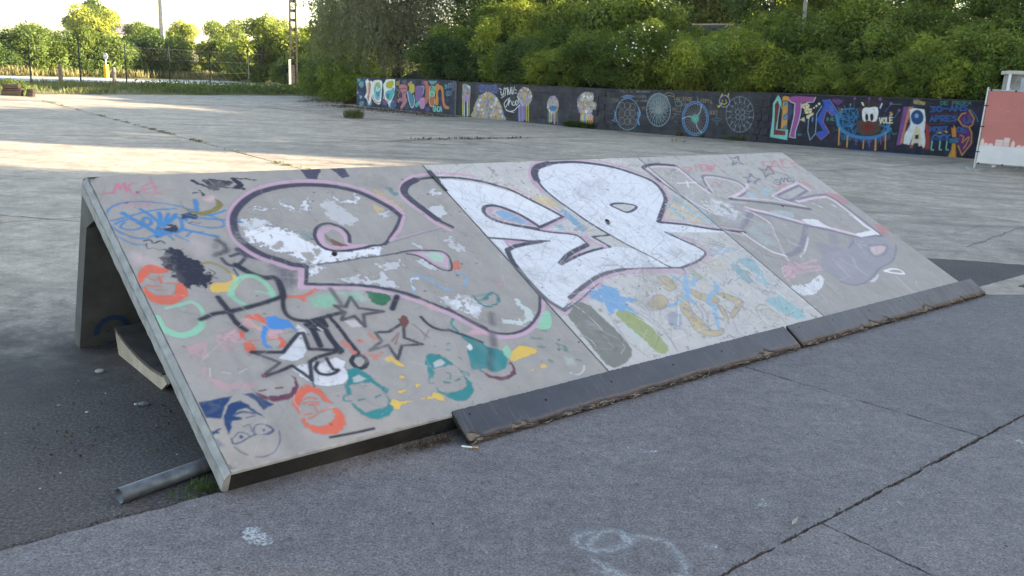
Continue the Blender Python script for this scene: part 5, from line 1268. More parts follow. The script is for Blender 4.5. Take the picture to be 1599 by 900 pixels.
f c77a4a .92 9 4 0 0 0 0:5194,589,5191,652,5255,643,5242,574
f b9b0c8 .92 9 4 0 0 0 0:5394,809,5391,867,5449,872,5450,815
f c2a2b4 .92 9 4 0 0 0 0:5136,664,5152,712,5189,700,5177,657
f d8cfd0 .92 9 4 0 0 0 0:5416,402,5412,486,5493,490,5509,410
f e0b23a .92 9 4 0 0 0 0:5258,448,5209,391,5149,456,5215,503
f e9e6f0 .92 9 4 0 0 0 0:5335,446,5290,567,5382,593,5407,510
f c77a4a .92 9 4 0 0 0 0:5078,616,5036,594,5022,637,5054,668
f 8f8a9a .92 9 4 0 0 0 0:5150,865,5124,910,5165,939,5192,890
f f4f2f4 .92 9 4 0 0 0 0:5204,894,5132,873,5099,953,5185,999
f f4f2f4 .92 9 4 0 0 0 0:5586,645,5532,652,5529,693,5577,705
f b9b0c8 .92 9 4 0 0 0 0:5355,583,5284,540,5236,585,5286,657
f 8f9ad0 .92 9 4 0 0 0 0:4998,424,5014,469,5047,466,5044,413
f d9c24a .92 9 4 0 0 0 0:5130,658,5110,730,5167,739,5185,679
f a59ac8 .92 9 4 0 0 0 0:5084,730,5071,775,5102,780,5111,748
f c2a2b4 .92 9 4 0 0 0 0:4979,783,4925,832,4970,889,5036,836
f d8cfd0 .92 9 4 0 0 0 0:4938,618,4948,683,4996,662,4987,598
f f4f2f4 .92 9 4 0 0 0 0:5214,649,5218,690,5256,677,5254,637
f e9e6f0 .92 9 4 0 0 0 0:5083,818,5058,881,5101,901,5123,855
f 3f74b8 .92 9 4 0 0 0 0:5204,782,5144,861,5205,910,5251,853
f b9b0c8 .92 9 4 0 0 0 0:5231,707,5170,683,5155,743,5208,760
f e0b23a .92 9 4 0 0 0 0:5081,556,5045,590,5069,636,5110,597
f d9c24a .92 9 4 0 0 0 0:4970,635,4974,687,5014,668,5008,629
f e9e6f0 .92 9 4 0 0 0 0:5411,884,5365,983,5428,1044,5478,948
f f4f2f4 .92 9 4 0 0 0 0:5336,876,5285,841,5266,906,5312,940
f 6f86c0 .92 9 4 0 0 0 0:5189,320,5173,396,5233,396,5257,332
f c2a2b4 .92 9 4 0 0 0 0:5294,572,5295,640,5361,643,5357,564
f b9b0c8 .92 9 4 0 0 0 0:4931,720,4906,744,4926,778,4951,745
f a59ac8 .92 9 4 0 0 0 0:5421,423,5368,395,5339,448,5396,476
f b9b0c8 .92 9 4 0 0 0 0:5315,414,5259,525,5357,562,5408,482
f 3f74b8 .92 9 4 0 0 0 0:5492,368,5437,433,5491,475,5536,430
f d8cfd0 .92 9 4 0 0 0 0:5575,646,5520,623,5507,676,5551,694
f e0b23a .92 9 4 0 0 0 0:4999,621,4959,648,4987,688,5022,659
f 6f86c0 .92 9 4 0 0 0 0:5424,581,5392,660,5478,672,5500,596
f d8cfd0 .92 9 4 0 0 0 0:5200,804,5159,830,5187,874,5227,840
f 8aa06a .92 9 4 0 0 0 0:5381,959,5384,1055,5459,1040,5461,967
f 8aa06a .92 9 4 0 0 0 0:5249,678,5249,742,5318,733,5311,669
f 3f74b8 .92 9 4 0 0 0 0:5159,969,5175,1003,5203,990,5195,945
f 8f9ad0 .92 9 4 0 0 0 0:5198,1015,5174,1052,5202,1073,5233,1047
f d8cfd0 .92 9 4 0 0 0 0:5279,847,5339,917,5415,880,5367,798
f 3f74b8 .92 9 4 0 0 0 0:4992,823,4919,879,4976,926,5041,893
f a59ac8 .92 9 4 0 0 0 0:5133,638,5096,631,5091,678,5131,682
f c77a4a .92 9 4 0 0 0 0:5089,346,5044,402,5095,431,5146,388
f e9e6f0 .92 9 4 0 0 0 0:5555,872,5528,925,5564,948,5602,906
f b9b0c8 .92 9 4 0 0 0 0:5218,979,5165,955,5136,995,5177,1024
f f4f2f4 .92 9 4 0 0 0 0:5302,405,5229,437,5249,528,5340,485
f d9c24a .92 9 4 0 0 0 0:5190,786,5113,807,5146,886,5233,841
f 6f86c0 .92 9 4 0 0 0 0:5552,795,5523,836,5553,866,5583,832
f e0b23a .92 9 4 0 0 0 0:5182,621,5117,647,5130,746,5205,708
f e9e6f0 .92 9 4 0 0 0 0:5266,874,5239,938,5278,956,5312,916
f 8f9ad0 .92 9 4 0 0 0 0:5631,588,5564,551,5523,629,5589,681
f d8cfd0 .92 9 4 0 0 0 0:5534,629,5526,663,5551,685,5575,642
f a59ac8 .92 9 4 0 0 0 0:5311,804,5255,822,5261,869,5318,867
f d8cfd0 .92 9 4 0 0 0 0:5092,856,5053,843,5025,869,5062,890
f 8aa06a .92 9 4 0 0 0 0:5594,509,5539,471,5512,538,5574,566
f c77a4a .92 9 4 0 0 0 0:4949,762,4908,838,4990,858,5023,775
f e9e6f0 .92 9 4 0 0 0 0:5517,837,5469,873,5492,913,5535,894
f d8cfd0 .92 9 4 0 0 0 0:5135,944,5059,934,5059,994,5125,1018
f 6f86c0 .92 9 4 0 0 0 0:4951,735,4938,800,4975,817,4988,763
f b9b0c8 .92 9 4 0 0 0 0:5460,675,5499,768,5581,750,5574,671
f d9c24a .92 9 4 0 0 0 0:5473,665,5450,762,5536,790,5555,704
f 3f74b8 .92 9 4 0 0 0 0:5412,346,5440,414,5499,399,5487,308
f c2a2b4 .92 9 4 0 0 0 0:5060,494,4981,520,4998,612,5086,582
f 8f9ad0 .92 9 4 0 0 0 0:5490,737,5457,829,5519,880,5546,788
f c2a2b4 .92 9 4 0 0 0 0:5156,490,5097,440,5062,506,5117,575
f 8f9ad0 .92 9 4 0 0 0 0:5395,566,5411,603,5441,579,5423,547
f d9c24a .92 9 4 0 0 0 0:5236,444,5171,379,5118,453,5178,493
f d8cfd0 .92 9 4 0 0 0 0:5031,593,5041,636,5080,615,5063,577
f d9c24a .92 9 4 0 0 0 0:5395,644,5426,697,5469,677,5457,625
f c77a4a .92 9 4 0 0 0 0:5050,852,5048,889,5088,891,5095,848
s 3f4f86 .9 14 2 0 0 45 0:-46,598,-21,51
s c9d23c .9 14 2 0 0 66 0:28,603,62,9
s e2e2e6 .9 14 2 0 0 43 0:101,607,134,-43
s 3f4f86 .9 14 2 0 0 40 0:174,611,199,-17
s e2e2e6 .9 14 2 0 0 56 0:247,615,278,-10
s c9d23c .9 14 2 0 0 45 0:320,619,357,19
f b48fc0 .8 14 8 0 0 0 0:-68,597,376,690,363,485,11,430
s a79ad8 .9 14 2 0 0 73 0:2578,487,2615,-5
s 8f84c8 .9 14 2 0 0 69 0:2656,492,2696,-14
s a79ad8 .9 14 2 0 0 62 0:2734,497,2767,12
s 8f84c8 .9 14 2 0 0 63 0:2811,502,2838,63
s d8c83a .9 14 2 0 0 47 0:2888,507,2915,15
s d8c83a .9 14 2 0 0 36 0:2965,512,2997,-6
s 7f78c0 .9 14 2 0 0 31 0:3793,341,3811,57
s c2d23a .9 14 2 0 0 54 0:3856,345,3877,46
s f0eef0 .9 14 2 0 0 33 0:3920,349,3941,58
s 8fc0d8 .9 14 2 0 0 35 0:3983,354,4010,77
s d8a0b8 .9 14 2 0 0 52 0:4046,358,4074,6
s c2d23a .9 14 2 0 0 29 0:4108,362,4131,88
s 7f78c0 .9 14 2 0 0 33 0:4171,366,4205,6
f 3f7fc0 1 14 8 0 0 0 0:3790,500,3986,576,4190,525,4040,389,3877,410
f d9d9e6 .8 14 6 0 0 0 0:5064,365,5555,399,5553,214,5080,180
s e2a03a .9 14 2 0 0 42 0:5095,336,5122,63
s c2d23a .9 14 2 0 0 43 0:5166,341,5198,3
s 7a90d0 .9 14 2 0 0 66 0:5236,346,5257,59
s c2d23a .9 14 2 0 0 42 0:5306,351,5319,111
s e2a03a .9 14 2 0 0 40 0:5376,356,5403,108
s d88f4a .9 14 2 0 0 49 0:5446,360,5473,125
s d88f4a .9 14 2 0 0 46 0:5516,365,5549,35
f 5a6ab0 .65 30 14 0 0 0 0:731,1013,865,1086,1184,1068,1539,1119,1637,959,1602,808,1378,813,1149,884,881,786,764,830
s 22264a 1 14 2 0 0 35 0:844,1052,999,1060,854,868,1009,876
s 22264a 1 14 2 0 0 35 0:1183,1059,1110,1000,1114,927,1194,876,1267,935,1263,1008,1183,1059
s 22264a 1 14 2 0 0 35 0:1367,1058,1518,1066,1377,876,1529,884
s 8f9cd8 .8 14 2 0 0 20 0:821,1058,994,1066,831,857,1005,866
s 8f9cd8 .8 14 2 0 0 19 0:1183,1065,1101,1001,1105,921,1194,866,1276,930,1272,1010,1183,1065
s 8f9cd8 .8 14 2 0 0 19 0:1371,1064,1540,1072,1382,866,1552,875
s e9edf2 1 14 2 0 1 27 0:1680,994,1771,949
s e9edf2 1 14 2 0 1 27 0:1752,899,1803,770,1909,841
s e9edf2 1 14 2 0 1 27 0:1898,1021,1860,789
s e9edf2 1 14 2 0 1 26 0:1966,992,1957,778
s e9edf2 1 14 2 0 1 26 0:1900,989,2072,1030
s e9edf2 1 14 2 0 1 26 0:2030,1011,2065,801,2075,981,2150,822,2179,1052
s e9edf2 1 14 2 0 1 26 0:2180,1035,2214,841
s e9edf2 1 14 2 0 1 26 0:2222,1054,2280,829,2329,1075
s e9edf2 1 14 2 0 1 26 0:2364,866,2427,886
s e9edf2 1 14 2 0 1 26 0:2355,995,2422,966
s e9edf2 1 14 2 0 1 27 0:1786,686,1914,759
s e9edf2 1 14 2 0 1 27 0:2052,652,1929,513,1981,384,2102,556,2094,687
s e9edf2 1 14 2 0 1 26 0:2158,707,2108,458,2184,627,2280,485
s e9edf2 1 14 2 0 1 26 0:2316,602,2280,485,2388,492,2393,607
s e9edf2 1 14 2 0 1 26 0:2423,608,2453,480,2532,582,2443,642
s e9edf2 1 14 2 0 1 26 0:1984,334,2164,264,2378,311,2500,417,2603,489
s e9edf2 1 14 2 0 1 26 0:2031,288,2251,253,2361,244
s e9edf2 1 14 2 0 1 26 0:2477,775,2524,712""", """f 8b949c .45 60 20 .1 0 0 0:2003,877,1990,757,1929,652,1830,578,1707,546,1579,562,1465,623,1384,720,1348,838,1362,958,1424,1063,1525,1137,1648,1167,1775,1150,1887,1090,1967,994
s 76a0c6 1 14 2 0 1 24 1:1114,507,1101,328,1034,170,922,60,782,14,635,39,504,133,409,280,365,458,378,640,447,797,561,905,701,949,847,922,976,828,1070,683
f 5a86b8 .8 14 4 0 0 0 0:536,989,693,1048,892,1009,791,937,700,965,614,927
s 7f9fbb 1 14 2 0 1 17 0:495,970,693,1048,945,1012
s 9a9a9a .8 14 2 0 1 17 1:635,722,631,683,614,650,585,626,550,616,514,621,482,641,459,673,448,711,452,749,470,783,498,807,533,816,569,811,601,791,624,760
s 8c8a88 .6 14 2 0 1 14 1:586,708,584,690,576,674,563,663,547,659,530,661,515,670,504,685,500,703,501,721,509,736,523,747,539,752,555,749,570,740,581,726
s 9a9a9a .8 14 2 0 1 17 1:655,482,652,443,634,409,606,386,571,376,534,381,502,401,479,432,469,470,473,509,490,543,519,567,554,576,590,571,622,551,645,520
s 8c8a88 .6 14 2 0 1 14 1:604,491,602,473,594,457,581,446,565,441,548,444,534,453,523,467,518,485,520,503,528,519,541,530,557,535,574,532,589,523,599,509
s 9a9a9a .8 14 2 0 1 17 1:674,270,670,231,652,197,624,173,589,163,552,168,520,188,497,219,487,258,491,297,508,331,537,355,572,365,608,360,640,340,663,309
s 8c8a88 .6 14 2 0 1 14 1:623,273,621,255,613,239,600,228,584,223,567,225,552,235,541,249,537,267,538,285,546,301,560,312,576,317,593,315,607,305,618,291
s 9a9a9a .8 14 2 0 1 17 1:813,734,809,695,792,662,764,638,729,628,693,634,661,653,638,685,627,722,631,761,649,795,677,818,712,828,748,822,779,802,802,771
s 8c8a88 .6 14 2 0 1 14 1:764,719,762,701,754,685,741,674,725,670,709,672,694,681,683,696,678,714,680,732,688,747,701,758,717,763,734,760,749,751,759,737
s 9a9a9a .8 14 2 0 1 17 1:832,514,828,476,811,442,783,418,748,408,712,413,680,433,657,464,646,502,650,541,668,575,696,598,731,608,767,603,799,583,821,552
s 8c8a88 .6 14 2 0 1 14 1:783,503,781,484,773,469,760,458,744,453,727,455,713,465,702,479,697,497,699,515,707,531,720,542,736,546,753,544,767,535,778,520
s 9a9a9a .8 14 2 0 1 17 1:853,269,850,230,832,196,804,173,769,162,733,167,701,187,678,218,667,256,671,296,689,330,717,353,752,363,788,358,820,338,843,307
s 8c8a88 .6 14 2 0 1 14 1:802,285,800,267,792,251,779,240,763,235,746,238,731,247,721,262,716,279,718,298,726,313,739,325,755,329,771,327,786,318,797,303
s 9a9a9a .8 14 2 0 1 17 1:974,715,971,677,954,643,926,620,891,610,855,615,823,635,801,666,790,704,794,743,811,776,839,799,874,809,910,804,941,784,964,753
s 8c8a88 .6 14 2 0 1 14 1:924,729,922,711,914,695,901,684,885,680,869,682,854,691,843,706,839,724,840,742,848,757,861,768,877,773,894,770,908,761,919,746
s 9a9a9a .8 14 2 0 1 17 1:991,525,988,486,971,453,943,429,908,419,872,424,840,444,817,475,807,513,811,552,828,585,856,609,891,619,926,613,958,594,981,563
s 8c8a88 .6 14 2 0 1 14 1:943,513,941,495,933,479,920,468,904,464,888,466,873,475,862,490,857,507,859,525,867,541,880,552,896,557,913,554,927,545,938,531
s 9a9a9a .8 14 2 0 1 17 1:1012,289,1009,251,992,217,964,193,929,183,893,188,861,207,838,239,828,277,831,315,848,349,877,373,911,383,947,378,979,358,1002,327
s 8c8a88 .6 14 2 0 1 14 1:962,296,960,278,952,262,939,251,923,247,907,249,892,258,881,273,876,290,878,309,886,324,899,336,915,340,932,338,946,329,957,314
s 6f9cd0 1 14 2 0 1 31 0:1080,689,1147,526,1092,356,1142,191,1039,352
s 6f9cd0 1 14 2 0 1 24 0:283,571,345,474,338,338
f 6f9cc4 .6 14 4 0 0 0 0:1021,551,1106,590,1150,493,1071,388
s 6f9cd0 1 14 2 0 1 21 0:271,266,394,325,383,240,271,266
s 8fb0c4 1 14 2 0 1 20 1:2065,691,2056,507,1992,347,1884,234,1747,188,1603,215,1474,311,1379,462,1334,645,1345,830,1411,990,1521,1101,1657,1145,1800,1116,1927,1020,2020,871
s 8fb4c0 .75 14 2 0 1 13 0:1805,675,1962,643,2052,690
s 8fb4c0 .75 14 2 0 1 13 0:1805,643,1955,562,2052,579
s 8fb4c0 .75 14 2 0 1 13 0:1799,613,1933,487,2033,472
s 8fb4c0 .75 14 2 0 1 13 0:1788,586,1898,422,1994,377
s 8fb4c0 .75 14 2 0 1 13 0:1771,564,1851,371,1938,298
s 8fb4c0 .75 14 2 0 1 14 0:1750,548,1796,338,1868,240
s 8fb4c0 .75 14 2 0 1 14 0:1727,539,1735,323,1788,208
s 8fb4c0 .75 14 2 0 1 14 0:1702,537,1672,329,1703,201
s 8fb4c0 .75 14 2 0 1 14 0:1677,543,1610,354,1618,223
s 8fb4c0 .75 14 2 0 1 14 0:1653,556,1554,398,1537,270
s 8fb4c0 .75 14 2 0 1 14 0:1633,576,1507,458,1466,341
s 8fb4c0 .75 14 2 0 1 14 0:1616,601,1471,530,1409,430
s 8fb4c0 .75 14 2 0 1 14 0:1604,630,1448,610,1369,534
s 8fb4c0 .75 14 2 0 1 14 0:1598,662,1440,693,1348,646
s 8fb4c0 .75 14 2 0 1 14 0:1598,693,1448,775,1348,758
s 8fb4c0 .75 14 2 0 1 14 0:1605,723,1470,850,1369,865
s 8fb4c0 .75 14 2 0 1 14 0:1616,750,1506,915,1409,960
s 8fb4c0 .75 14 2 0 1 13 0:1633,772,1553,965,1466,1038
s 8fb4c0 .75 14 2 0 1 13 0:1654,788,1608,998,1536,1095
s 8fb4c0 .75 14 2 0 1 13 0:1677,797,1669,1011,1616,1126
s 8fb4c0 .75 14 2 0 1 13 0:1702,799,1732,1005,1701,1131
s 8fb4c0 .75 14 2 0 1 13 0:1727,793,1793,979,1785,1109
s 8fb4c0 .75 14 2 0 1 13 0:1750,780,1848,935,1865,1061
s 8fb4c0 .75 14 2 0 1 13 0:1771,760,1895,876,1935,991
s 8fb4c0 .75 14 2 0 1 13 0:1788,735,1931,805,1991,903
s 8fb4c0 .75 14 2 0 1 13 0:1799,706,1954,726,2031,800
s 9fb0b8 .6 14 2 0 1 13 1:1970,685,1968,652,1958,624,1939,604,1916,596,1892,601,1870,618,1854,645,1847,677,1848,710,1859,738,1877,758,1900,766,1924,761,1946,744,1962,717
s 9fb0b8 .6 14 2 0 1 13 1:1956,545,1954,512,1944,483,1925,463,1902,455,1878,460,1856,477,1840,504,1832,536,1834,569,1845,598,1863,618,1886,626,1910,621,1932,603,1948,577
s 9fb0b8 .6 14 2 0 1 13 1:1890,438,1889,405,1878,376,1860,356,1836,348,1812,353,1790,370,1774,397,1766,429,1768,462,1779,491,1797,511,1820,519,1845,514,1866,497,1882,470
s 9fb0b8 .6 14 2 0 1 14 1:1791,393,1789,360,1778,331,1760,312,1737,303,1712,308,1690,325,1674,352,1666,385,1668,418,1679,446,1697,466,1720,474,1745,470,1767,452,1783,426
s 9fb0b8 .6 14 2 0 1 14 1:1683,424,1682,391,1671,362,1652,342,1629,334,1605,339,1583,356,1566,383,1559,415,1560,448,1571,477,1590,497,1613,505,1637,500,1659,483,1676,456
s 9fb0b8 .6 14 2 0 1 14 1:1598,521,1596,488,1585,459,1567,439,1543,431,1519,436,1497,453,1480,480,1473,513,1474,546,1485,574,1504,594,1527,602,1552,597,1574,580,1590,553
s 9fb0b8 .6 14 2 0 1 14 1:1557,659,1555,626,1544,597,1526,577,1502,569,1478,574,1456,592,1440,618,1432,651,1433,684,1444,713,1463,732,1486,740,1511,735,1533,718,1549,691
s 9fb0b8 .6 14 2 0 1 14 1:1572,800,1570,767,1559,739,1540,719,1517,711,1493,716,1471,733,1455,760,1447,792,1448,825,1459,854,1478,873,1501,881,1526,876,1548,859,1564,832
s 9fb0b8 .6 14 2 0 1 13 1:1638,906,1636,874,1625,845,1607,826,1584,818,1559,823,1537,840,1521,867,1513,899,1515,932,1526,960,1545,980,1568,988,1592,983,1614,965,1630,939
s 9fb0b8 .6 14 2 0 1 13 1:1738,950,1736,917,1725,889,1707,869,1684,861,1659,866,1637,883,1621,910,1614,942,1615,975,1626,1003,1645,1023,1668,1031,1692,1026,1714,1008,1730,982
s 9fb0b8 .6 14 2 0 1 13 1:1844,919,1842,886,1832,858,1813,838,1790,830,1766,835,1744,852,1728,879,1721,911,1722,944,1733,972,1751,992,1774,1000,1799,995,1820,977,1836,951
s 9fb0b8 .6 14 2 0 1 13 1:1929,822,1927,789,1917,761,1898,741,1876,733,1851,738,1829,756,1813,782,1806,814,1807,847,1818,875,1836,895,1859,903,1883,898,1905,881,1921,854
f aab4b0 .6 40 4 0 0 0 0:1805,675,1802,624,1784,580,1753,550,1714,537,1674,544,1637,571,1611,612,1598,662,1602,712,1620,756,1651,787,1690,799,1730,792,1766,765,1793,724
s 5f92d2 1 14 2 0 1 30 1:3221,517,3212,330,3146,168,3032,53,2888,5,2736,31,2599,127,2498,280,2449,464,2460,652,2529,815,2644,927,2788,973,2939,945,3074,849,3173,698
s 6f9cd8 1 14 2 0 1 23 1:3175,514,3167,347,3109,202,3009,100,2883,57,2749,80,2628,167,2540,303,2497,468,2506,635,2566,781,2667,881,2793,921,2926,897,3045,811,3132,676
s 9fc0dc 1 14 2 0 1 26 0:2838,491,2957,685,2980,906
s 9fc0dc 1 14 2 0 1 26 0:2838,491,2918,246,3067,99
s 9fc0dc 1 14 2 0 1 26 0:2838,491,2637,541,2463,464
s a39a94 .75 14 2 0 1 11 0:2911,496,3052,424,3163,409
s a39a94 .75 14 2 0 1 11 0:2911,475,3038,364,3146,316
s a39a94 .75 14 2 0 1 11 0:2908,455,3013,311,3112,233
s a39a94 .75 14 2 0 1 11 0:2900,436,2979,268,3063,163
s a39a94 .75 14 2 0 1 12 0:2889,421,2937,237,3002,111
s a39a94 .75 14 2 0 1 12 0:2876,410,2889,219,2932,79
s a39a94 .75 14 2 0 1 12 0:2860,403,2839,216,2857,69
s a39a94 .75 14 2 0 1 12 0:2843,400,2789,228,2780,82
s a39a94 .75 14 2 0 1 12 0:2826,403,2741,254,2707,118
s a39a94 .75 14 2 0 1 12 0:2809,410,2698,293,2640,173
s a39a94 .75 14 2 0 1 12 0:2794,421,2663,342,2584,246
s a39a94 .75 14 2 0 1 12 0:2782,437,2637,400,2542,332
s a39a94 .75 14 2 0 1 12 0:2772,455,2623,462,2516,427
s a39a94 .75 14 2 0 1 12 0:2766,475,2619,526,2507,525
s a39a94 .75 14 2 0 1 12 0:2764,496,2628,588,2517,621
s a39a94 .75 14 2 0 1 12 0:2766,517,2648,645,2543,709
s a39a94 .75 14 2 0 1 12 0:2772,536,2678,693,2586,786
s a39a94 .75 14 2 0 1 12 0:2781,553,2717,730,2642,847
s a39a94 .75 14 2 0 1 11 0:2793,566,2762,754,2708,888
s a39a94 .75 14 2 0 1 11 0:2808,576,2812,764,2781,908
s a39a94 .75 14 2 0 1 11 0:2824,581,2862,760,2857,905
s a39a94 .75 14 2 0 1 11 0:2841,580,2911,740,2932,880
s a39a94 .75 14 2 0 1 11 0:2858,576,2956,708,3002,834
s a39a94 .75 14 2 0 1 11 0:2874,566,2995,664,3062,770
s a39a94 .75 14 2 0 1 11 0:2888,552,3025,610,3111,691
s a39a94 .75 14 2 0 1 11 0:2899,536,3046,550,3145,601
s a39a94 .75 14 2 0 1 11 0:2907,516,3055,487,3163,506
f 5fc4b4 .8 40 14 0 0 0 0:2944,498,2940,453,2920,414,2886,386,2843,374,2799,380,2760,403,2731,439,2718,483,2722,528,2743,567,2777,595,2819,606,2863,600,2903,578,2931,542
s 8a9aa8 1 14 2 0 1 16 1:4507,720,4500,529,4434,362,4319,245,4173,196,4017,223,3876,322,3771,479,3719,669,3728,862,3796,1029,3913,1144,4059,1190,4214,1161,4353,1062,4455,907
s 8fb0c4 .9 14 2 0 1 16 0:4387,647,4505,623
s 8aa0b0 .75 14 2 0 1 13 0:4228,674,4331,610,4407,604,4340,681
s 8fb0c4 .9 14 2 0 1 16 0:4353,510,4457,421
s 8aa0b0 .75 14 2 0 1 13 0:4214,615,4284,516,4358,457,4322,560
s 8fb0c4 .9 14 2 0 1 16 0:4273,409,4342,272
s 8aa0b0 .75 14 2 0 1 13 0:4181,572,4204,456,4262,356,4264,465
s 8fb0c4 .9 14 2 0 1 16 0:4160,364,4181,206
s 8aa0b0 .75 14 2 0 1 13 0:4135,553,4105,444,4136,322,4176,415
s 8fb0c4 .9 14 2 0 1 16 0:4039,385,4006,237
s 8aa0b0 .75 14 2 0 1 13 0:4085,562,4009,481,4006,362,4076,421
s 8fb0c4 .9 14 2 0 1 16 0:3932,468,3853,359
s 8aa0b0 .75 14 2 0 1 13 0:4041,598,3933,561,3897,469,3983,481
s 8fb0c4 .9 14 2 0 1 16 0:3862,596,3751,549
s 8aa0b0 .75 14 2 0 1 13 0:4012,653,3894,668,3831,620,3917,584
s 8fb0c4 .9 14 2 0 1 16 0:3843,743,3723,767
s 8aa0b0 .75 14 2 0 1 13 0:4003,716,3899,780,3823,786,3890,709
s 8fb0c4 .9 14 2 0 1 16 0:3877,881,3772,970
s 8aa0b0 .75 14 2 0 1 13 0:4017,775,3947,874,3872,934,3909,830
s 8fb0c4 .9 14 2 0 1 16 0:3959,981,3890,1117
s 8aa0b0 .75 14 2 0 1 13 0:4051,817,4028,933,3970,1033,3968,925
s 8fb0c4 .9 14 2 0 1 16 0:4072,1024,4051,1180
s 8aa0b0 .75 14 2 0 1 13 0:4097,836,4126,944,4096,1065,4056,973
s 8fb0c4 .9 14 2 0 1 16 0:4192,1002,4224,1147
s 8aa0b0 .75 14 2 0 1 13 0:4147,827,4222,907,4225,1024,4156,967
s 8fb0c4 .9 14 2 0 1 16 0:4298,919,4375,1025
s 8aa0b0 .75 14 2 0 1 13 0:4191,791,4297,827,4332,918,4247,907
s 8fb0c4 .9 14 2 0 1 16 0:4367,793,4475,839
s 8aa0b0 .75 14 2 0 1 13 0:4219,737,4336,722,4397,768,4313,805
s 8fa4b4 .8 14 2 0 1 16 1:4094,773,4093,746,4083,723,4066,706,4045,700,4022,703,4002,717,3987,739,3980,765,3981,792,3991,815,4008,831,4029,838,4052,834,4072,820,4087,799
s 8fa4b4 .8 14 2 0 1 16 1:4245,766,4244,740,4234,717,4217,700,4196,694,4173,698,4153,711,4138,733,4131,759,4132,786,4142,809,4159,825,4180,832,4202,828,4223,814,4238,793
s 8fa4b4 .8 14 2 0 1 16 1:4125,616,4124,589,4114,566,4097,550,4075,543,4053,547,4033,560,4018,582,4010,608,4012,635,4021,659,4038,675,4060,682,4082,678,4103,664,4117,642
s 8fa4b4 .8 14 2 0 1 16 1:4262,616,4261,589,4251,566,4235,549,4213,543,4191,546,4171,560,4156,582,4148,608,4150,635,4159,658,4176,674,4197,681,4220,677,4240,664,4255,642
s 9a92d0 1 14 2 0 1 29 1:3780,1048,3776,984,3751,929,3708,891,3654,875,3597,884,3546,917,3509,968,3491,1030,3495,1094,3520,1149,3564,1187,3618,1203,3674,1193,3725,1161,3762,1109
s d8d02c 1 14 2 0 1 26 0:3544,986,3646,951,3704,1011
s d8d02c 1 14 2 0 1 32 0:3525,1159,3549,1240
s d8d02c 1 14 2 0 1 32 0:3718,1170,3734,1260
s d8d02c 1 14 2 0 1 22 0:3568,1067,3591,1030
s d8d02c 1 14 2 0 1 22 0:3664,1079,3687,1042
f e0d81c 1 14 4 0 0 0 0:3438,916,3522,889,3511,847,3468,854
s d8d02c 1 14 2 0 1 19 0:3505,898,3564,955
s a89a76 .9 14 2 0 0 13 0:2155,1065,2166,952
s a89a76 .9 14 2 0 0 13 0:2223,1069,2234,956
s a89a76 .9 14 2 0 0 13 0:2161,1009,2228,1013
s a89a76 .9 14 2 0 0 13 0:2234,956,2257,1071,2301,960
s a89a76 .9 14 2 0 0 13 0:2244,996,2284,999
s a89a76 .9 14 2 0 0 13 0:2359,1065,2317,1074,2296,1017,2328,962,2368,975
s a89a76 .9 14 2 0 0 13 0:2391,1079,2402,966
s a89a76 .9 14 2 0 0 13 0:2492,1084,2425,1081,2436,968,2503,972
s a89a76 .9 14 2 0 0 13 0:2430,1024,2484,1027
s a89a76 .9 14 2 0 0 13 0:2503,972,2492,1084,2570,976,2559,1088
s a89a76 .9 14 2 0 0 13 0:2559,1088,2570,976,2616,990,2631,1036,2606,1080,2559,1088
s a89a76 .9 14 2 0 0 13 0:2692,1096,2625,1092,2637,980,2703,984
s a89a76 .9 14 2 0 0 13 0:2631,1036,2684,1039
s a89a76 .9 14 2 0 0 13 0:2861,1073,2871,978,2924,981
s a89a76 .9 14 2 0 0 13 0:2943,1070,2954,974
s a89a76 .9 14 2 0 0 13 0:3027,1057,2994,1065,2978,1016,3004,969,3035,981
s a89a76 .9 14 2 0 0 13 0:3082,1062,3029,1059,3040,963,3092,967
s a89a76 .9 14 2 0 0 13 0:3034,1011,3076,1014
s a89a76 .9 14 2 0 0 13 0:3096,959,3085,1054,3134,1047,3137,1014,3091,1002
s a89a76 .9 14 2 0 0 13 0:3141,1049,3194,1052
s a89a76 .9 14 2 0 0 13 0:3168,1051,3178,956
s a89a76 .9 14 2 0 0 13 0:3223,1046,3233,951
s a89a76 .9 14 2 0 0 13 0:3253,1040,3263,945,3315,948
s a89a76 .8 14 2 0 0 13 0:2146,641,2133,771,2175,695,2201,775,2214,645
s a89a76 .8 14 2 0 0 13 0:2241,777,2254,648
s a89a76 .8 14 2 0 0 13 0:2282,780,2295,650,2363,655
s a89a76 .8 14 2 0 0 13 0:2356,785,2369,655,2437,659
s a89a76 .9 14 2 0 0 13 0:3239,631,3256,744,3298,635
s a89a76 .9 14 2 0 0 13 0:3246,671,3282,673
s a89a76 .9 14 2 0 0 13 0:3292,747,3304,635,3344,649,3356,695,3334,738,3292,747
s a89a76 .9 14 2 0 0 13 0:3368,639,3356,751,3410,743,3414,704,3363,689,3427,643
s a89a76 .9 14 2 0 0 13 0:3421,755,3479,759
s a89a76 .9 14 2 0 0 13 0:3450,757,3462,645
s 8a8a84 .7 14 2 0 0 12 0:454,1111,449,1178,477,1139,499,1180,504,1114
s 8a8a84 .7 14 2 0 0 12 0:514,1115,534,1182,564,1117
s 8a8a84 .7 14 2 0 0 12 0:522,1138,552,1140
s 8a8a84 .7 14 2 0 0 12 0:569,1184,574,1118,624,1121
s 8a8a84 .7 14 2 0 0 12 0:634,1121,653,1189,684,1124
s 8a8a84 .7 14 2 0 0 12 0:642,1145,672,1147
s 8a8a84 .7 14 2 0 0 12 0:713,1192,719,1126
s 8a8a84 .7 14 2 0 0 12 0:798,1190,767,1195,749,1177,801,1150,783,1129,753,1134
s 8a8a84 .7 14 2 0 0 12 0:856,1200,807,1197,813,1131,862,1134
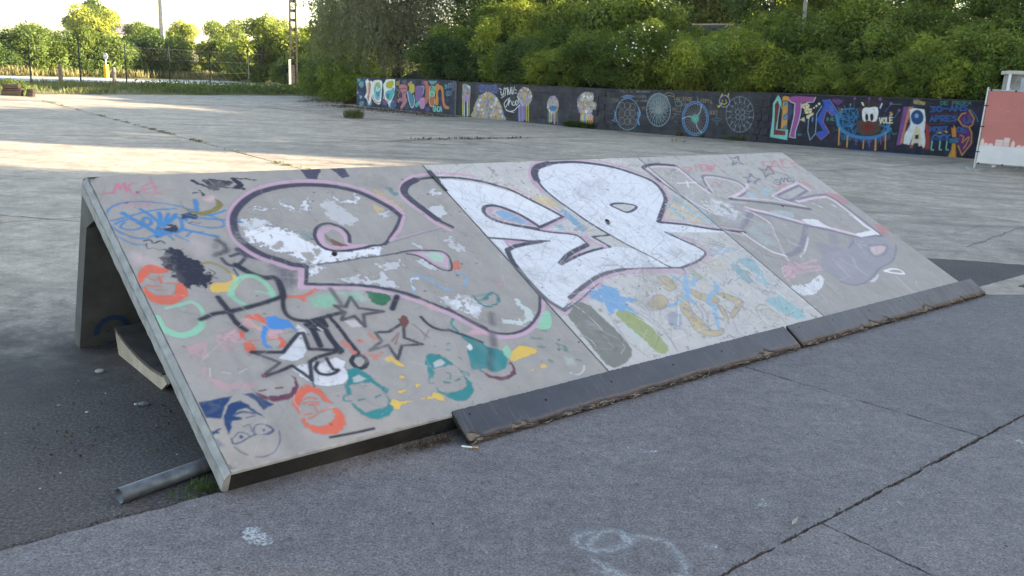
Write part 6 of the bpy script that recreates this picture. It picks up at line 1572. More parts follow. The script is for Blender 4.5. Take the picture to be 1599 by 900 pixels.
s 8a8a84 .7 14 2 0 0 12 0:810,1164,849,1166
s 93a0b4 .8 14 2 0 0 14 0:951,1139,973,1212,1007,1142
s 93a0b4 .8 14 2 0 0 14 0:960,1165,994,1166
s 93a0b4 .8 14 2 0 0 14 0:1016,1142,1009,1214,1061,1210,1063,1185,1013,1175,1072,1145
s 93a0b4 .8 14 2 0 0 14 0:1131,1214,1096,1219,1077,1182,1103,1147,1136,1156
s 93a0b4 .8 14 2 0 0 14 0:1145,1149,1166,1223,1201,1152
s 93a0b4 .8 14 2 0 0 14 0:1154,1175,1187,1177
s 93a0b4 .8 14 2 0 0 14 0:1203,1225,1209,1153,1247,1162,1262,1192,1242,1220,1203,1225
s 93a0b4 .8 14 2 0 0 14 0:1322,1231,1267,1228,1273,1156,1329,1159
s 93a0b4 .8 14 2 0 0 14 0:1270,1192,1314,1195
s 93a0b4 .8 14 2 0 0 13 0:1387,1227,1353,1233,1332,1214,1391,1184,1371,1162,1337,1167
s 8a8a84 .7 14 2 0 0 12 0:959,1046,1016,1050,966,967,1023,971
s 8a8a84 .7 14 2 0 0 12 0:1055,1055,1029,1030,1032,998,1062,976,1088,1001,1085,1033,1055,1055
s 8a8a84 .7 14 2 0 0 12 0:1094,1060,1101,981
s 8a8a84 .7 14 2 0 0 12 0:1150,1064,1157,985
s 8a8a84 .7 14 2 0 0 12 0:1097,1021,1153,1024
s 8a8a84 .7 14 2 0 0 12 0:1168,988,1161,1067,1212,1062,1214,1035,1165,1024,1224,992
s 8a8a84 .7 14 2 0 0 12 0:1235,995,1255,1076,1290,999
s 8a8a84 .7 14 2 0 0 12 0:1243,1024,1277,1026
s 8a8a84 .7 14 2 0 0 12 0:1013,917,971,915,975,868,1017,871
s 8a8a84 .7 14 2 0 0 12 0:973,891,1007,893
s 8a8a84 .7 14 2 0 0 12 0:1022,871,1018,917,1064,874,1060,920
s 8a8a84 .7 14 2 0 0 12 0:1110,923,1114,877
s 8a8a84 .7 14 2 0 0 12 0:1152,925,1157,879
s 8a8a84 .7 14 2 0 0 12 0:1112,900,1154,902
s 8a8a84 .7 14 2 0 0 12 0:1199,928,1157,925,1161,879,1203,882
s 8a8a84 .7 14 2 0 0 12 0:1159,902,1192,904
s 8a8a84 .7 14 2 0 0 12 0:1207,882,1203,928,1241,926,1242,910,1205,903,1249,885
s 8a8a84 .7 14 2 0 0 12 0:1253,885,1249,931,1283,928,1284,914,1251,908,1289,905,1290,892,1253,885
s 8a8a84 .7 14 2 0 0 12 0:1337,936,1295,934,1299,888,1341,890
s 8a8a84 .7 14 2 0 0 12 0:1297,911,1331,913
s a89a76 .7 14 2 0 0 14 0:1191,629,1181,745,1219,677,1244,749,1254,633
s a89a76 .7 14 2 0 0 14 0:1288,751,1298,636
s a89a76 .8 14 2 0 1 20 0:1841,1129,1955,1194,2095,1159,2137,1080,1998,1105,1882,1066
s 5f9fae .9 14 2 0 0 20 0:2185,937,2370,948,2373,818,2214,818,2185,937
s 93908a .8 14 2 0 0 13 0:2383,825,2401,917,2437,829
s 93908a .8 14 2 0 0 13 0:2390,858,2423,860
s 93908a .8 14 2 0 0 13 0:2493,914,2460,921,2440,897,2498,860,2480,831,2446,838
s 93908a .8 14 2 0 0 13 0:2512,833,2503,923,2552,917,2555,886,2508,874,2565,836
s 5f92d2 1 14 2 0 1 13 0:2819,1151,2853,993
s 9a968c .7 14 2 0 1 13 0:2151,592,2374,574
s 9a968c .7 14 2 0 1 13 0:2194,496,2235,597
s 9a968c .7 14 2 0 1 13 0:2131,443,2160,494
s 9a968c .7 14 2 0 1 13 0:2205,382,2312,340
s 5f7f96 1 14 2 0 1 13 0:3319,501,3461,549,3612,521,3471,460,3319,501
s 5f7f96 1 14 2 0 1 13 0:3451,645,3428,499,3484,341,3506,504,3451,645
s 7a8c9a .5 14 2 0 1 10 0:42,1062,242,1063
s 7a8c9a .5 14 2 0 1 10 0:53,928,253,929
s 7a8c9a .5 14 2 0 1 10 0:64,794,264,796
s 7a8c9a .5 14 2 0 1 11 0:77,626,278,628
s 7a8c9a .5 14 2 0 1 11 0:91,457,292,460
s 7a8c9a .5 14 2 0 1 11 0:112,204,313,207
s a89a76 .6 14 2 0 0 12 0:217,921,226,820,270,833,286,874,264,913,217,921
s a89a76 .6 14 2 0 0 12 0:348,918,308,926,284,899,353,858,329,827,290,834
s a89a76 .6 14 2 0 0 12 0:355,828,379,930,420,832
s a89a76 .6 14 2 0 0 12 0:365,864,404,866""", """f 7fd6cc 1 14 3 0 0 0 0:201,1300,90,1066,119,629,114,126,598,72,584,364,375,361,294,355,282,640,294,1019,355,905,300,1161
f 7e3340 1 14 4 0 0 0 0:207,1155,271,1018,259,638,248,340,520,324,535,201,207,193,180,609,140,1033
f dd9c2e 1 14 4 0 0 0 0:324,1244,378,1282,502,1266,497,1160,336,1151
f dd9c2e 1 14 4 0 0 0 0:350,1128,488,1136,526,704,547,385,385,373,368,740
f 4a86ae 1 14 4 0 0 0 0:376,1106,478,1124,485,1066,392,978
f 4a86ae 1 14 4 0 0 0 0:389,718,512,856,520,750,396,624
f 4a86ae 1 14 4 0 0 0 0:427,602,401,624,518,727,524,644
f 4a86ae 1 14 4 0 0 0 0:397,374,531,515,545,397
f a8509e 1 14 3 0 0 0 0:497,1254,686,1300,1198,1294,1156,1187,980,1142,847,1111,853,889,826,559,776,319,785,153,643,178,669,335,691,715,667,1089,545,1140
s cfd6ee 1 14 2 0 0 21 0:497,1195,558,1129,678,1089,697,762,664,382,639,166,805,142,787,319,843,607,864,890,849,1099
s cfd6ee 1 14 2 0 0 21 0:981,1135,1170,1165,1205,1294
f 5a6ab8 .35 30 10 0 0 0 0:510,1056,598,1084,648,876,588,613,548,658
f 2f5ac8 1 14 2 0 0 0 0:1375,1235,1573,1258,1839,929,1699,816,1535,956,1497,652,1693,362,1496,148,1341,289,1356,349,1518,408,1448,508,1312,686,1353,805,1461,1090
s c06a4a 1 14 2 0 0 14 0:1533,967,1487,639,1693,362,1497,141,1341,289
s b98a7a 1 14 2 0 0 11 0:1573,1258,1839,929,1700,809,1533,967
f 4a74d8 .6 20 4 0 0 0 0:1575,1074,1682,1103,1748,946,1644,893
s 8fc0e8 1 14 2 0 0 18 0:1095,694,1114,367,1208,119,1327,312,1301,685,1291,847,1397,1063
f 4f94d8 1 14 4 0 0 0 0:1187,771,1224,750,1210,597,1180,653
f e9dcb0 1 14 4 0 0 0 0:861,1007,894,1102,1006,1120,1081,1067,1067,996,960,943
f e9dcb0 1 14 4 0 0 0 0:952,919,1001,981,1149,978,1153,862,998,828
f e9dcb0 1 14 4 0 0 0 0:1026,784,1196,876,1215,819,1142,768,1095,694,1035,714
f d9c9a0 1 14 4 0 0 0 0:860,655,974,745,1015,607
f f0e6c2 1 14 4 0 0 0 0:1351,1123,1346,1100,1328,1087,1305,1090,1288,1107,1285,1131,1297,1149,1319,1155,1341,1144
f f0e6c2 1 14 4 0 0 0 0:1283,1061,1279,1042,1264,1032,1246,1034,1232,1048,1230,1067,1239,1082,1257,1086,1274,1078
f f0e6c2 1 14 4 0 0 0 0:1220,1006,1217,991,1205,982,1189,984,1178,995,1176,1011,1184,1024,1199,1027,1213,1020
s 3a2c22 1 14 2 0 1 11 0:882,1020,1034,1076
s 3a2c22 1 14 2 0 1 11 0:942,1082,980,968
s 3a2c22 1 14 2 0 1 11 0:989,898,1133,930
s 3a2c22 1 14 2 0 1 11 0:1028,947,1085,857
s 5fc4c4 .8 14 2 0 0 11 0:1582,683,1572,761,1609,756,1612,732,1577,722,1618,717,1621,694,1582,683
s 5fc4c4 .8 14 2 0 0 11 0:1680,690,1670,768,1710,763,1714,735,1675,725,1724,693
s 5fc4c4 .8 14 2 0 0 11 0:1763,766,1736,772,1723,732,1746,694,1772,704
s 6fb4bc .7 14 2 0 0 9 0:901,258,879,260,865,250,904,238,890,227,868,229
s 6fb4bc .7 14 2 0 0 9 0:916,229,912,262,932,244,948,265,952,232
f 7a3f98 .8 30 12 0 0 0 0:1617,1260,1813,1283,1930,1233,1816,1100,1695,1173
f 13395e .7 30 10 0 0 0 0:1808,835,2021,1055,2328,1051,2452,785,2380,366,2162,350,1911,564
s 2f88c4 .9 14 2 0 1 19 0:2271,579,1998,538
s 2f88c4 .9 14 2 0 1 12 0:2144,647,2024,534
s 2f88c4 .9 14 2 0 1 14 0:2356,1037,2312,785
s 2f88c4 .9 14 2 0 1 10 0:2154,544,2209,351
s 2f88c4 .9 14 2 0 1 13 0:2182,962,2363,737
s 2f88c4 .9 14 2 0 1 16 0:2295,1048,2381,882
s 2f88c4 .9 14 2 0 1 12 0:2324,1061,2231,913
s 2f88c4 .9 14 2 0 1 10 0:1947,636,1952,433
s 2f88c4 .9 14 2 0 1 9 0:1882,961,2152,889
s 2f88c4 .9 14 2 0 1 20 0:2179,683,2276,577
s 2f88c4 .9 14 2 0 1 16 0:2004,599,2208,592
s 2f88c4 .9 14 2 0 1 18 0:2040,857,1825,741
s 2f88c4 .9 14 2 0 1 10 0:2062,495,2243,363
s 2f88c4 .9 14 2 0 1 12 0:1992,846,2227,825
s 2f88c4 .9 14 2 0 1 9 0:2391,436,2278,337
s 2f88c4 .9 14 2 0 1 11 0:1823,863,2089,755
s 2f88c4 .9 14 2 0 1 10 0:2026,492,2195,301
s 2f88c4 .9 14 2 0 1 15 0:2045,487,1847,441
s 2f88c4 .9 14 2 0 1 14 0:1919,912,1866,710
s 2f88c4 .9 14 2 0 1 11 0:2378,465,2295,312
s 2f88c4 .9 14 2 0 1 12 0:2321,622,2232,494
s 2f88c4 .9 14 2 0 1 10 0:2235,802,2282,627
s 2f88c4 .9 14 2 0 1 17 0:1930,948,2014,678
s 2f88c4 .9 14 2 0 1 10 0:2286,728,2216,516
s 2f88c4 .9 14 2 0 1 13 0:2027,986,2149,758
s 2f88c4 .9 14 2 0 1 13 0:2141,859,2176,596
s 2f88c4 .9 14 2 0 1 17 0:2199,650,2296,396
s 2f88c4 .9 14 2 0 1 18 0:2185,970,2360,804
s 2f88c4 .9 14 2 0 1 17 0:2034,959,1898,917
s 2f88c4 .9 14 2 0 1 14 0:1959,536,2025,378
s 2f88c4 .9 14 2 0 1 9 0:2119,1115,2120,830
s 2f88c4 .9 14 2 0 1 16 0:2023,657,2240,537
s 2f88c4 .9 14 2 0 1 12 0:1921,744,2179,727
s 2f88c4 .9 14 2 0 1 13 0:1797,958,1945,785
s 2f88c4 .9 14 2 0 1 10 0:2154,802,1888,734
s 2f88c4 .9 14 2 0 1 14 0:2358,664,2148,565
s 2f88c4 .9 14 2 0 1 16 0:2392,843,2138,765
s 2f88c4 .9 14 2 0 1 19 0:1980,687,2040,453
s 2f88c4 .9 14 2 0 1 19 0:2301,768,2131,655
s 2f88c4 .9 14 2 0 1 10 0:1820,868,1908,693
s 2f88c4 .9 14 2 0 1 11 0:1981,779,2123,690
s 2f88c4 .9 14 2 0 1 15 0:2385,557,2296,408
s 2f88c4 .9 14 2 0 1 14 0:1931,485,2022,277
s 2f88c4 .9 14 2 0 1 16 0:1905,857,1853,578
s 2f88c4 .9 14 2 0 1 14 0:2271,951,2132,710
s 2f88c4 .9 14 2 0 1 10 0:1780,803,1998,806
s 2f88c4 1 14 2 0 1 85 0:1819,835,1911,564,2065,413,2321,316,2609,291,2884,335,3073,441,3215,565
s 2f88c4 1 14 2 0 1 31 0:1808,835,1983,1007,2241,1046
s 7a4fa8 .8 14 2 0 0 11 0:2011,316,2033,198
s 2f88c4 .8 14 2 0 0 14 0:2049,319,2057,204
s 2f88c4 .8 14 2 0 0 22 0:2086,321,2099,189
s 2f88c4 .8 14 2 0 0 21 0:2123,324,2145,221
s 7a4fa8 .8 14 2 0 0 22 0:2160,327,2175,189
s 2f88c4 .8 14 2 0 0 13 0:2198,330,2217,218
s 2f88c4 .8 14 2 0 0 17 0:2235,332,2253,190
s 2f88c4 .8 14 2 0 0 21 0:2272,335,2283,264
s 7a4fa8 .8 14 2 0 0 19 0:2309,338,2317,231
s 2f88c4 .8 14 2 0 0 13 0:2352,295,2374,183
s 2f88c4 .8 14 2 0 0 15 0:2389,298,2402,203
s 2f88c4 .8 14 2 0 0 20 0:2426,300,2445,171
s 7a4fa8 .8 14 2 0 0 13 0:2463,303,2479,222
s 2f88c4 .8 14 2 0 0 19 0:2500,306,2520,209
s 2f88c4 .8 14 2 0 0 14 0:2536,309,2562,157
s 2f88c4 .8 14 2 0 0 20 0:2573,312,2585,198
s 7a4fa8 .8 14 2 0 0 22 0:2610,314,2621,215
s 2f88c4 .8 14 2 0 0 21 0:2646,317,2659,187
s 2f88c4 .8 14 2 0 0 19 0:2683,320,2714,156
s 2f88c4 .8 14 2 0 0 21 0:2719,323,2739,161
s 7a4fa8 .8 14 2 0 0 22 0:2756,325,2774,175
s 2f88c4 .8 14 2 0 0 13 0:2792,328,2808,191
s 2f88c4 .8 14 2 0 0 17 0:2829,331,2843,249
s 2f88c4 .8 14 2 0 0 14 0:2865,334,2887,233
s 7a4fa8 .8 14 2 0 0 14 0:2901,336,2919,173
s 2f88c4 .8 14 2 0 0 18 0:2938,339,2966,191
s 2f88c4 .8 14 2 0 0 21 0:2967,387,2985,240
s 2f88c4 .8 14 2 0 0 12 0:3003,390,3020,236
s 7a4fa8 .8 14 2 0 0 17 0:3039,393,3064,233
s 2f88c4 .8 14 2 0 0 20 0:3075,395,3094,274
s 2f88c4 .8 14 2 0 0 16 0:3111,398,3128,322
s 2f88c4 .8 14 2 0 0 14 0:3147,401,3161,260
s 7a4fa8 .8 14 2 0 0 20 0:3183,403,3198,287
s 2f88c4 .8 14 2 0 0 16 0:3219,406,3238,312
s e0a030 1 14 2 0 0 32 0:1931,496,1975,44
s e0a030 1 14 2 0 0 32 0:2172,305,2196,4
s e0a030 1 14 2 0 0 31 0:2597,221,2610,2
s e0a030 1 14 2 0 0 31 0:2892,278,2920,-31
s 8a5aa0 1 14 2 0 0 22 0:2399,229,2418,91
s 8a5aa0 1 14 2 0 0 22 0:2737,232,2759,72
s 8a5aa0 1 14 2 0 0 22 0:3015,322,3040,152
f 5e4a3e .85 30 6 0 0 0 0:2353,710,2495,788,2880,814,2981,707,2979,502,2814,376,2559,334,2392,437
f 4a342c 1 14 6 0 0 0 0:2462,1253,2640,1286,2818,1240,2841,1083,2457,1060
f 5a4034 .8 14 4 0 0 0 0:2306,1050,2427,1115,2448,968,2337,984
f eef1f6 1 14 4 0 1 0 0:2452,1014,2497,1085,2645,1105,2792,1126,2855,1017,2855,835,2804,741,2548,723,2465,878
f 241f20 1 14 4 0 0 0 0:2632,843,2634,807,2629,775,2618,754,2603,745,2586,751,2569,771,2555,801,2547,837,2545,874,2550,905,2561,927,2576,935,2594,929,2610,909,2624,879
f 241f20 1 14 4 0 0 0 0:2761,852,2762,813,2757,781,2745,758,2728,749,2709,756,2690,776,2676,808,2667,845,2665,884,2670,916,2683,939,2699,948,2719,941,2737,921,2752,889
f eef1f6 1 14 4 0 0 0 0:2676,823,2679,796,2677,772,2673,756,2665,750,2656,755,2647,770,2639,793,2633,820,2631,848,2632,872,2637,888,2645,894,2654,889,2663,874,2671,851
f 7b3026 1 14 4 0 0 0 0:2818,605,2815,542,2789,486,2744,447,2687,431,2626,439,2570,471,2529,521,2509,583,2512,646,2538,702,2583,741,2640,757,2701,749,2756,717,2797,666
s 4a1c18 1 14 2 0 1 13 0:2593,635,2643,661,2677,572,2616,545
s 4a1c18 1 14 2 0 1 13 0:2697,665,2760,601
f f2f4f6 1 14 4 0 0 0 0:2390,1226,2433,1228,2490,1130,2446,1138
f f2f4f6 1 14 4 0 0 0 0:2914,1246,2933,1213,2894,1087,2868,1119
f a2509e 1 14 4 0 0 0 0:2249,1320,2242,1294,2219,1282,2193,1291,2180,1316,2186,1342,2209,1354,2235,1345
s 2f6aa0 1 14 2 0 1 11 0:2217,1295,2231,1068
f a2509e 1 14 4 0 0 0 0:2613,1345,2606,1319,2584,1307,2558,1316,2544,1341,2551,1367,2573,1379,2599,1370
s 2f6aa0 1 14 2 0 1 11 0:2582,1321,2597,1095
f a2509e 1 14 4 0 0 0 0:2891,1345,2884,1320,2862,1308,2837,1317,2823,1342,2829,1367,2852,1379,2877,1370
s 2f6aa0 1 14 2 0 1 11 0:2860,1321,2875,1097
f d0a840 1 14 4 0 0 0 0:2149,1155,2146,1135,2132,1126,2115,1133,2106,1152,2110,1172,2124,1180,2140,1173
s 3f8ac0 1 14 2 0 1 13 0:2130,1135,2131,971
f d0a840 1 14 4 0 0 0 0:1942,1016,1938,996,1924,987,1908,994,1898,1013,1902,1033,1917,1042,1933,1035
s 3f8ac0 1 14 2 0 1 13 0:1923,996,1923,831
s 4f9ad0 .8 14 2 0 1 11 0:1810,1065,1936,866
s 4f9ad0 .8 14 2 0 1 11 0:1968,1121,2041,988
s 2f88c4 1 14 2 0 1 51 0:2773,282,2978,355,3138,481,3179,692
s 2f88c4 1 14 2 0 1 15 0:3117,648,3139,536
s 2f88c4 1 14 2 0 1 15 0:3094,708,3145,605
s 2f88c4 1 14 2 0 1 15 0:3218,522,3117,496
s 2f88c4 1 14 2 0 1 15 0:3074,547,2987,488
s 2f88c4 1 14 2 0 1 15 0:3110,620,3212,576
s 2f88c4 1 14 2 0 1 15 0:2917,666,3024,645
s 2f88c4 1 14 2 0 1 15 0:3060,577,3027,473
s 2f88c4 1 14 2 0 1 15 0:3054,472,2975,403
s 2f88c4 1 14 2 0 1 15 0:3056,515,3144,443
s 2f88c4 1 14 2 0 1 15 0:3067,544,3140,455
s 2f88c4 1 14 2 0 1 15 0:3175,674,3080,633
s 2f88c4 1 14 2 0 1 15 0:3032,676,3096,580
s 2f88c4 1 14 2 0 1 15 0:3007,627,3114,607
s 2f88c4 1 14 2 0 1 15 0:3163,673,3098,590
s 2f88c4 1 14 2 0 1 15 0:3128,443,3029,409
s 2f88c4 1 14 2 0 1 15 0:3157,524,3222,429
s e0a030 1 14 2 0 0 30 0:2900,272,2934,-13
s e0a030 1 14 2 0 0 29 0:3113,460,3169,25
s efe6c8 1 14 2 0 0 29 0:2908,843,2960,703,2971,847
s efe6c8 1 14 2 0 0 29 0:3024,856,2999,811,3007,754,3045,713,3071,758,3062,815,3024,856
s efe6c8 1 14 2 0 0 29 0:3078,864,3098,722,3161,726
s efe6c8 1 14 2 0 0 29 0:3225,878,3162,874,3183,732,3246,736
s efe6c8 1 14 2 0 0 29 0:3172,803,3223,806
s efe6c8 1 14 2 0 1 25 0:3163,917,3210,957
f a2509e 1 14 4 0 0 0 0:2892,1342,2885,1313,2860,1299,2830,1310,2815,1338,2822,1367,2848,1381,2877,1370
f a2509e 1 14 4 0 0 0 0:3180,1236,3173,1206,3147,1193,3118,1203,3103,1231,3110,1261,3135,1274,3164,1264
f 8a4fa0 1 14 4 0 0 0 0:3400,1074,3393,1045,3368,1031,3339,1041,3324,1069,3331,1099,3356,1112,3385,1102
f dd8a2e 1 14 4 0 0 0 0:3209,987,3202,958,3177,944,3148,954,3132,982,3139,1012,3165,1026,3194,1015
s 3f6ab0 1 14 2 0 1 18 0:3137,1215,3024,1020
s 3f6ab0 1 14 2 0 1 18 0:3356,1041,3262,848
s 3f6ab0 1 14 2 0 1 18 0:3155,972,3122,839
s 4fb0a0 .8 14 2 0 1 14 0:3189,1218,3397,1238
s 4fb0a0 .8 14 2 0 1 15 0:3241,507,3322,437,3389,461
f 8a4f9c 1 14 3 0 0 0 0:3458,1178,3596,1187,3553,190,3429,142
f e08a5a 1 14 4 0 0 0 0:3580,1175,3699,1193,3596,721,3582,230,3515,206
f e9edf4 1 14 3 0 0 0 0:3603,1094,3704,1156,3966,1136,4042,863,4053,566,4154,200,4087,119,3956,409,3843,701,3785,396,3747,186,3585,211,3583,457,3682,727
s 3a4a6a 1 14 2 0 1 14 0:3603,1094,3682,727,3583,457,3585,211
f 24508c 1 14 4 0 0 0 0:3980,933,3979,859,3955,795,3912,750,3855,731,3794,742,3738,780,3695,840,3672,913,3672,987,3697,1051,3740,1096,3797,1114,3858,1103,3914,1065,3957,1005
f 8fb4d8 1 20 4 0 0 0 0:3858,962,3858,939,3850,920,3837,906,3819,900,3800,903,3783,915,3769,934,3762,956,3763,979,3770,998,3784,1012,3801,1018,3820,1015,3838,1003,3851,984
f ead9b0 1 14 4 0 0 0 0:3813,624,3877,703,3945,596,4042,191,3976,167,3905,406,3847,213,3769,150,3790,359
f 3a3a44 1 14 4 0 0 0 0:3845,457,3928,482,3945,371,3853,356
f d2cfd4 1 14 4 0 0 0 0:3827,343,3946,360,3979,261,3843,243
f b8553a 1 14 4 0 0 0 0:3761,206,3850,194,3830,98,3755,130
f a8382c 1 14 4 0 0 0 0:4030,825,4132,721,4212,429,4244,113,4124,103,4110,421
f b8a468 .85 14 10 .25 0 0 0:3657,1357,3773,1382,3971,1320,3949,1245,3793,1254,3688,1266
s 2f62ae 1 14 2 0 0 35 0:4100,1218,4217,1211,4155,1158,4230,1128,4179,1083,4119,1093
s 2f62ae 1 14 2 0 0 35 0:4308,1237,4258,1192,4266,1137,4330,1099,4380,1144,4372,1199,4308,1237
s 2f62ae 1 14 2 0 0 35 0:4412,1181,4526,1188
s 2f62ae 1 14 2 0 0 35 0:4573,1128,4608,1269,4686,1135
s 2f62ae 1 14 2 0 0 35 0:4588,1177,4655,1182
s 2f62ae 1 14 2 0 0 35 0:4722,1144,4700,1281,4834,1151,4812,1288
s 2f62ae 1 14 2 0 0 34 0:4961,1289,4892,1299,4853,1262,4975,1208,4937,1164,4868,1173
s 2f62ae 1 14 2 0 0 35 0:4148,841,4178,976,4249,848
s 2f62ae 1 14 2 0 0 35 0:4161,888,4222,892
s 2f62ae 1 14 2 0 0 35 0:4280,850,4259,981,4352,974,4359,928,4271,909
s 2f62ae 1 14 2 0 0 35 0:4411,859,4390,990,4483,983,4490,937,4402,918,4511,865
s 2f62ae 1 14 2 0 0 35 0:4620,1005,4521,998,4541,867,4641,874
s 2f62ae 1 14 2 0 0 35 0:4531,933,4611,938
s 2f62ae 1 14 2 0 0 35 0:4752,1000,4690,1009,4655,974,4764,922,4731,880,4669,889
s 2f62ae 1 14 2 0 0 35 0:4932,996,4953,866,5026,871
s 2f62ae 1 14 2 0 0 35 0:5047,873,5062,1005,5119,878
s 2f62ae 1 14 2 0 0 35 0:5054,919,5097,922
s 2f62ae 1 14 2 0 0 32 0:4189,576,4171,694,4226,626,4259,700,4277,583
s 2f62ae 1 14 2 0 0 32 0:4324,707,4286,669,4293,622,4342,590,4381,628,4373,675,4324,707
s 2f62ae 1 14 2 0 0 32 0:4408,597,4389,714,4470,708,4476,667,4399,650,4495,603
s 2f62ae 1 14 2 0 0 32 0:4498,724,4585,730
s 2f62ae 1 14 2 0 0 32 0:4541,727,4560,610
s 2f62ae 1 14 2 0 0 31 0:4825,733,4845,609,4903,626,4921,677,4887,725,4825,733
s 2f62ae 1 14 2 0 0 31 0:5022,747,4936,741,4956,617,5042,624
s 2f62ae 1 14 2 0 0 31 0:4946,679,5015,684
s 4a9f90 .9 14 2 0 0 16 0:4321,1367,4335,1280,4385,1291,4401,1327,4374,1361,4321,1367
s 4a9f90 .9 14 2 0 0 16 0:4486,1376,4413,1372,4426,1285,4500,1290
s 4a9f90 .9 14 2 0 0 16 0:4420,1329,4478,1332
s 4a9f90 .9 14 2 0 0 16 0:4609,1296,4595,1383,4662,1378,4667,1348,4603,1335
s 4a9f90 .9 14 2 0 0 16 0:4700,1302,4686,1388,4753,1383,4758,1353,4694,1341,4773,1306
s 4a9f90 .9 14 2 0 0 16 0:4813,1395,4781,1368,4787,1333,4827,1309,4859,1337,4853,1372,4813,1395
s 4a9f90 .9 14 2 0 0 15 0:4881,1313,4867,1399,4934,1394,4938,1364,4875,1351
s 4a9f90 .9 14 2 0 0 15 0:4971,1318,4993,1406,5043,1322
s 4a9f90 .9 14 2 0 0 15 0:4981,1349,5024,1352
s a03a3a .6 14 2 0 1 14 0:4138,1017,4410,1017,4737,1075
s a03a3a .6 14 2 0 1 14 0:4144,759,4775,832
f 6d2f78 .8 14 4 0 0 0 0:5018,1183,5167,976,5118,772,4912,812,4790,950,4868,1083
s dd9c3a 1 14 2 0 0 28 0:5018,1183,5167,976,5151,811,5088,751,4915,794,4798,943,4868,1083,4948,1106
f 6d2f78 1 14 3 0 0 0 0:4854,551,5055,749,5155,647,5202,357,5038,29,4901,259
s dd9c3a 1 14 2 0 0 28 0:5088,751,5171,611,5205,338,5040,18,4907,259
s dd9c3a 1 14 2 0 1 24 0:4923,538,4998,488,4988,340,5070,457,5129,498,5093,311,5045,196
s 2f62ae 1 14 2 0 0 28 0:4935,978,4955,855,5027,860
s 2f62ae 1 14 2 0 0 28 0:5049,862,5065,987,5121,867
s 2f62ae 1 14 2 0 0 28 0:5056,906,5100,909
s 2f62ae 1 14 2 0 0 28 0:4833,726,4851,610,4909,626,4928,674,4895,719,4833,726
s 2f62ae 1 14 2 0 0 28 0:5030,740,4944,734,4963,618,5048,624
s 2f62ae 1 14 2 0 0 28 0:4953,676,5022,681
f e0922a 1 14 3 0 0 0 0:4675,722,4731,689,4714,798,4791,694,4832,476,4733,468
f e0a02a 1 14 3 0 0 0 0:4759,303,4842,310,4917,-56,4714,-54,4769,137
f 3a78a8 1 14 4 0 0 0 0:4672,426,4885,461,4896,333,4697,310
s 2f6fb4 1 14 2 0 1 43 0:4266,321,4280,453,4328,493
s 86d2c4 1 14 2 0 1 29 0:4280,322,4291,117,4347,110
s 2f6fb4 1 14 2 0 1 42 0:4459,336,4472,467,4520,508
s 86d2c4 1 14 2 0 1 28 0:4472,337,4484,132,4540,126
s 2f6fb4 1 14 2 0 1 42 0:4620,348,4633,479,4681,520
s 86d2c4 1 14 2 0 1 28 0:4633,349,4645,145,4701,139
s 2f6fb4 1 14 2 0 1 49 0:4319,511,4429,464,4557,510,4641,406
s 2a5a9a .7 14 2 0 1 57 0:4268,396,4641,406
f d6b05a 1 14 4 0 0 0 0:4330,549,4442,595,4484,542
f d6b05a 1 14 4 0 0 0 0:4516,600,4590,624,4618,552
s 5f9aa8 .7 14 2 0 1 21 0:5048,1203,5188,1049,5267,910"""]

# ================================================================== SETTING
def clip_half(poly, p, d):
    """keep the part of a 2-D polygon to the right of the line p + t d"""
    out = []
    side = lambda q: (q[0] - p[0]) * d[1] - (q[1] - p[1]) * d[0]
    for i in range(len(poly)):
        a, b = poly[i], poly[(i + 1) % len(poly)]; sa, sb = side(a), side(b)
        if sa >= 0: out.append(a)
        if sa * sb < 0:
            t = sa / (sa - sb); out.append((a[0] + (b[0] - a[0]) * t, a[1] + (b[1] - a[1]) * t))
    return out
def rough_outline(poly, step, amp, seed):
    r = random.Random(seed); out = []; n = len(poly)
    for i in range(n):
        a, b = Vector(poly[i]), Vector(poly[(i + 1) % n]); L = (b - a).length; k = max(1, int(L / step)); nrm = Vector((-(b - a).y, (b - a).x)).normalized()
        w = 0.0
        for j in range(k):
            w = 0.6 * w + r.uniform(-amp, amp); e = 0.0 if j == 0 else w
            out.append(a + (b - a) * (j / k) + nrm * e)
    return out
def plate(name, poly2, z, thick, mat, parent=None):
    n = len(poly2)
    v = [(p[0], p[1], z) for p in poly2] + [(p[0], p[1], z - thick) for p in poly2]
    o = mesh(name, v, [tuple(range(n))] + [(i, n + i, n + (i + 1) % n, (i + 1) % n) for i in range(n)], mat, parent)
    if o.data.polygons[0].normal.z < 0: o.data.flip_normals()
    return o
def xy(a, b): p = ab(a, b); return (p.x, p.y)

# open land reaching the horizon, one sheet
gp = []; gf = []
GX = [-1500, -400, -150, -90, -60, -40, -20, 0, 20, 40, 80, 200, 1500]; GY = [-300, -60, -20, 0, 20, 40, 60, 70, 80, 95, 120, 180, 400, 1500]
for j, y in enumerate(GY):
    for i, x in enumerate(GX):
        z = -0.075 + (0.0 if y < 75 else min((y - 75) * 0.03, 6.0))
        gp.append((x, y, z))
for j in range(len(GY) - 1):
    for i in range(len(GX) - 1):
        k = j * len(GX) + i; gf.append((k, k + 1, k + len(GX) + 1, k + len(GX)))
tag(mesh('ground', gp, gf, M['field']), kind='structure')

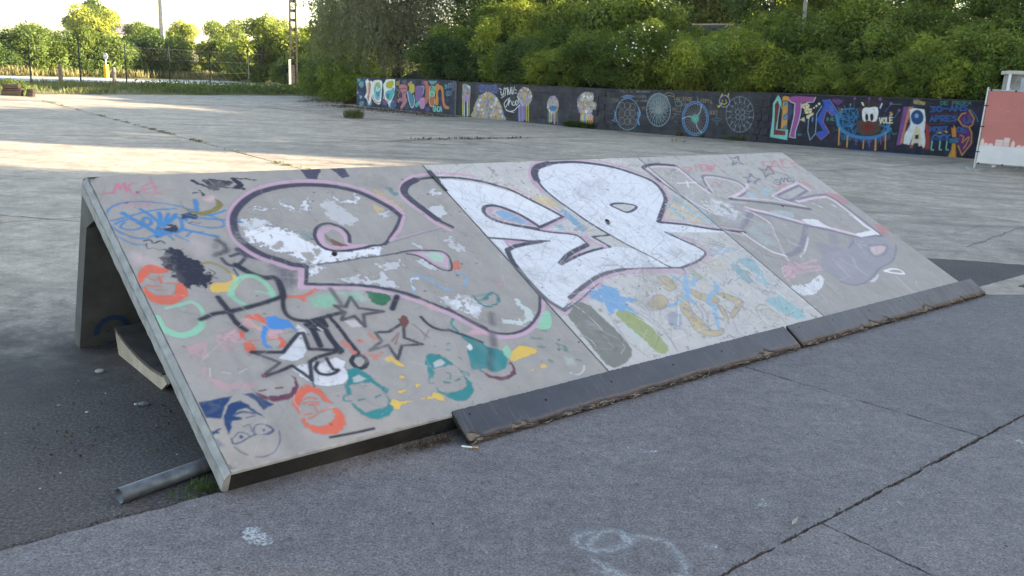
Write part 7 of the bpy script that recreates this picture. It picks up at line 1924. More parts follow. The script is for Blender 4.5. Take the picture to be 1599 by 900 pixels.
# the yard : big cast slabs with open joints
yard = tag(empty('yard'), kind='structure')
soil = plate('joint_soil', [xy(-45, -9), xy(45, -9), xy(45, 45), xy(-45, 45)], ZY - 0.02, 0.005, M['soil'], yard)
EDGE_P, EDGE_D = (-18.345, 29.104), (9.2, 13.6)
me_soil = clip_half([xy(-45, -9), xy(45, -9), xy(45, 45), xy(-45, 45)], EDGE_P, EDGE_D)
soil.data = plate('joint_soil_tmp', me_soil, ZY - 0.02, 0.004, M['soil']).data
bpy.data.objects.remove(bpy.data.objects['joint_soil_tmp'])
AL = [-22, -15.4, -8.6, -1.9, 4.85, 11.5, 18.2, 25.0, 32]; BL = [0.0, 6.4, 13.75, 19.9, 26.7, 33.4, 40]
k = 0
for i in range(len(AL) - 1):
    for j in range(len(BL) - 1):
        gq = 0.02
        p = [xy(AL[i] + gq, BL[j] + gq), xy(AL[i + 1] - gq, BL[j] + gq), xy(AL[i + 1] - gq, BL[j + 1] - gq), xy(AL[i] + gq, BL[j + 1] - gq)]
        p = clip_half(p, EDGE_P, EDGE_D)
        if len(p) < 3: continue
        k += 1
        plate('concrete_slab', rough_outline(p, 0.18, 0.012, k), ZY, 0.018, M['yard'], yard)
# asphalt strip under and behind the ramp
asp = [(-9, 0.06), (8.75, 0.06), (8.3, 0.3), (7.9, 0.75), (7.35, 1.26), (6.5, 1.85), (3.5, 2.4), (2.2, 3.6), (1.2, 4.9), (-0.37, 5.2), (-9, 5.2)]
tag(plate('asphalt_strip', rough_outline([xy(*p) for p in asp], 0.06, 0.018, 5), ZA, 0.003, M['asphalt']), kind='structure')
# front paving, a step above the asphalt
paving = tag(empty('pavement'), kind='structure')
front = [[(-6, -1.396), (3.166, -1.396), (2.986, 0.03), (-6, 0.115)], [(3.177, -1.396), (9.8, -1.39), (9.8, 0.02), (2.997, 0.025)],
         [(-6, -7.5), (1.748, -7.5), (1.746, -1.408), (-6, -1.407)], [(1.760, -7.5), (9.8, -7.5), (9.8, -1.405), (1.757, -1.408)]]
for i, q in enumerate(front):
    plate('concrete_slab', rough_outline([xy(*p) for p in q], 0.016, 0.0045, 40 + i), 0.0, 0.09, M['front'], paving)
plate('joint_soil', [xy(-6, -7.5), xy(9.8, -7.5), xy(9.8, 0.0), xy(-6, 0.0)], -0.016, 0.004, M['soil'], paving)

plate('concrete_slab', rough_outline([xy(*p) for p in ((6.34, -0.135), (6.9, -0.42), (7.6, -0.76), (9.8, -0.76), (9.8, 0.03), (6.36, 0.035))], 0.03, 0.004, 71), 0.004, 0.003, M['yard'], paving)
# worn paint and chalk on the paving
def chalk_patch(a0, b0, w, h, res, fn):
    xs = np.linspace(0, w, int(w / res)); ys = np.linspace(0, h, int(h / res)); X, Y = np.meshgrid(xs, ys)
    P = np.array(B0)[None, None] + (a0 + X)[..., None] * np.array(U) + (b0 + Y)[..., None] * np.array(N); P[..., 2] = 0.0025
    cv = Canvas(w, h, res, 0.0, 31); fn(cv); c = cv.sample(X, Y)
    return link('paint_mark', grid_mesh('paint_mark', P, c), M['chalk'], paving)
def rel(pts, a0, b0): return [int(v * 1000) for a, b in pts for v in (a - a0, b - b0)]
chalk_patch(-0.10, -0.45, 0.2, 0.25, 0.004, lambda c: [c.op('f', 'ffffff', 1, 12, 14, 0.1, 1, 0, 0, rel([(-0.045, -0.27), (-0.01, -0.25), (0.02, -0.31), (0.02, -0.37), (-0.012, -0.385), (-0.05, -0.35)], -0.1, -0.45))])
chalk_patch(0.70, -1.39, 0.52, 0.50, 0.005, lambda c: [
    c.op('s', 'ffffff', 0.85, 30, 8, 0.2, 1, 26, 0, rel([(0.90, -1.02), (0.96, -0.985), (1.03, -0.985), (1.06, -1.03), (1.03, -1.08), (0.97, -1.09), (0.90, -1.06), (0.87, -1.0), (0.90, -0.95), (0.97, -0.95)], 0.7, -1.39)),
    c.op('s', 'ffffff', 0.85, 30, 8, 0.2, 1, 26, 0, rel([(1.04, -1.06), (1.11, -1.09), (1.14, -1.17), (1.10, -1.27), (1.03, -1.33), (0.93, -1.30), (0.86, -1.20), (0.85, -1.10)], 0.7, -1.39)),
    c.op('s', 'ffffff', 0.6, 30, 6, 0.2, 1, 20, 0, rel([(0.80, -1.13), (0.83, -1.18), (0.84, -1.24)], 0.7, -1.39))])
chalk_patch(1.58, -0.70, 0.16, 0.22, 0.004, lambda c: [c.op('f', 'ffffff', 0.9, 8, 10, 0.15, 1, 0, 0, rel(p, 1.58, -0.70)) for p in ([(1.60, -0.545), (1.62, -0.53), (1.63, -0.55)], [(1.63, -0.57), (1.66, -0.565), (1.655, -0.585)], [(1.66, -0.62), (1.70, -0.60), (1.69, -0.635)], [(1.625, -0.60), (1.64, -0.59), (1.64, -0.615)])])
chalk_patch(1.20, -1.32, 0.6, 0.24, 0.005, lambda c: [c.op('f', 'ffffff', 0.8, 18, 14, 0.3, 1, 0, 0, rel(p, 1.2, -1.32)) for p in ([(1.23, -1.26), (1.26, -1.24), (1.28, -1.27), (1.25, -1.29)], [(1.66, -1.19), (1.72, -1.17), (1.73, -1.2), (1.69, -1.21)])])
chalk_patch(2.02, -1.62, 0.2, 0.2, 0.005, lambda c: [c.op('f', 'ffffff', 0.8, 10, 12, 0.3, 1, 0, 0, rel(p, 2.02, -1.62)) for p in ([(2.04, -1.5), (2.07, -1.49), (2.06, -1.52)], [(2.12, -1.53), (2.15, -1.52), (2.14, -1.55)], [(2.15, -1.5), (2.17, -1.49), (2.17, -1.51)])])
chalk_patch(3.2, -1.6, 0.2, 0.2, 0.005, lambda c: [c.op('f', 'ffffff', 0.9, 10, 12, 0.2, 1, 0, 0, rel(p, 3.2, -1.6)) for p in ([(3.24, -1.53), (3.28, -1.51), (3.29, -1.54), (3.25, -1.56)],)])
# slot drain let into the paving at the right
dr = empty('drain_grate', ab(6.95, -0.36, 0.004), YAW)
tag(dr, 'dark slotted drain grate set in the paving beside the ramp end', 'drain grate')
MB().box(0, 1.2, -0.02, 0.0, -0.01, 0.006).box(0, 1.2, 0.2, 0.22, -0.01, 0.006).box(-0.02, 0, -0.02, 0.22, -0.01, 0.006).build('frame', M['darksteel'], dr)
MB().box(0, 1.2, 0, 0.2, -0.008, 0.0015).build('channel', M['black'], dr)
for i in range(14):
    MB().box(0.03 + i * 0.084, 0.075 + i * 0.084, 0, 0.2, 0.002, 0.005).build('bar', M['darksteel'], dr)

# road and verges beyond the yard
ED = Vector((9.2, 13.6, 0)).normalized(); EN = Vector((-ED.y, ED.x, 0)); EP = Vector((-17.6, 28.6, 0))
def ev(s, t, z=0.0): return EP + ED * s + EN * t + Vector((0, 0, z))
def strip(name, t0, t1, z, mat, s0=-30, s1=60, n=40):
    v = []; f = []
    for i in range(n + 1):
        s = s0 + (s1 - s0) * i / n; v += [ev(s, t0, z), ev(s, t1, z)]
        if i: f.append((2 * i - 2, 2 * i, 2 * i + 1, 2 * i - 1))
    o = mesh(name, v, f, mat)
    if o.data.polygons[0].normal.z < 0: o.data.flip_normals()
    return tag(o, kind='structure')
strip('road', 12.6, 19.4, -0.045, M['road'], -60, 90)
strip('verge', 0.92, 12.4, -0.060, M['field'], -60, 90)

# embankment behind the mural wall
WP = [(-7.4, 35.1), (-6.5, 34.33), (-2.2, 30.75), (2.58, 26.83), (7.02, 24.72), (12.07, 22.52), (17.5, 20.1), (22, 16.5), (25, 11), (26, 2), (26, -12), (26, -30)]
def bank_row(i):
    p = Vector(WP[i]); a = Vector(WP[max(0, i - 1)]); b = Vector(WP[min(len(WP) - 1, i + 1)]); d = (b - a).normalized(); return p, Vector((-d.y, d.x))
OFF = [0.16, 0.7, 1.8, 3.5, 6.0, 10.0, 22.0]; HT = [0.75, 1.0, 1.6, 2.6, 3.4, 3.8, 3.6]
bv, bf = [], []
for i in range(len(WP)):
    p, nn = bank_row(i)
    for o_, h_ in zip(OFF, HT):
        q = p + nn * o_; k_ = 0.0 if i == 0 else (0.6 if i == 1 else 1.0)
        bv.append((q.x, q.y, -0.08 + (h_ + 0.08) * k_))
for i in range(len(WP) - 1):
    for j in range(len(OFF) - 1):
        k = i * len(OFF) + j; bf.append((k, k + 1, k + len(OFF) + 1, k + len(OFF)))
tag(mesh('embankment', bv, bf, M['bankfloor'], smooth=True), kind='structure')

# ================================================================== LEAF HELPERS
def rand_dirs(n, r):
    v = r.normal(size=(n, 3)); return v / np.linalg.norm(v, axis=1)[:, None]
def leaf_quads(pos, out, r, ln, wd, droop=0.0, flat=0.6):
    n = len(pos)
    nm = rand_dirs(n, r) * 0.75 + out * 0.6; nm[:, 2] += 0.45; nm /= np.linalg.norm(nm, axis=1)[:, None]   # leaves face outward and up
    d = rand_dirs(n, r) * 0.9 + out * flat; d[:, 2] -= droop; d -= nm * (d * nm).sum(1)[:, None]; d /= np.linalg.norm(d, axis=1)[:, None] + 1e-9
    s = np.cross(d, nm); s /= np.linalg.norm(s, axis=1)[:, None] + 1e-9
    l_ = (ln * r.uniform(0.6, 1.35, n))[:, None]; w_ = (wd * r.uniform(0.6, 1.3, n))[:, None]
    nn = np.cross(d, s)
    return np.stack([pos, pos + d * l_ * 0.5 + s * w_ * 0.5 + nn * w_ * 0.15, pos + d * l_, pos + d * l_ * 0.5 - s * w_ * 0.5 + nn * w_ * 0.15], 1)
def crown_points(n, lobes, r, shell=0.5):
    """leaf positions round a set of ellipsoid lobes (cx,cy,cz,rx,ry,rz)"""
    L = np.array(lobes, float); wgt = (L[:, 3] * L[:, 4] + L[:, 5] * L[:, 3]); k = r.choice(len(L), n, p=wgt / wgt.sum())
    d = rand_dirs(n, r); rad = shell + (1.08 - shell) * r.random(n) ** 0.5
    rad *= 1 + 0.16 * np.sin(d[:, 0] * 9 + k) * np.sin(d[:, 2] * 8 + 2 * k)
    return L[k, :3] + d * L[k, 3:] * rad[:, None], d
def make_lobes(r, n, rx, ry, rz, cz, size):
    out = []
    for i in range(n):
        d = rand_dirs(1, r)[0] * r.uniform(0.35, 1.0) ** 0.5
        s = size * r.uniform(0.6, 1.3); out.append((d[0] * rx, d[1] * ry, cz + d[2] * rz, s, s, s * r.uniform(0.7, 1.0)))
    return out
def limbs(trunk_h, r0, lobes, r, base=(0, 0, 0), lean=(0, 0)):
    mb = MB(); p = Vector(base); top_ = p + Vector((lean[0], lean[1], trunk_h)); k = 5; prev = p
    for i in range(1, k + 1):
        q = p + (top_ - p) * (i / k) + Vector((r.normal() * r0 * 0.5, r.normal() * r0 * 0.5, 0)); mb.tube(prev, q, r0 * (1 - 0.55 * (i - 1) / k), r0 * (1 - 0.55 * i / k), 8); prev = q
    for lb in lobes:
        s = p + (top_ - p) * r.uniform(0.45, 1.0); c = Vector(lb[:3]); m_ = s + (c - s) * 0.5 + Vector((0, 0, 0.1 * (c - s).length)); mb.tube(s, m_, r0 * 0.35, r0 * 0.2, 5); mb.tube(m_, c, r0 * 0.2, r0 * 0.06, 5)
    return mb
def plant(name, label, cat, loc, crown_me, wood_me, leafmat, woodmat, scale=1.0, rz=0.0, group=None, sz=None):
    root = empty(name, loc, rz); root.scale = (scale, scale, sz or scale)
    tag(root, label, cat, group)
    c = link('crown', crown_me, leafmat, root); w = link('trunk' if cat == 'tree' else 'stems', wood_me, woodmat, root)
    return root
def proto_bush(seed, n, rx, rz, lobes_n, size, ln, wd, cz=None, droop=0.0, sprays=0):
    r = np.random.default_rng(seed); cz = rz if cz is None else cz
    lb = make_lobes(r, lobes_n, rx, rx, rz, cz, size); P, d = crown_points(n, lb, r)
    V = leaf_quads(P, d, r, ln, wd, droop)
    ex = []
    for i in range(sprays):   # arching shoots that break the outline
        k_ = lb[r.integers(len(lb))]; dd = rand_dirs(1, r)[0]; dd[2] = abs(dd[2]) * 0.8 + 0.1; s = np.array(k_[:3]) + dd * np.array(k_[3:]) * 0.8; L_ = r.uniform(0.35, 0.85) * rx; m_ = 34
        t_ = np.linspace(0, 1, m_)[:, None]; q = s + dd * L_ * t_ + np.array([0, 0, -0.45 * L_]) * t_ ** 2 + r.normal(size=(m_, 3)) * 0.02
        ex.append(leaf_quads(q, np.tile(dd, (m_, 1)), r, ln * 0.9, wd * 0.8, 0.1, 0.8))
    if ex: V = np.concatenate([V] + ex)
    V = V[V[:, :, 2].min(1) > -0.35]
    me = quads('crown', V)
    w = limbs(cz, 0.05, lb[:8], r).build('stems', None); wm = w.data; bpy.data.objects.remove(w)
    return me, wm
# ================================================================== RAMP
cvr = Canvas(sum(RAMP_W), RAMP_L, 0.004, 0.0, 3)
# the middle unit is chalkier : a thin old white wash under the letters
cvr.op('f', 'd8d8d8', 0.6, 3, 10, 0.25, 0, 0, 0, [2038, -20, 4089, -20, 4089, 2040, 2038, 2040])
cvr.op('f', 'cfcfcd', 0.3, 3, 10, 0.30, 0, 0, 0, [4089, 1300, 6200, 1300, 6200, 2040, 4089, 2040])
cvr.run(RAMP_ART)
# scratches left by boards across the white letters
rs = random.Random(11)
cvr.op('f', 'c6c4c4', 0.16, 3, 10, 0.25, 0, 0, 0, [2038, 0, 4089, 0, 4089, 900, 2038, 900])
for i in range(950):
    x, y = rs.uniform(2.06, 4.2), (rs.uniform(0.7, 1.95) if rs.random() < 0.75 else rs.uniform(0.05, 0.8)); an = rs.choice([rs.gauss(1.9, 0.25), rs.gauss(0.5, 0.3), rs.uniform(0, 3.1)]); L_ = rs.uniform(0.05, 0.35); bend = rs.uniform(-0.05, 0.05)
    pts = [x, y, x + math.cos(an) * L_ / 2 + bend, y + math.sin(an) * L_ / 2, x + math.cos(an) * L_, y + math.sin(an) * L_]
    cvr.op('s', rs.choice(['8d8c98', '9b9aa6', '77757f', 'f4f6fa']), rs.uniform(0.25, 0.7), 3, 1, 0.3, 1, rs.uniform(2, 4.5), 0, [int(v * 1000) for v in pts])
for i in range(160):
    x, y = rs.uniform(0.05, 6.0), rs.uniform(0.05, 1.95); an = rs.uniform(0, 3.1); L_ = rs.uniform(0.03, 0.25)
    cvr.op('s', rs.choice(['77757a', 'c9c7c6', '8d8a88']), rs.uniform(0.2, 0.5), 3, 1, 0.3, 0, rs.uniform(2, 4), 0, [int(v * 1000) for v in (x, y, x + math.cos(an) * L_, y + math.sin(an) * L_)])
hues = ['7fa9b8', 'b9a468', '8a8598', 'a9b49b', '9a86a0', '6f9cc8', 'c7c2c0', '7d8a70', 'b79f9d']
for i in range(330):   # sketchy brush and chalk marks on the lower middle unit and round the right one
    if i < 220: x, y = rs.uniform(2.75, 4.05), rs.uniform(0.06, 0.85)
    else: x, y = rs.uniform(4.3, 5.7), rs.uniform(0.45, 1.7)
    an = rs.choice([rs.gauss(2.2, 0.4), rs.gauss(0.6, 0.5)]); L_ = rs.uniform(0.03, 0.16); bd = rs.uniform(-0.04, 0.04)
    cvr.op('s', rs.choice(hues if i < 220 else ['8f8b9a', 'c9c4cc', 'a7a3ae', 'b7a9ae', 'd8d8de']), rs.uniform(0.25, 0.7), 5, 3, rs.uniform(0.2, 0.45), 1, rs.uniform(4, 11), 0, [int(v * 1000) for v in (x, y, x + math.cos(an) * L_ / 2 + bd, y + math.sin(an) * L_ / 2, x + math.cos(an) * L_, y + math.sin(an) * L_)])
for i in range(420):   # long thin board scratches everywhere
    x, y = rs.uniform(0.02, 6.05), rs.uniform(0.02, 1.98); an = rs.choice([rs.gauss(1.57, 0.35), rs.gauss(0.7, 0.4), rs.gauss(2.5, 0.3)]); L_ = rs.uniform(0.08, 0.5); bd = rs.uniform(-0.06, 0.06)
    cvr.op('s', rs.choice(['6f6d72', '8d8a8c', 'd2d0d0', '7a7678', 'b9b6b6']), rs.uniform(0.2, 0.55), 3, 1, 0.35, 1, rs.uniform(2, 4), 0, [int(v * 1000) for v in (x, y, x + math.cos(an) * L_ / 2 + bd, y + math.sin(an) * L_ / 2, x + math.cos(an) * L_, y + math.sin(an) * L_)])
for i in range(110):   # water stains running down
    x, y = rs.uniform(0.02, 6.05), rs.uniform(0.3, 2.0); L_ = rs.uniform(0.2, 0.9)
    cvr.op('s', rs.choice(['8f8a86', '7f7b78', 'a9a5a2']), rs.uniform(0.08, 0.22), 30, 8, 0.25, 0, rs.uniform(8, 40), 0, [int(v * 1000) for v in (x, y, x + rs.uniform(-0.03, 0.03), max(0.0, y - L_))])
for i in range(150):   # chips and pits
    x, y, r_ = rs.uniform(0.02, 6.05), rs.uniform(0.02, 1.98), rs.uniform(0.003, 0.010)
    cvr.op('f', rs.choice(['3a3836', '55524f', '6a6764']), rs.uniform(0.5, 0.95), 4, 3, 0, 1, 0, 0, [int(v * 1000) for t_ in range(6) for v in (x + r_ * math.cos(t_ * 1.05), y + r_ * 0.8 * math.sin(t_ * 1.05))])
for i in range(60):   # dirty smears
    x, y = rs.uniform(0.05, 6.0), rs.uniform(0.05, 1.95); r_ = rs.uniform(0.02, 0.09)
    cvr.op('f', rs.choice(['8a8582', 'b9b5b2', '9b9794']), rs.uniform(0.15, 0.35), 30, 25, 0.3, 1, 0, 0, [int(v * 1000) for t in range(6) for v in (x + r_ * math.cos(t * 1.05), y + r_ * math.sin(t * 1.05))])

CT, ST = math.cos(TH), math.sin(TH)
chn = smooth_noise(700, 700, 8, 77)
def ramp_unit(a0, w, res, label, chip):
    root = empty('ramp_unit', ab(a0, 0, 0), YAW)
    tag(root, label, 'skate ramp', 'three precast concrete units of the skate ramp')
    S = lambda u, v, m: Vector((u, v * CT - m * ST, FRONT_Z + v * ST + m * CT))
    ch = 0.026 if chip else 0.006
    nu, nv = int(w / res), int(RAMP_L / res)
    uu = np.linspace(ch, w - 0.006, nu); vv = np.linspace(0.012, RAMP_L - 0.006, nv)
    X, Y = np.meshgrid(uu, vv)
    mm_ = -0.0012 * smooth_noise(nv, nu, 6, 5 + int(a0)) - 0.0015 * np.exp(-((Y - RAMP_L) / 0.01) ** 2) * smooth_noise(nv, nu, 3, 9)
    if chip:   # broken corner of the first unit
        d = np.hypot(X - 0.02, (Y - RAMP_L)); mm_ -= np.clip(0.06 - d, 0, 0.06) * 0.35 * (0.5 + smooth_noise(nv, nu, 2.5, 12)); d2 = np.hypot(X - 0.03, Y - 0.02); mm_ -= np.clip(0.05 - d2, 0, 0.05) * 0.35 * smooth_noise(nv, nu, 2.5, 13)
    P = np.stack([X, Y * CT - mm_ * ST, FRONT_Z + Y * ST + mm_ * CT], -1)
    col = cvr.sample(X + a0, Y)
    face = link('painted_face', grid_mesh('painted_face', P, col), M['ramp'], root)
    # rim, sides and underside of the sloping slab
    prof = [(ch, -0.001), (ch - 0.002, -0.009), (ch - 0.005, -0.004), (0.002, -0.034 if chip else -0.008), (0.008, -0.042), (0.0, -0.046), (0.0, -RAMP_T + 0.01), (0.012, -RAMP_T)]
    b = MB()
    n_v = 60; rr = random.Random(int(a0 * 10))
    rows = []
    for i in range(n_v + 1):
        v = RAMP_L * i / n_v
        rows.append([S(u + (rr.uniform(-0.0015, 0.0015) if 0 < k_ < 7 else 0), v, m + (rr.uniform(-0.003, 0.0) if k_ in (1, 4) else 0)) for k_, (u, m) in enumerate(prof)])
    n_p = len(prof); vs = [p for r_ in rows for p in r_]
    b.add(vs, [(i * n_p + j, i * n_p + j + 1, (i + 1) * n_p + j + 1, (i + 1) * n_p + j) for i in range(n_v) for j in range(n_p - 1)])
    # right side, underside, front end, ridge end
    b.add([S(w - 0.006, 0.0, -0.0), S(w - 0.006, RAMP_L, 0), S(w - 0.002, RAMP_L, -RAMP_T), S(w - 0.002, 0, -RAMP_T)], [(0, 1, 2, 3)])
    b.add([S(0.012, 0, -RAMP_T), S(w - 0.002, 0, -RAMP_T), S(w - 0.002, RAMP_L, -RAMP_T), S(0.012, RAMP_L, -RAMP_T)], [(0, 1, 2, 3)])
    nx = 40
    fr = []
    for i in range(nx + 1):
        u = ch + (w - 0.006 - ch) * i / nx; j_ = rr.uniform(-0.002, 0.002)
        fr += [S(u, 0.012, -0.0005), S(u, 0.003, -0.006 + j_), S(u, 0.0, -0.016), S(u, 0.0, -RAMP_T)]
    b.add(fr, [(4 * i + k_, 4 * i + 4 + k_, 4 * i + 5 + k_, 4 * i + 1 + k_) for i in range(nx) for k_ in range(2)])
    bf_ = b; b = MB(); b.add(fr, [(4 * i + 2, 4 * i + 6, 4 * i + 7, 4 * i + 3) for i in range(nx)]); b.build('front_edge', M['darkcon'], root); b = bf_  # front end face is near-black, much darker than the other slab edges
    b.add([S(u, 0.0, m) for u, m in prof] + [S(ch + 0.001, 0, -RAMP_T)], [tuple(range(len(prof) + 1))])
    b.add([S(ch, RAMP_L - 0.006, -0.001), S(w - 0.006, RAMP_L - 0.006, -0.001), S(w - 0.006, RAMP_L, -0.012), S(0.004, RAMP_L, -0.016)], [(0, 1, 2, 3)])
    b.add([S(0.004, RAMP_L, -0.016), S(w - 0.006, RAMP_L, -0.012), S(w - 0.002, RAMP_L, -RAMP_T), S(0.0, RAMP_L, -RAMP_T)], [(0, 1, 2, 3)])
    b.build('slab_edge', M['concrete'], root)
    # back leg of the L, with the fillet in the inner corner
    rn, rz = RAMP_L * CT, FRONT_Z + RAMP_L * ST
    o = lambda n_, z_: Vector((0.0, n_, z_))
    P0 = Vector((0, rn + RAMP_T * ST, rz - RAMP_T * CT)); d = Vector((0, ST, -CT)); t = (P0.z - ZA) / CT
    P1 = P0 + d * t; inn = Vector((0, -CT, -ST)) * 0.112
    # inner foot
    Q1 = P1 + Vector((0, -0.112 / CT, 0)); Q0 = P0 + inn + d * 0.13; H0 = P0 + Vector((0, -CT, -ST)) * (0.112 + 0.12)
    poly = [P0 + d * 0.0008, P1 + Vector((0, -0.006, 0.02)) , P1 + Vector((0, -0.02, 0)), Q1, Q0, H0 + d * 0.0008]
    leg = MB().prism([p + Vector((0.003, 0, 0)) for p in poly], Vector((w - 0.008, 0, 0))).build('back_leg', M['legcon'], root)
    return root, S
# 'painted' faces of the three units
unit = []
labs = ['leftmost unit of the concrete skate ramp, covered in small coloured stencil faces and black stars',
        'middle unit of the concrete skate ramp, filled with big white bubble letters',
        'rightmost unit of the concrete skate ramp, with faded grey and pink lettering']
a_ = 0.0
for i, w_ in enumerate(RAMP_W):
    unit.append(ramp_unit(a_, w_, (0.005, 0.006, 0.008)[i], labs[i], i == 0)); a_ += w_
def on_slope(i, u, v, r, name, mat, dep=0.002):
    root, S = unit[i]
    mb = MB(); mb.add([S(u + r * math.cos(t), v + r * math.sin(t), dep) for t in [k_ * 0.5236 for k_ in range(12)]], [tuple(range(12))])
    return mb.build(name, mat, [c_ for c_ in root.children if c_.name.startswith('painted_face')][0])
on_slope(0, 1.019, 1.201, 0.013, 'lifting_socket', M['black'])
on_slope(1, 3.089 - RAMP_W[0], 1.251, 0.016, 'lifting_socket', M['black'], 0.003)
on_slope(2, 5.106 - RAMP_W[0] - RAMP_W[1], 1.215, 0.014, 'lifting_socket', M['black'])
# steel plate wedged in the first joint near the ridge
r1, S1 = unit[1]
pl = MB()
for v0, v1, u0, u1 in ((1.80, 1.93, -0.012, 0.016), (1.70, 1.80, -0.010, 0.006)):
    p = [S1(u0, v0, 0.004), S1(u1, v0, 0.004), S1(u1, v1, 0.004), S1(u0, v1, 0.004)]
    pl.prism(p, S1(0, 0, 0.006) - S1(0, 0, 0))
pl.build('joint_plate', M['darksteel'], [c_ for c_ in r1.children if c_.name.startswith('painted_face')][0])
# pale stencilled head inside, on the first unit's back leg
leg_in = unit[0][0]

# ------------------------------------------------------------------ transition boards along the foot of the ramp
def transition_board(a0, a1, label, seed):
    root = empty('transition_board', ab(a0, 0, 0), YAW)
    tag(root, label, 'board', 'dark boards along the foot of the ramp')
    r = random.Random(seed); n = int((a1 - a0) / 0.011)
    top = lambda u: Vector((u, 0.010, FRONT_Z + 0.012))
    out = lambda u: Vector((u, -0.128, 0.022))
    nrm = Vector((0, -(FRONT_Z - 0.01), 0.138)).normalized(); L_ = (top(0) - out(0)).length; dirv = (out(0) - top(0)).normalized()
    # top film : ragged lower edge
    w = 0.0; bite = 0.0; v = []; f = []; lo = []
    for i in range(n + 1):
        u = (a1 - a0) * i / n; w = 0.80 * w + r.uniform(-0.006, 0.006); bite = max(0.0, bite - 0.006 + r.uniform(-0.004, 0.004)) if r.random() > 0.035 else r.uniform(0.015, 0.042)
        e = min(0.004, max(-0.05, 0.6 * w - bite)) - 0.003; up_ = r.uniform(-0.002, 0.0015) if r.random() < 0.8 else r.uniform(-0.006, 0)
        p0 = top(u) - dirv * up_; p1 = top(u) + dirv * (L_ + e); lo.append(L_ + e)
        k_ = 5
        for q in range(k_ + 1):
            t = q / k_; v.append(p0 + (p1 - p0) * t + nrm * (0.004 + 0.0015 * math.sin(u * 7 + q)))
        v.append(p1 + nrm * 0.0)
    m_ = 7
    for i in range(n):
        for q in range(m_ - 1): f.append((i * m_ + q, i * m_ + q + 1, (i + 1) * m_ + q + 1, (i + 1) * m_ + q))
    mesh('film_face', v, f, M['film'], root, True)
    # plies under it, each with its own frayed edge
    for k_, (mt, ext, dep) in enumerate((('plybare', -0.004, -0.0005), ('ply', 0.004, -0.004), ('ply2', 0.002, -0.009), ('ply', 0.009, -0.013), ('ply2', 0.006, -0.017))):
        v = []; f = []; w = 0.0
        for i in range(n + 1):
            u = (a1 - a0) * i / n; w = 0.65 * w + r.uniform(-0.007, 0.007); e = ext + w
            base = top(u) + nrm * dep
            tip = base + dirv * (L_ + e); tip.z = max(tip.z + r.uniform(-0.002, 0.003), 0.002 + 0.002 * (4 - k_))
            v += [base, base + dirv * (L_ - 0.03), tip, tip - nrm * 0.004 + Vector((0, 0.012, 0))]
        for i in range(n):
            for q in range(3): f.append((i * 4 + q, i * 4 + q + 1, i * 4 + 5 + q, i * 4 + 4 + q))
        for e_ in (0, n): f.append(tuple(e_ * 4 + q for q in range(4)))
        o = mesh('ply', v, f, M[mt], root)
    # side cheek so the end reads as a sheet with thickness
    MB().prism([top(0), out(0) + Vector((0, 0, -0.012)), out(0) + Vector((0, 0.02, -0.02)), top(0) - nrm * 0.02], Vector(((a1 - a0), 0, 0))).build('core', M['ply2'], root)
    sp = MB()
    for i in range(int((a1 - a0) * 20)):
        u = r.uniform(0.02, a1 - a0 - 0.02); p = out(u) + Vector((0, r.uniform(-0.02, 0.012), r.uniform(-0.008, 0.002))); q = p + Vector((r.uniform(-0.045, 0.045), r.uniform(-0.02, 0.012), r.uniform(-0.004, 0.012)))
        p.z = max(p.z, 0.006); q.z = max(q.z, 0.004); sp.tube(p, q, r.uniform(0.0012, 0.0028), 0.0006, 4)
    tag(sp.build('splinters', M['splinter'], root), kind='stuff')
    for u in [0.06 + 0.45 * i + r.uniform(-0.05, 0.05) for i in range(int((a1 - a0) / 0.45))]:
        c = top(u) + dirv * r.uniform(0.03, 0.07) + nrm * 0.0062
        x = Vector((1, 0, 0)); y = dirv
        mb = MB(); mb.add([c + (x * math.cos(t) + y * math.sin(t)) * 0.0065 for t in [q * 0.785 for q in range(8)]], [tuple(range(8))]); mb.build('screw_hole', M['black'], root)
transition_board(1.035, 3.60, 'long dark film-faced board with frayed edge at the foot of the middle ramp unit', 3)
transition_board(3.635, 6.29, 'dark film-faced board with splintered edge at the foot of the rightmost ramp unit', 4)

# ------------------------------------------------------------------ things under and round the ramp
# steel tube lying on the asphalt, half under the first unit
p0, p1 = Vector((-1.425, 2.872, ZA)), Vector((-0.93, 3.50, ZA)); r0 = 0.031
tb = empty('steel_tube', p0, 0.0); tag(tb, 'dull galvanised steel tube lying under the left corner of the ramp', 'tube')
d = (p1 - p0); dn = d.normalized(); n_ = 28; x_ = dn.cross(Vector((0, 0, 1))).normalized(); z_ = Vector((0, 0, 1))
vs, fs = [], []
for c_, rr_ in ((Vector((0, 0, r0)), r0), (d + Vector((0, 0, r0)), r0), (d + Vector((0, 0, r0)), r0 - 0.003), (Vector((0, 0, r0)), r0 - 0.003)):
    vs += [c_ + (x_ * math.cos(6.2832 * i / n_) + z_ * math.sin(6.2832 * i / n_)) * rr_ for i in range(n_)]
for q in range(4):
    for i in range(n_): fs.append((q * n_ + i, q * n_ + (i + 1) % n_, ((q + 1) % 4) * n_ + (i + 1) % n_, ((q + 1) % 4) * n_ + i))
mesh('tube_wall', vs, fs, M['steel'], tb, True)

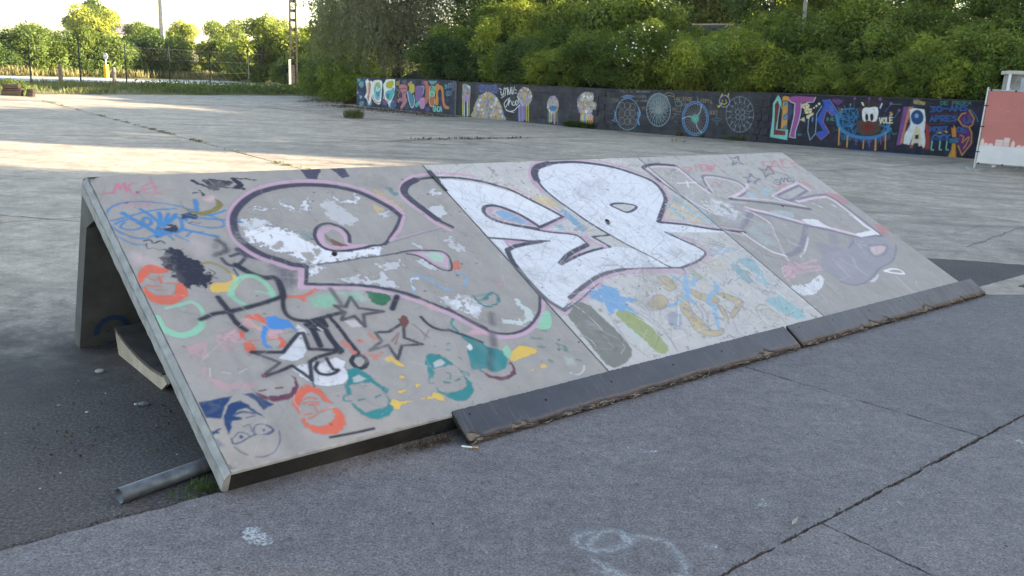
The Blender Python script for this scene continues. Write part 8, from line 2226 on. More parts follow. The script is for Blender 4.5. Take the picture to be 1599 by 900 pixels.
# small wooden skate obstacle pushed under the ramp
q0, q1 = Vector((-2.189, 4.501, 0)), Vector((-1.715, 3.98, 0))
ob = empty('wooden_quarter_pipe', (q0.x, q0.y, ZA), math.atan2(q1.y - q0.y, q1.x - q0.x)); tag(ob, 'small pale plywood skate obstacle with curved top pushed under the ramp', 'skate obstacle')
Lq = (q1 - q0).length
topc = lambda x: 0.024 + 0.070 * max(0.0, 1 - x / (Lq * 0.75)) ** 2.1 + 0.05 + 0.012 * max(0, (x / Lq - 0.8)) * 5
xs = [Lq * i / 20 for i in range(21)]
side = [(x, 0.0, max(0.0, 0.0)) for x in (0.03, Lq - 0.02)]
poly = [Vector((0.028, 0, 0.0))] + [Vector((Lq - 0.03, 0, 0.0)), Vector((Lq + 0.05, 0, 0.055))] + [Vector((x, 0, topc(x))) for x in reversed(xs)] + [Vector((-0.004, 0, 0.10))]
for yy in (0.0, 1.1):
    MB().prism([p + Vector((0, yy, 0)) for p in poly], (0, 0.018, 0)).build('side_panel', M['board'], ob)
vs, fs = [], []
for i, x in enumerate(xs):
    for y, dz in ((-0.004, 0.0), (1.12, 0.0), (1.12, 0.009), (-0.004, 0.009)): vs.append((x, y, topc(x) + 0.002 + dz))
    if i: fs += [((i - 1) * 4 + q, (i - 1) * 4 + (q + 1) % 4, i * 4 + (q + 1) % 4, i * 4 + q) for q in range(4)]
fs += [(0, 1, 2, 3), (80, 81, 82, 83)]
mesh('curved_deck', vs, fs, M['deck'], ob)
MB().prism([(x, -0.006, topc(x) - 0.002) for x in xs] + [(x, -0.006, topc(x) - 0.008) for x in reversed(xs)], (0, 0.003, 0)).build('edge_strip', M['plybare'], ob)
for i in range(7):
    for k_ in (0.25, 0.7):
        x = Lq * (0.08 + 0.135 * i); c = Vector((x, -0.001, topc(x) * k_ + 0.004)); mb = MB(); mb.add([c + Vector((math.cos(t) * 0.003, 0, math.sin(t) * 0.003)) for t in [q * 1.047 for q in range(6)]], [tuple(range(6))]); mb.build('screw', M['black'], ob)

# stencilled head and red arc on the inner face of the back leg
ri = unit[0][0]
rn_, rz_ = RAMP_L * CT, FRONT_Z + RAMP_L * ST
dl = Vector((0, ST, -CT)); base_in = Vector((0, rn_ + RAMP_T * ST, rz_ - RAMP_T * CT)) + Vector((0, -CT, -ST)) * 0.1135
def leg_art(name, pts, mat):
    mb = MB(); mb.add([base_in + Vector((u, 0, 0)) + dl * v for u, v in pts], [tuple(range(len(pts)))]); return mb.build(name, mat, ri)
arc = lambda cx, cy, r0_, r1_, a0_, a1_, n__=12: [(cx + r0_ * math.cos(a0_ + (a1_ - a0_) * i / n__), cy + r0_ * 1.15 * math.sin(a0_ + (a1_ - a0_) * i / n__)) for i in range(n__ + 1)] + [(cx + r1_ * math.cos(a1_ - (a1_ - a0_) * i / n__), cy + r1_ * 1.15 * math.sin(a1_ - (a1_ - a0_) * i / n__)) for i in range(n__ + 1)]
MB_art = simple('stencil_blue', (0.025, 0.045, 0.10), 0.8, 0.2, 30); MR_art = simple('stencil_red', (0.16, 0.03, 0.035), 0.8, 0.2, 30)
leg_art('stencil_hair', arc(0.17, 0.86, 0.098, 0.066, R(165), R(375)), MB_art)
leg_art('stencil_chin', arc(0.17, 0.90, 0.055, 0.045, R(20), R(140)), MB_art)
for cx in (0.145, 0.2): leg_art('stencil_eye', [(cx - 0.018, 0.865), (cx, 0.858), (cx + 0.018, 0.865), (cx, 0.871)], MB_art)
leg_art('stencil_arc', arc(0.42, 0.80, 0.11, 0.08, R(170), R(290)), MR_art)

# litter : cigarette end, stones, dry leaves
cb = empty('cigarette_end', ab(1.03, -0.155, 0.0), YAW - 0.6); tag(cb, 'white cigarette end with orange filter lying at the corner of the board', 'cigarette')
MB().tube((-0.045, 0.012, 0.0045), (0.0, 0.0, 0.0045), 0.004, 0.0042, 10).build('paper', M['paper'], cb); MB().tube((0.0, 0, 0.0045), (0.028, -0.003, 0.0045), 0.0043, 0.0043, 10).build('filter', M['filter'], cb)
def pebble(loc, r, mat, label, group=None, seed=0, flat=0.5):
    bm = bmesh.new(); bmesh.ops.create_icosphere(bm, subdivisions=2, radius=r); rr = random.Random(seed)
    ax = (rr.uniform(0.8, 1.5), rr.uniform(0.6, 1.0), flat)
    for v in bm.verts:
        k_ = 1 + 0.25 * math.sin(v.co.x / r * 2.1 + seed) * math.cos(v.co.y / r * 2.7 + seed * 2); v.co = Vector((v.co.x * ax[0] * k_, v.co.y * ax[1] * k_, max(-r * flat * 0.5, v.co.z * ax[2])))
    me = bpy.data.meshes.new('stone'); bm.to_mesh(me); bm.free()
    o = link('stone', me, mat); o.location = (loc[0], loc[1], loc[2] + r * flat * 0.5); o.rotation_euler = (0, 0, rr.uniform(0, 6)); return tag(o, label, 'stone', group)
pebble((-2.142, 4.204, ZA), 0.022, M['stone'], 'pale flat stone on the asphalt below the back leg', seed=1)
pebble((-1.738, 3.805, ZA), 0.02, M['greystone'], 'grey stone chip on the asphalt beside the plywood obstacle', seed=2)
pebble((-1.775, 3.80, ZA), 0.011, M['stone'], 'tiny white stone next to the grey stone chip on the asphalt', seed=3)
rs = random.Random(5)
for i in range(26):
    a, b = rs.uniform(-0.9, 0.1), rs.uniform(0.4, 1.7); p = ab(a, b); pebble((p.x, p.y, ZA), rs.uniform(0.003, 0.008), M[rs.choice(['stone', 'greystone'])], 'tiny loose grit stone scattered on the asphalt left of the ramp', 'grit on the asphalt', seed=10 + i)
for i in range(16):
    p = ab(rs.uniform(0.2, 5.5), rs.uniform(-2.0, -0.22)); pebble((p.x, p.y, 0.0), rs.uniform(0.003, 0.006), M[rs.choice(['black', 'greystone'])], 'tiny dark speck of grit on the front paving', 'grit on the front paving', seed=60 + i)
lf = ab(1.66, -1.345, 0.004); o = mesh('dry_leaf', [(-0.028, 0, 0), (0, 0.009, 0.005), (0.03, 0.0, 0.009), (0.0, -0.009, 0.003), (0, 0, 0.0)], [(0, 4, 1), (4, 2, 1), (0, 3, 4), (4, 3, 2)], M['splinter']); o.location = lf; o.rotation_euler = (0, 0, 0.9); tag(o, 'single pale dry leaf lying beside the long crack in the paving', 'leaf')
bk = simple('gum_spot', (0.045, 0.045, 0.05), 0.9, 0.2, 30)
# debris heaped under the open end of the ramp and in the cracks
def scatter(name, pts_fn, n, size, mat, label, seed, parent=None, cat='debris'):
    r = np.random.default_rng(seed); P = np.array([pts_fn(r) for _ in range(n)]); up_ = np.tile(np.array([0, 0, 1.0]), (n, 1))
    V = leaf_quads(P, up_ * 0.25, r, size, size * 0.55, 0, 0.2); V[:, :, 2] = np.maximum(V[:, :, 2], P[:, None, 2] - 0.001)
    return tag(link(name, quads(name, V), mat, parent), label, cat, kind='stuff')
def pab(a, b, z=0.0): p = ab(a, b, z); return (p.x, p.y, p.z)
scatter('leaf_debris', lambda r: pab(1.0 - abs(r.normal()) * 0.16, -0.03 + r.normal() * 0.022, 0.003 + 0.02 * r.random()), 420, 0.016, M['dead'], 'brown dirt and leaf crumbs under the lower edge of the ramp', 1)
scatter('leaf_debris', lambda r: pab(r.uniform(-0.5, 0.15), 0.75 + 0.5 * r.random() ** 2 + 0.1 * r.normal(), ZA + 0.004), 260, 0.018, M['dead'], 'dead leaf crumbs on the asphalt inside the open end of the ramp', 2)
scatter('crack_dirt', lambda r: pab(r.uniform(0.9, 5.5), -1.40 + r.normal() * 0.008, -0.012 + 0.012 * r.random()), 1800, 0.011, M['dead'], 'dry dirt and crumbs packed in the long crack of the paving', 3)
scatter('board_dirt', lambda r: pab(r.uniform(1.0, 6.3), -0.15 - abs(r.normal()) * 0.018, 0.003), 500, 0.008, M['dead'], 'fine brown crumbs in front of the frayed boards', 4)
scatter('edge_dirt', lambda r: pab(r.uniform(-2.5, 0.1), 0.14 + r.normal() * 0.012, ZA + 0.005), 700, 0.012, M['dead'], 'dirt gathered along the step between paving and asphalt', 6)
def blades(name, label, pts, seed, h, w, n, mat, cat='grass', kind='stuff', lean=0.5):
    r = np.random.default_rng(seed); V = []
    for (x, y, z, rad, k_) in pts:
        m_ = int(n * k_); th_ = r.uniform(0, 6.28, m_); q = np.sqrt(r.random(m_)) * rad
        b_ = np.stack([x + q * np.cos(th_), y + q * np.sin(th_), np.full(m_, z)], -1); hh = h * r.uniform(0.45, 1.2, m_) * (0.6 + 0.4 * k_)
        dr_ = rand_dirs(m_, r); dr_[:, 2] = 0; tip = b_ + dr_ * (hh * lean)[:, None] + np.stack([0 * hh, 0 * hh, hh], -1); mid = (b_ + tip) / 2 + np.stack([0 * hh, 0 * hh, hh * 0.12], -1)
        sd = np.cross(dr_, np.array([0, 0, 1.0])); sd /= np.linalg.norm(sd, axis=1)[:, None] + 1e-9
        V.append(np.stack([b_, mid + sd * w / 2, tip, mid - sd * w / 2], 1))
    return tag(link(name, quads(name, np.concatenate(V)), mat), label, cat, kind=kind)

# ================================================================== MURAL WALL
SEC = [((-6.5, 34.33), (-2.38, 30.93)), ((-2.08, 30.55), (2.58, 26.83)), ((2.58, 26.83), (7.02, 24.72)), ((7.02, 24.72), (16.5, 20.55))]
TOPZ = [(1.013, 1.131), (1.106, 1.17), (1.17, 1.323), (1.323, 1.50)]
WLAB = ['far left section of the low wall with pastel bubble letters in pink, orange and turquoise', 'dark wall section with mosaic-like coloured domes that drip paint',
        'black wall section covered with chalk mandala circles', 'right section of the low wall with turquoise and purple letters and a horned animal head']
for i, ((p0, p1), (t0, t1)) in enumerate(zip(SEC, TOPZ)):
    d = Vector((p1[0] - p0[0], p1[1] - p0[1], 0)); L_ = d.length; an = math.atan2(d.y, d.x)
    root = empty('mural_wall', (p0[0], p0[1], ZY), an)
    tag(root, WLAB[i], 'wall', 'painted sections of the low retaining wall')
    cv = Canvas(L_, 1.7, 0.010, -0.10, 50 + i)
    if i == 0: cv.op('f', '2f3350', 0.6, 120, 30, 0, 0, 0, 0, [0, -100, 5400, -100, 5400, 1200, 0, 1200])
    if i == 3: cv.op('f', '1c1c30', 0.7, 120, 30, 0, 0, 0, 0, [0, -100, 5600, -100, 5600, 1500, 0, 1500])
    cv.tint = np.array((0.80, 0.76, 0.72)); ro = random.Random(300 + i); pal = (['3a5a8a', '6a5a98', '3f7f8f', '8a6a90'], ['4a4a5c', '3a3a46', '55556a'], ['3c3c46', '4a4c58', '33333c'], ['2a3a6a', '4a2f6a', '1f4a6a', '3a2f50'])[i]
    for q in range(70 if i in (0, 3) else 45):
        x_, y_, r_ = ro.uniform(0, min(L_, 5.5)), ro.uniform(0, 1.3), ro.uniform(0.03, 0.16)
        cv.op('f', ro.choice(pal), ro.uniform(0.15, 0.5), 90, 30, 0.2, 1, 0, 0, [int(v * 1000) for k_ in range(6) for v in (x_ + r_ * math.cos(k_ * 1.05), y_ + r_ * math.sin(k_ * 1.05))])
    cv.run(WALL_ART[i])
    for q in range(60):   # scuffs, splashes and drips over the murals
        x_, y_ = ro.uniform(0, min(L_, 5.5)), ro.uniform(0, 1.2)
        cv.op('s', ro.choice(['17171d', '2a2a33', '8a8a94', '50505c']), ro.uniform(0.2, 0.6), 14, 10, 0.3, 0, ro.uniform(6, 16), 0, [int(v * 1000) for v in (x_, y_, x_ + ro.uniform(-0.03, 0.03), y_ - ro.uniform(0.05, 0.3))])
    nu, nv = int(L_ / 0.0125), 110
    X, T = np.meshgrid(np.linspace(0, L_, nu), np.linspace(0, 1, nv)); top_ = t0 + (t1 - t0) * X / L_ - ZY
    Z = T * top_
    rel = 0.006 * smooth_noise(nv, nu, 12, 60 + i) + 0.004 * smooth_noise(nv, nu, 3, 61 + i)
    crs = np.abs((Z + 0.03) % 0.2 - 0.1) > 0.092; row_ = np.floor((Z + 0.03) / 0.2); prp = np.abs((X + 0.2 * (row_ % 2)) % 0.4 - 0.2) > 0.193
    rel = rel - 0.007 * (crs | prp)
    P = np.stack([X, -rel, Z], -1)
    pf_ = link('painted_face', grid_mesh('painted_face', P, cv.sample(X, Z + ZY)), M['mural'], root)
    hz0, hz1 = t0 - ZY, t1 - ZY
    MB().prism([(0, 0.02, 0), (L_, 0.02, 0), (L_, 0.02, hz1 - 0.004), (0, 0.02, hz0 - 0.004)], (0, 0.19, 0)).build('wall_core', M['concrete'], root)
    MB().prism([(0, -0.012, hz0), (L_, -0.012, hz1), (L_, -0.012, hz1 + 0.03), (0, -0.012, hz0 + 0.03)], (0, 0.24, 0)).build('coping', M['darkblock'] if 'darkblock' in M else M['darksteel'], root)
    if i in (1, 2):   # toothed block ends where the sections meet
        for q in range(6):
            for s_ in range(2):
                x0 = L_ - 0.42 + 0.2 * s_ + (0.06 if q % 2 else 0); rr = random.Random(q * 7 + s_ + i)
                if (q + s_) % 2 and i == 1: continue
                MB().box(x0, x0 + 0.17, -0.03 - rr.uniform(0, 0.02), 0.0, 0.02 + q * 0.2, 0.02 + q * 0.2 + 0.165).build('block', M['blockpaint'], pf_)
# gap pier between the first two sections
pr = empty('wall_pier', (-2.38, 30.93, ZY), math.atan2(-0.38, 0.30))
tag(pr, 'narrow dark pier in the gap between the pastel letters and the domes', 'pier')
MB().box(0.0, 0.48, 0.09, 0.30, 0, 1.13).build('shaft', M['blockpaint'], pr); MB().box(-0.02, 0.5, 0.07, 0.32, 1.13, 1.17).build('cap', M['blockpaint'], pr)

# ================================================================== TREES, SHRUBS, GRASS
LEAFS = [(0.095, 0.055), (0.075, 0.05), (0.13, 0.045), (0.085, 0.065), (0.11, 0.04)]
PB = [proto_bush(100 + i, 8600, 1.0, 0.8, 22, 0.36, LEAFS[i][0], LEAFS[i][1], 0.8, 0.15, 26) for i in range(5)]
PBIG = [proto_bush(200 + i, 13000, 1.7, 1.5, 32, 0.55, 0.12, 0.065, 1.7, 0.1, 40) for i in range(3)]
rb = random.Random(21)
HM = [m_.copy() for m_, _ in PB]
BG = 'shrubs of the thicket above the mural wall'
def along(t):
    """point on the wall line, t in metres from the far end"""
    for i in range(1, len(WP) - 1):
        a, b = Vector(WP[i]), Vector(WP[i + 1]); L_ = (b - a).length
        if t <= L_: d = (b - a).normalized(); return a + d * t, Vector((-d.y, d.x))
        t -= L_
    return b, Vector((1, 0))
def bank_z(o):
    for i in range(len(OFF) - 1):
        if o <= OFF[i + 1]: return HT[i] + (HT[i + 1] - HT[i]) * max(0, (o - OFF[i])) / (OFF[i + 1] - OFF[i])
    return HT[-1]
for row, (o_, step, sc, big) in enumerate(((0.78, 0.85, 0.78, 0), (1.9, 1.25, 1.0, 0), (3.2, 1.35, 1.1, 0), (5.0, 1.9, 0.85, 1), (8.6, 2.8, 1.15, 1))):
    t = 3.5 if row < 3 else (6.0 if row == 3 else 17.0)
    while t < 27:
        p, nn = along(t + rb.uniform(-0.25, 0.25)); q = p + nn * (o_ + rb.uniform(-0.2, 0.2)); s_ = sc * rb.uniform(0.85, 1.2)
        if row == 3 and t < 15: t += step; continue
        if row == 2 and 11.5 < t < 14.8: s_ *= 0.6
        me, wm = rb.choice(PBIG if big else PB)
        mt = M['bank'] if rb.random() < 0.86 else (M['bankdry'] if row >= 2 and 8 < t < 14 else M['hedge'])
        if row == 0 and t < 6.5: mt = M['dark']
        if row >= 1 and 7.5 < t < 11 and rb.random() < 0.4: mt = M['bankdry']
        lab = {'bankdry': 'straw coloured shrub in the thicket above the mural wall', 'hedge': 'darker green shrub in the thicket above the mural wall', 'dark': 'dark shrub hanging over the far end of the mural wall'}.get([k_ for k_, v_ in M.items() if v_ == mt][0], 'green leafy shrub in the thicket above the mural wall')
        plant('bank_shrub', lab, 'shrub', (q.x, q.y, bank_z(o_) - 0.25 + (0.30 + 0.02 * t * 0.5 + rb.uniform(-0.08, 0.1) if row == 0 else 0)), me if mt == M['bank'] else me.copy(), wm, mt, M['bark'], s_, rb.uniform(0, 6.28), lab.replace('shrub', 'shrubs') if mt != M['bank'] else BG)
        t += step * rb.uniform(0.85, 1.15)
for o in [x for x in bpy.data.objects if x.name.startswith('crown')]:
    pass
# blossoming shrub in the thicket
r = np.random.default_rng(5)
bc = Vector((3.75, 26.95, 2.5)); me, wm = PB[1]
br = plant('blossom_shrub', 'shrub with white blossom in the thicket above the chalk mandalas', 'shrub', (bc.x, bc.y, bc.z - 0.6), me, wm, M['bank'], M['bark'], 0.8)
P = np.array([0, 0, 0.75]) + rand_dirs(150, r) * np.array([1.25, 1.2, 0.75]) * r.uniform(0.9, 1.2, 150)[:, None]; P = P[(P[:, 1] < 0.0)]
link('blossom', quads('blossom', leaf_quads(P, rand_dirs(len(P), r), r, 0.085, 0.08)), M['flower'], br)['kind'] = 'stuff'
# willow with hanging twigs at the end of the wall
def willow(loc, seed):
    r = np.random.default_rng(seed); lb = make_lobes(r, 34, 3.3, 2.8, 2.9, 5.2, 1.05); V = []
    P, d = crown_points(30000, lb, r, 0.5); V.append(leaf_quads(P, d, r, 0.17, 0.05, 0.5))
    for i in range(1100):
        k_ = lb[r.integers(len(lb))]; dd = rand_dirs(1, r)[0]; s = np.array(k_[:3]) + dd * np.array(k_[3:]) * 0.95; ln = min(r.uniform(1.0, 3.6), s[2] - 1.3)
        if ln < 0.4: continue
        m_ = int(ln * 17); t = np.linspace(0, 1, m_); q = s + np.stack([dd[0] * 0.5 * t ** 0.7, dd[1] * 0.5 * t ** 0.7, -ln * t], -1) + r.normal(size=(m_, 3)) * 0.045
        V.append(leaf_quads(q, np.tile(np.array([0, 0, -0.5]), (m_, 1)), r, 0.15, 0.042, 0.6, 0.8))
    root = empty('willow_tree', loc); tag(root, 'tall grey-green willow with hanging twigs at the far end of the mural wall', 'tree')
    link('crown', quads('crown', np.concatenate(V)), M['willow'], root)
    limbs(4.2, 0.26, lb[:14], r).build('trunk', M['bark'], root)
willow((-5.3, 38.0, -0.05), 3)
def tree_proto(seed, n, rx, rz, cz, lobes_n, size, ln, wd, th, r0):
    r = np.random.default_rng(seed); lb = make_lobes(r, lobes_n, rx, rx, rz, cz, size); P, d = crown_points(n, lb, r, 0.45)
    me = quads('crown', leaf_quads(P, d, r, ln, wd, 0.2)); w = limbs(th, r0, lb[:12], r).build('trunk', None); wm = w.data; bpy.data.objects.remove(w); return me, wm
DT = tree_proto(31, 15000, 2.6, 2.6, 4.2, 26, 0.95, 0.17, 0.11, 3.6, 0.2)
plant('broadleaf_tree', 'dense dark green tree beside the willow above the coloured domes', 'tree', (-0.2, 36.6, 0.6), *DT, M['dark'], M['bark'], 1.0, 0.4)
plant('broadleaf_tree', 'dark green tree behind the thicket, right of the dense dark tree', 'tree', (1.9, 36.0, 1.8), DT[0].copy(), DT[1], M['hedge'], M['bark'], 0.9, 2.1)
for i, (x, y, s_, lab) in enumerate(((1.2, 41.5, 1.75, 'sunlit yellow-green tree top left of the hut'), (3.0, 42.6, 1.65, 'sunlit yellow tree top beside the hut'), (8.0, 45.5, 1.75, 'sunlit yellow tree top right of the hut'), (10.6, 44.5, 1.8, 'sunlit tree top above the right mandalas'))):
    LT_ = tree_proto(61 + i, 9000, 1.7, 1.3, 2.2, 28, 0.5, 0.14, 0.10, 1.6, 0.12)
    plant('sunlit_tree', lab, 'tree', (x, y, 1.9), *LT_, M['lit'], M['bark'], s_, i * 1.7, 'sunlit tree tops behind the thicket')
# birch trunk in the thicket
bi = empty('birch_tree', (8.3, 26.6, 1.4)); tag(bi, 'slender pale birch trunk rising out of the thicket above the right wall', 'tree')
mb = MB(); pr_ = Vector((0, 0, 0))
for i in range(10):
    q = Vector((-0.02 * i + 0.03 * math.sin(i * 1.7), 0.02 * math.cos(i), 0.75 * (i + 1))); mb.tube(pr_, q, 0.07 * (1 - i * 0.07), 0.07 * (1 - (i + 1) * 0.07), 10); pr_ = q
mb.build('trunk', M['birch'], bi)
r = np.random.default_rng(8); lb = [(x, y, z, 0.9, 0.9, 0.8) for x, y, z in ((0.5, 0.3, 5.2), (-0.7, 0.2, 5.8), (0.1, -0.5, 6.6), (0.2, 0.5, 7.3))]; P, d = crown_points(4500, lb, r, 0.4)
link('crown', quads('crown', leaf_quads(P, d, r, 0.09, 0.06, 0.4)), M['bank'], bi)
# leafy shrubs left of the wall, beyond the yard corner
HB = 'leafy shrubs at the yard corner left of the wall'
for i, (x, y, s_, lab) in enumerate(((-7.6, 37.2, 1.05, 'glossy green shrub just left of the far wall end'), (-8.4, 39.2, 1.15, 'leafy green shrub right of the lattice post'), (-9.2, 41.7, 1.2, 'leafy shrub close behind the lattice post'), (-6.4, 37.0, 1.0, 'shrub touching the far end of the mural wall'), (-7.8, 41.5, 1.5, 'taller shrub behind the glossy green shrub'))):
    me, wm = PBIG[i % 3] if i == 4 else PB[i % 5]
    plant('leafy_shrub', lab, 'shrub', (x, y, -0.2), me.copy(), wm, M['hedge'] if i != 4 else M['hedge'], M['bark'], s_, i * 1.3, HB)
# trees and bushes beyond the road
FT = [tree_proto(41 + i, 9000, (1.5, 1.9, 1.3)[i], (1.35, 1.0, 1.5)[i], (2.0, 1.7, 2.1)[i], 30, (0.5, 0.45, 0.4)[i], (0.17, 0.2, 0.14)[i], (0.11, 0.1, 0.1)[i], 1.6, 0.12) for i in range(3)]
FAR_T = [(-31.5, 52, 0.85, 'lit', 'low sunlit bush at the far left beyond the fence'), (-29.5, 54.8, 1.08, 'lit', 'tallest sunlit bush left of the yellow marker post'), (-27.9, 55.6, 0.92, 'lit', 'yellow-green bush right of the tallest bush at the left'),
    (-31.0, 68.2, 1.0, 'lit', 'bush behind the yellow marker post'), (-29.4, 69.4, 1.42, 'hedge', 'dark round tree left of the concrete pole'), (-27.2, 71.0, 1.25, 'lit', 'sunlit bush right behind the concrete pole'), (-24.2, 72.4, 1.12, 'lit', 'lower sunlit bush right of the concrete pole'),
    (-21.2, 68.4, 1.1, 'lit', 'pale bush between the concrete pole and the tall round tree'), (-17.7, 59.2, 1.32, 'lit', 'tall round tree left of the lattice post'), (-15.6, 59.6, 1.2, 'lit', 'bushy tree just left of the lattice post'), (-13.4, 57.8, 1.18, 'lit', 'sunlit tree directly behind the lattice post'), (-11.4, 54.5, 1.15, 'lit', 'sunlit tree right of the lattice post'), (-9.3, 54, 1.25, 'lit', 'tree half hidden behind the willow'), (-34.5, 50.5, 1.0, 'lit', 'bush at the left picture edge beyond the fence'), (-31.2, 55.5, 0.9, 'hedge', 'darker bush behind the low bush at the far left'), (-26.2, 64.5, 0.8, 'bankdry', 'small pale straw bush left of the concrete pole foot'), (-22.6, 67.0, 0.75, 'bankdry', 'pale straw bush right of the concrete pole foot'), (-19.8, 60.2, 0.7, 'lit', 'small low bush in front of the pale bush'), (-16.8, 63.0, 1.45, 'hedge', 'darker tall tree behind the bushy tree'), (-14.6, 55.6, 0.75, 'lit', 'small bush at the foot of the tree behind the lattice post'), (-10.4, 58.5, 1.4, 'hedge', 'darker tree behind the sunlit tree right of the lattice post')]
for i, (x, y, s_, mt, lab) in enumerate(FAR_T):
    me, wm = FT[i % 3]
    plant('roadside_tree', lab, 'tree', (x, y, -0.1 - 0.55 * s_), me if mt == 'lit' else me.copy(), wm, M[mt], M['bark'], s_ * 1.02, i * 1.1, 'trees and bushes beyond the road')
for i in range(22):
    q = ev(-5 + 1.35 * i, 23.6 + 0.5 * (i % 2)); x, y = q.x, q.y; me, wm = PB[i % 5]
    lab = 'low dark hedge bush along the far side of the road'
    plant('hedge_bush', lab, 'bush', (x, y, -0.2), HM[i % 5], wm, M['dark'], M['bark'], 1.2 + 0.3 * ((i * 7) % 3), i * 2.0, 'low hedge bushes along the far side of the road')
for i, (x, y, s_, lab) in enumerate(((-49, 101, 1.7, 'pale distant tree left of the white house'), (-45, 104, 1.45, 'pale distant tree on the rise behind the bushes'), (-53, 108, 1.8, 'pale distant tree nearest the left on the rise'), (-38, 112, 1.6, 'pale distant tree right of the white house'))):
    me, wm = FT[i % 3]; plant('distant_tree', lab, 'tree', (x, y, 0.6), me, wm, M['lit'], M['bark'], s_, i, 'distant trees on the rise')
# unseen wood to the right, heights shaped for shade with a sunlit gap
def wood_mass(seed):
    r = np.random.default_rng(seed); V = []
    def top_at(y):
        if 12.0 < y < 15.3: return 6.7
        if 16.35 < y < 16.75 or 17.6 < y < 17.9: return 7.2
        if y > 19: return 8.6
        return 12.5
    pts = []
    for i in range(6, len(WP) - 1):
        a, b = Vector(WP[i]), Vector(WP[i + 1]); L_ = (b - a).length; d = (b - a).normalized(); nn = Vector((-d.y, d.x))
        m_ = int(L_ * 2700)
        t = r.random(m_) * L_; o_ = r.uniform(1.5, 8.5, m_)
        x = a.x + d.x * t + nn.x * o_; y = a.y + d.y * t + nn.y * o_
        hi = np.array([top_at(v) for v in y]) * (1 + 0.0 * t); z = 0.8 + (hi - 0.8) * r.random(m_) ** 0.85
        V.append(leaf_quads(np.stack([x, y, z], -1), rand_dirs(m_, r), r, 0.42, 0.30, 0.1))
    for i in range(6, 10):   # extra low leaves added to stop sun leaking through
        a, b = Vector(WP[i]), Vector(WP[i + 1]); L_ = (b - a).length; d = (b - a).normalized(); nn = Vector((-d.y, d.x)); m_ = int(L_ * 1800)
        t = r.random(m_) * L_; o_ = r.uniform(1.5, 6, m_); V.append(leaf_quads(np.stack([a.x + d.x * t + nn.x * o_, a.y + d.y * t + nn.y * o_, r.uniform(0.8, 6.4, m_)], -1), rand_dirs(m_, r), r, 0.42, 0.30, 0.1))
    o = link('shade_woodland', quads('shade_woodland', np.concatenate(V)), M['hedge']); tag(o, 'unseen dense wood on the bank to the right, shaped to shade the yard', 'wood', kind='stuff')
wood_mass(9)
# hairline cracks across the yard slabs, as thin recessed-looking strips of dirt
def crack(pts, w, seed):
    rr = random.Random(seed); P = []
    for (a, b), (c, d) in zip(pts[:-1], pts[1:]):
        n_ = max(3, int(math.hypot(c - a, d - b) / 0.12))
        for i in range(n_): P.append(Vector((a + (c - a) * i / n_ + rr.uniform(-0.018, 0.018), b + (d - b) * i / n_ + rr.uniform(-0.018, 0.018))))
    P.append(Vector(pts[-1])); v, f = [], []
    for i, q in enumerate(P):
        d_ = (P[min(i + 1, len(P) - 1)] - P[max(i - 1, 0)]).normalized(); nn = Vector((-d_.y, d_.x)) * w * rr.uniform(0.25, 1.0) * 0.5
        v += [(q.x + nn.x, q.y + nn.y, ZY + 0.003), (q.x - nn.x, q.y - nn.y, ZY + 0.003)]
        if i: f.append((2 * i - 2, 2 * i - 1, 2 * i + 1, 2 * i))
    return mesh('crack', v, f, M['soil'], yard)
crack([(-4.3, 17.7), (-3.2, 18.6), (-2.3, 19.6), (-0.2, 21.8), (1.8, 23.4)], 0.06, 1); crack([(-2.9, 18.9), (-1.6, 18.8), (-0.9, 19.3)], 0.05, 2)
crack([(-9.0, 29.6), (-6.8, 28.4), (-5.4, 26.9), (-3.5, 26.2)], 0.10, 3); crack([(-12.6, 29.1), (-9.2, 29.9), (-7.0, 31.5)], 0.10, 4); crack([(5.0, 9.3), (6.4, 10.8), (8.2, 12.6)], 0.014, 5); crack([(3.9, 10.3), (5.2, 10.1), (6.0, 10.9)], 0.010, 6)
crack([(-7.3, 22.8), (-5.2, 24.9), (-3.2, 26.3)], 0.07, 7); crack([(-6.2, 8.5), (-4.3, 8.2), (-3.5, 8.9)], 0.025, 8); crack([(2.8, 16.2), (4.6, 17.3), (6.8, 17.2)], 0.03, 9); crack([(-10.0, 16.0), (-8.1, 16.9), (-6.6, 16.7)], 0.045, 10)
# grasses and weeds
r = random.Random(3)
tf = blades('grass_tuft', 'round tuft of long green grass on the yard near the wall end', [(-5.07, 26.3, ZY, 0.30, 1)], 1, 0.26, 0.018, 480, M['straw'], 'grass', None); tf['kind'] = 'stuff'
scw = []
blades('weeds', 'green weeds at the foot of the dome mural', [(1.55 + 0.12 * i, 27.55 - 0.09 * i, ZY, 0.14, 0.8) for i in range(6)], 2, 0.20, 0.03, 160, M['hedge'], 'weeds', lean=1.2)
blades('weeds', 'short weeds along the joint in front of the right wall', [(*xy(7.6 + 0.16 * i, 6.4 + r.uniform(-0.05, 0.05)), ZY, 0.10, r.uniform(0.4, 1)) for i in range(40)], 3, 0.07, 0.02, 90, M['grass'], 'weeds', lean=1.0)
blades('weeds', 'dry weeds along the joint across the sunlit yard', [(*xy(4.85 + r.uniform(-0.03, 0.03), 9 + 0.31 * i), ZY, 0.08, r.uniform(0.2, 1) * (1 if r.random() < 0.35 else 0.1)) for i in range(60)], 4, 0.045, 0.012, 60, M['straw'], 'weeds', lean=1.0)
blades('weeds', 'small plants at the foot of the mandala mural', [(4.7, 25.75, ZY, 0.07, 0.8), (6.3, 24.95, ZY, 0.14, 0.9), (6.0, 24.9, ZY, 0.1, 0.6), (5.3, 25.4, ZY, 0.05, 0.4), (4.3, 23.2, ZY, 0.3, 0.2), (3.1, 25.9, ZY, 0.2, 0.2)], 5, 0.14, 0.02, 120, M['grass'], 'weeds')
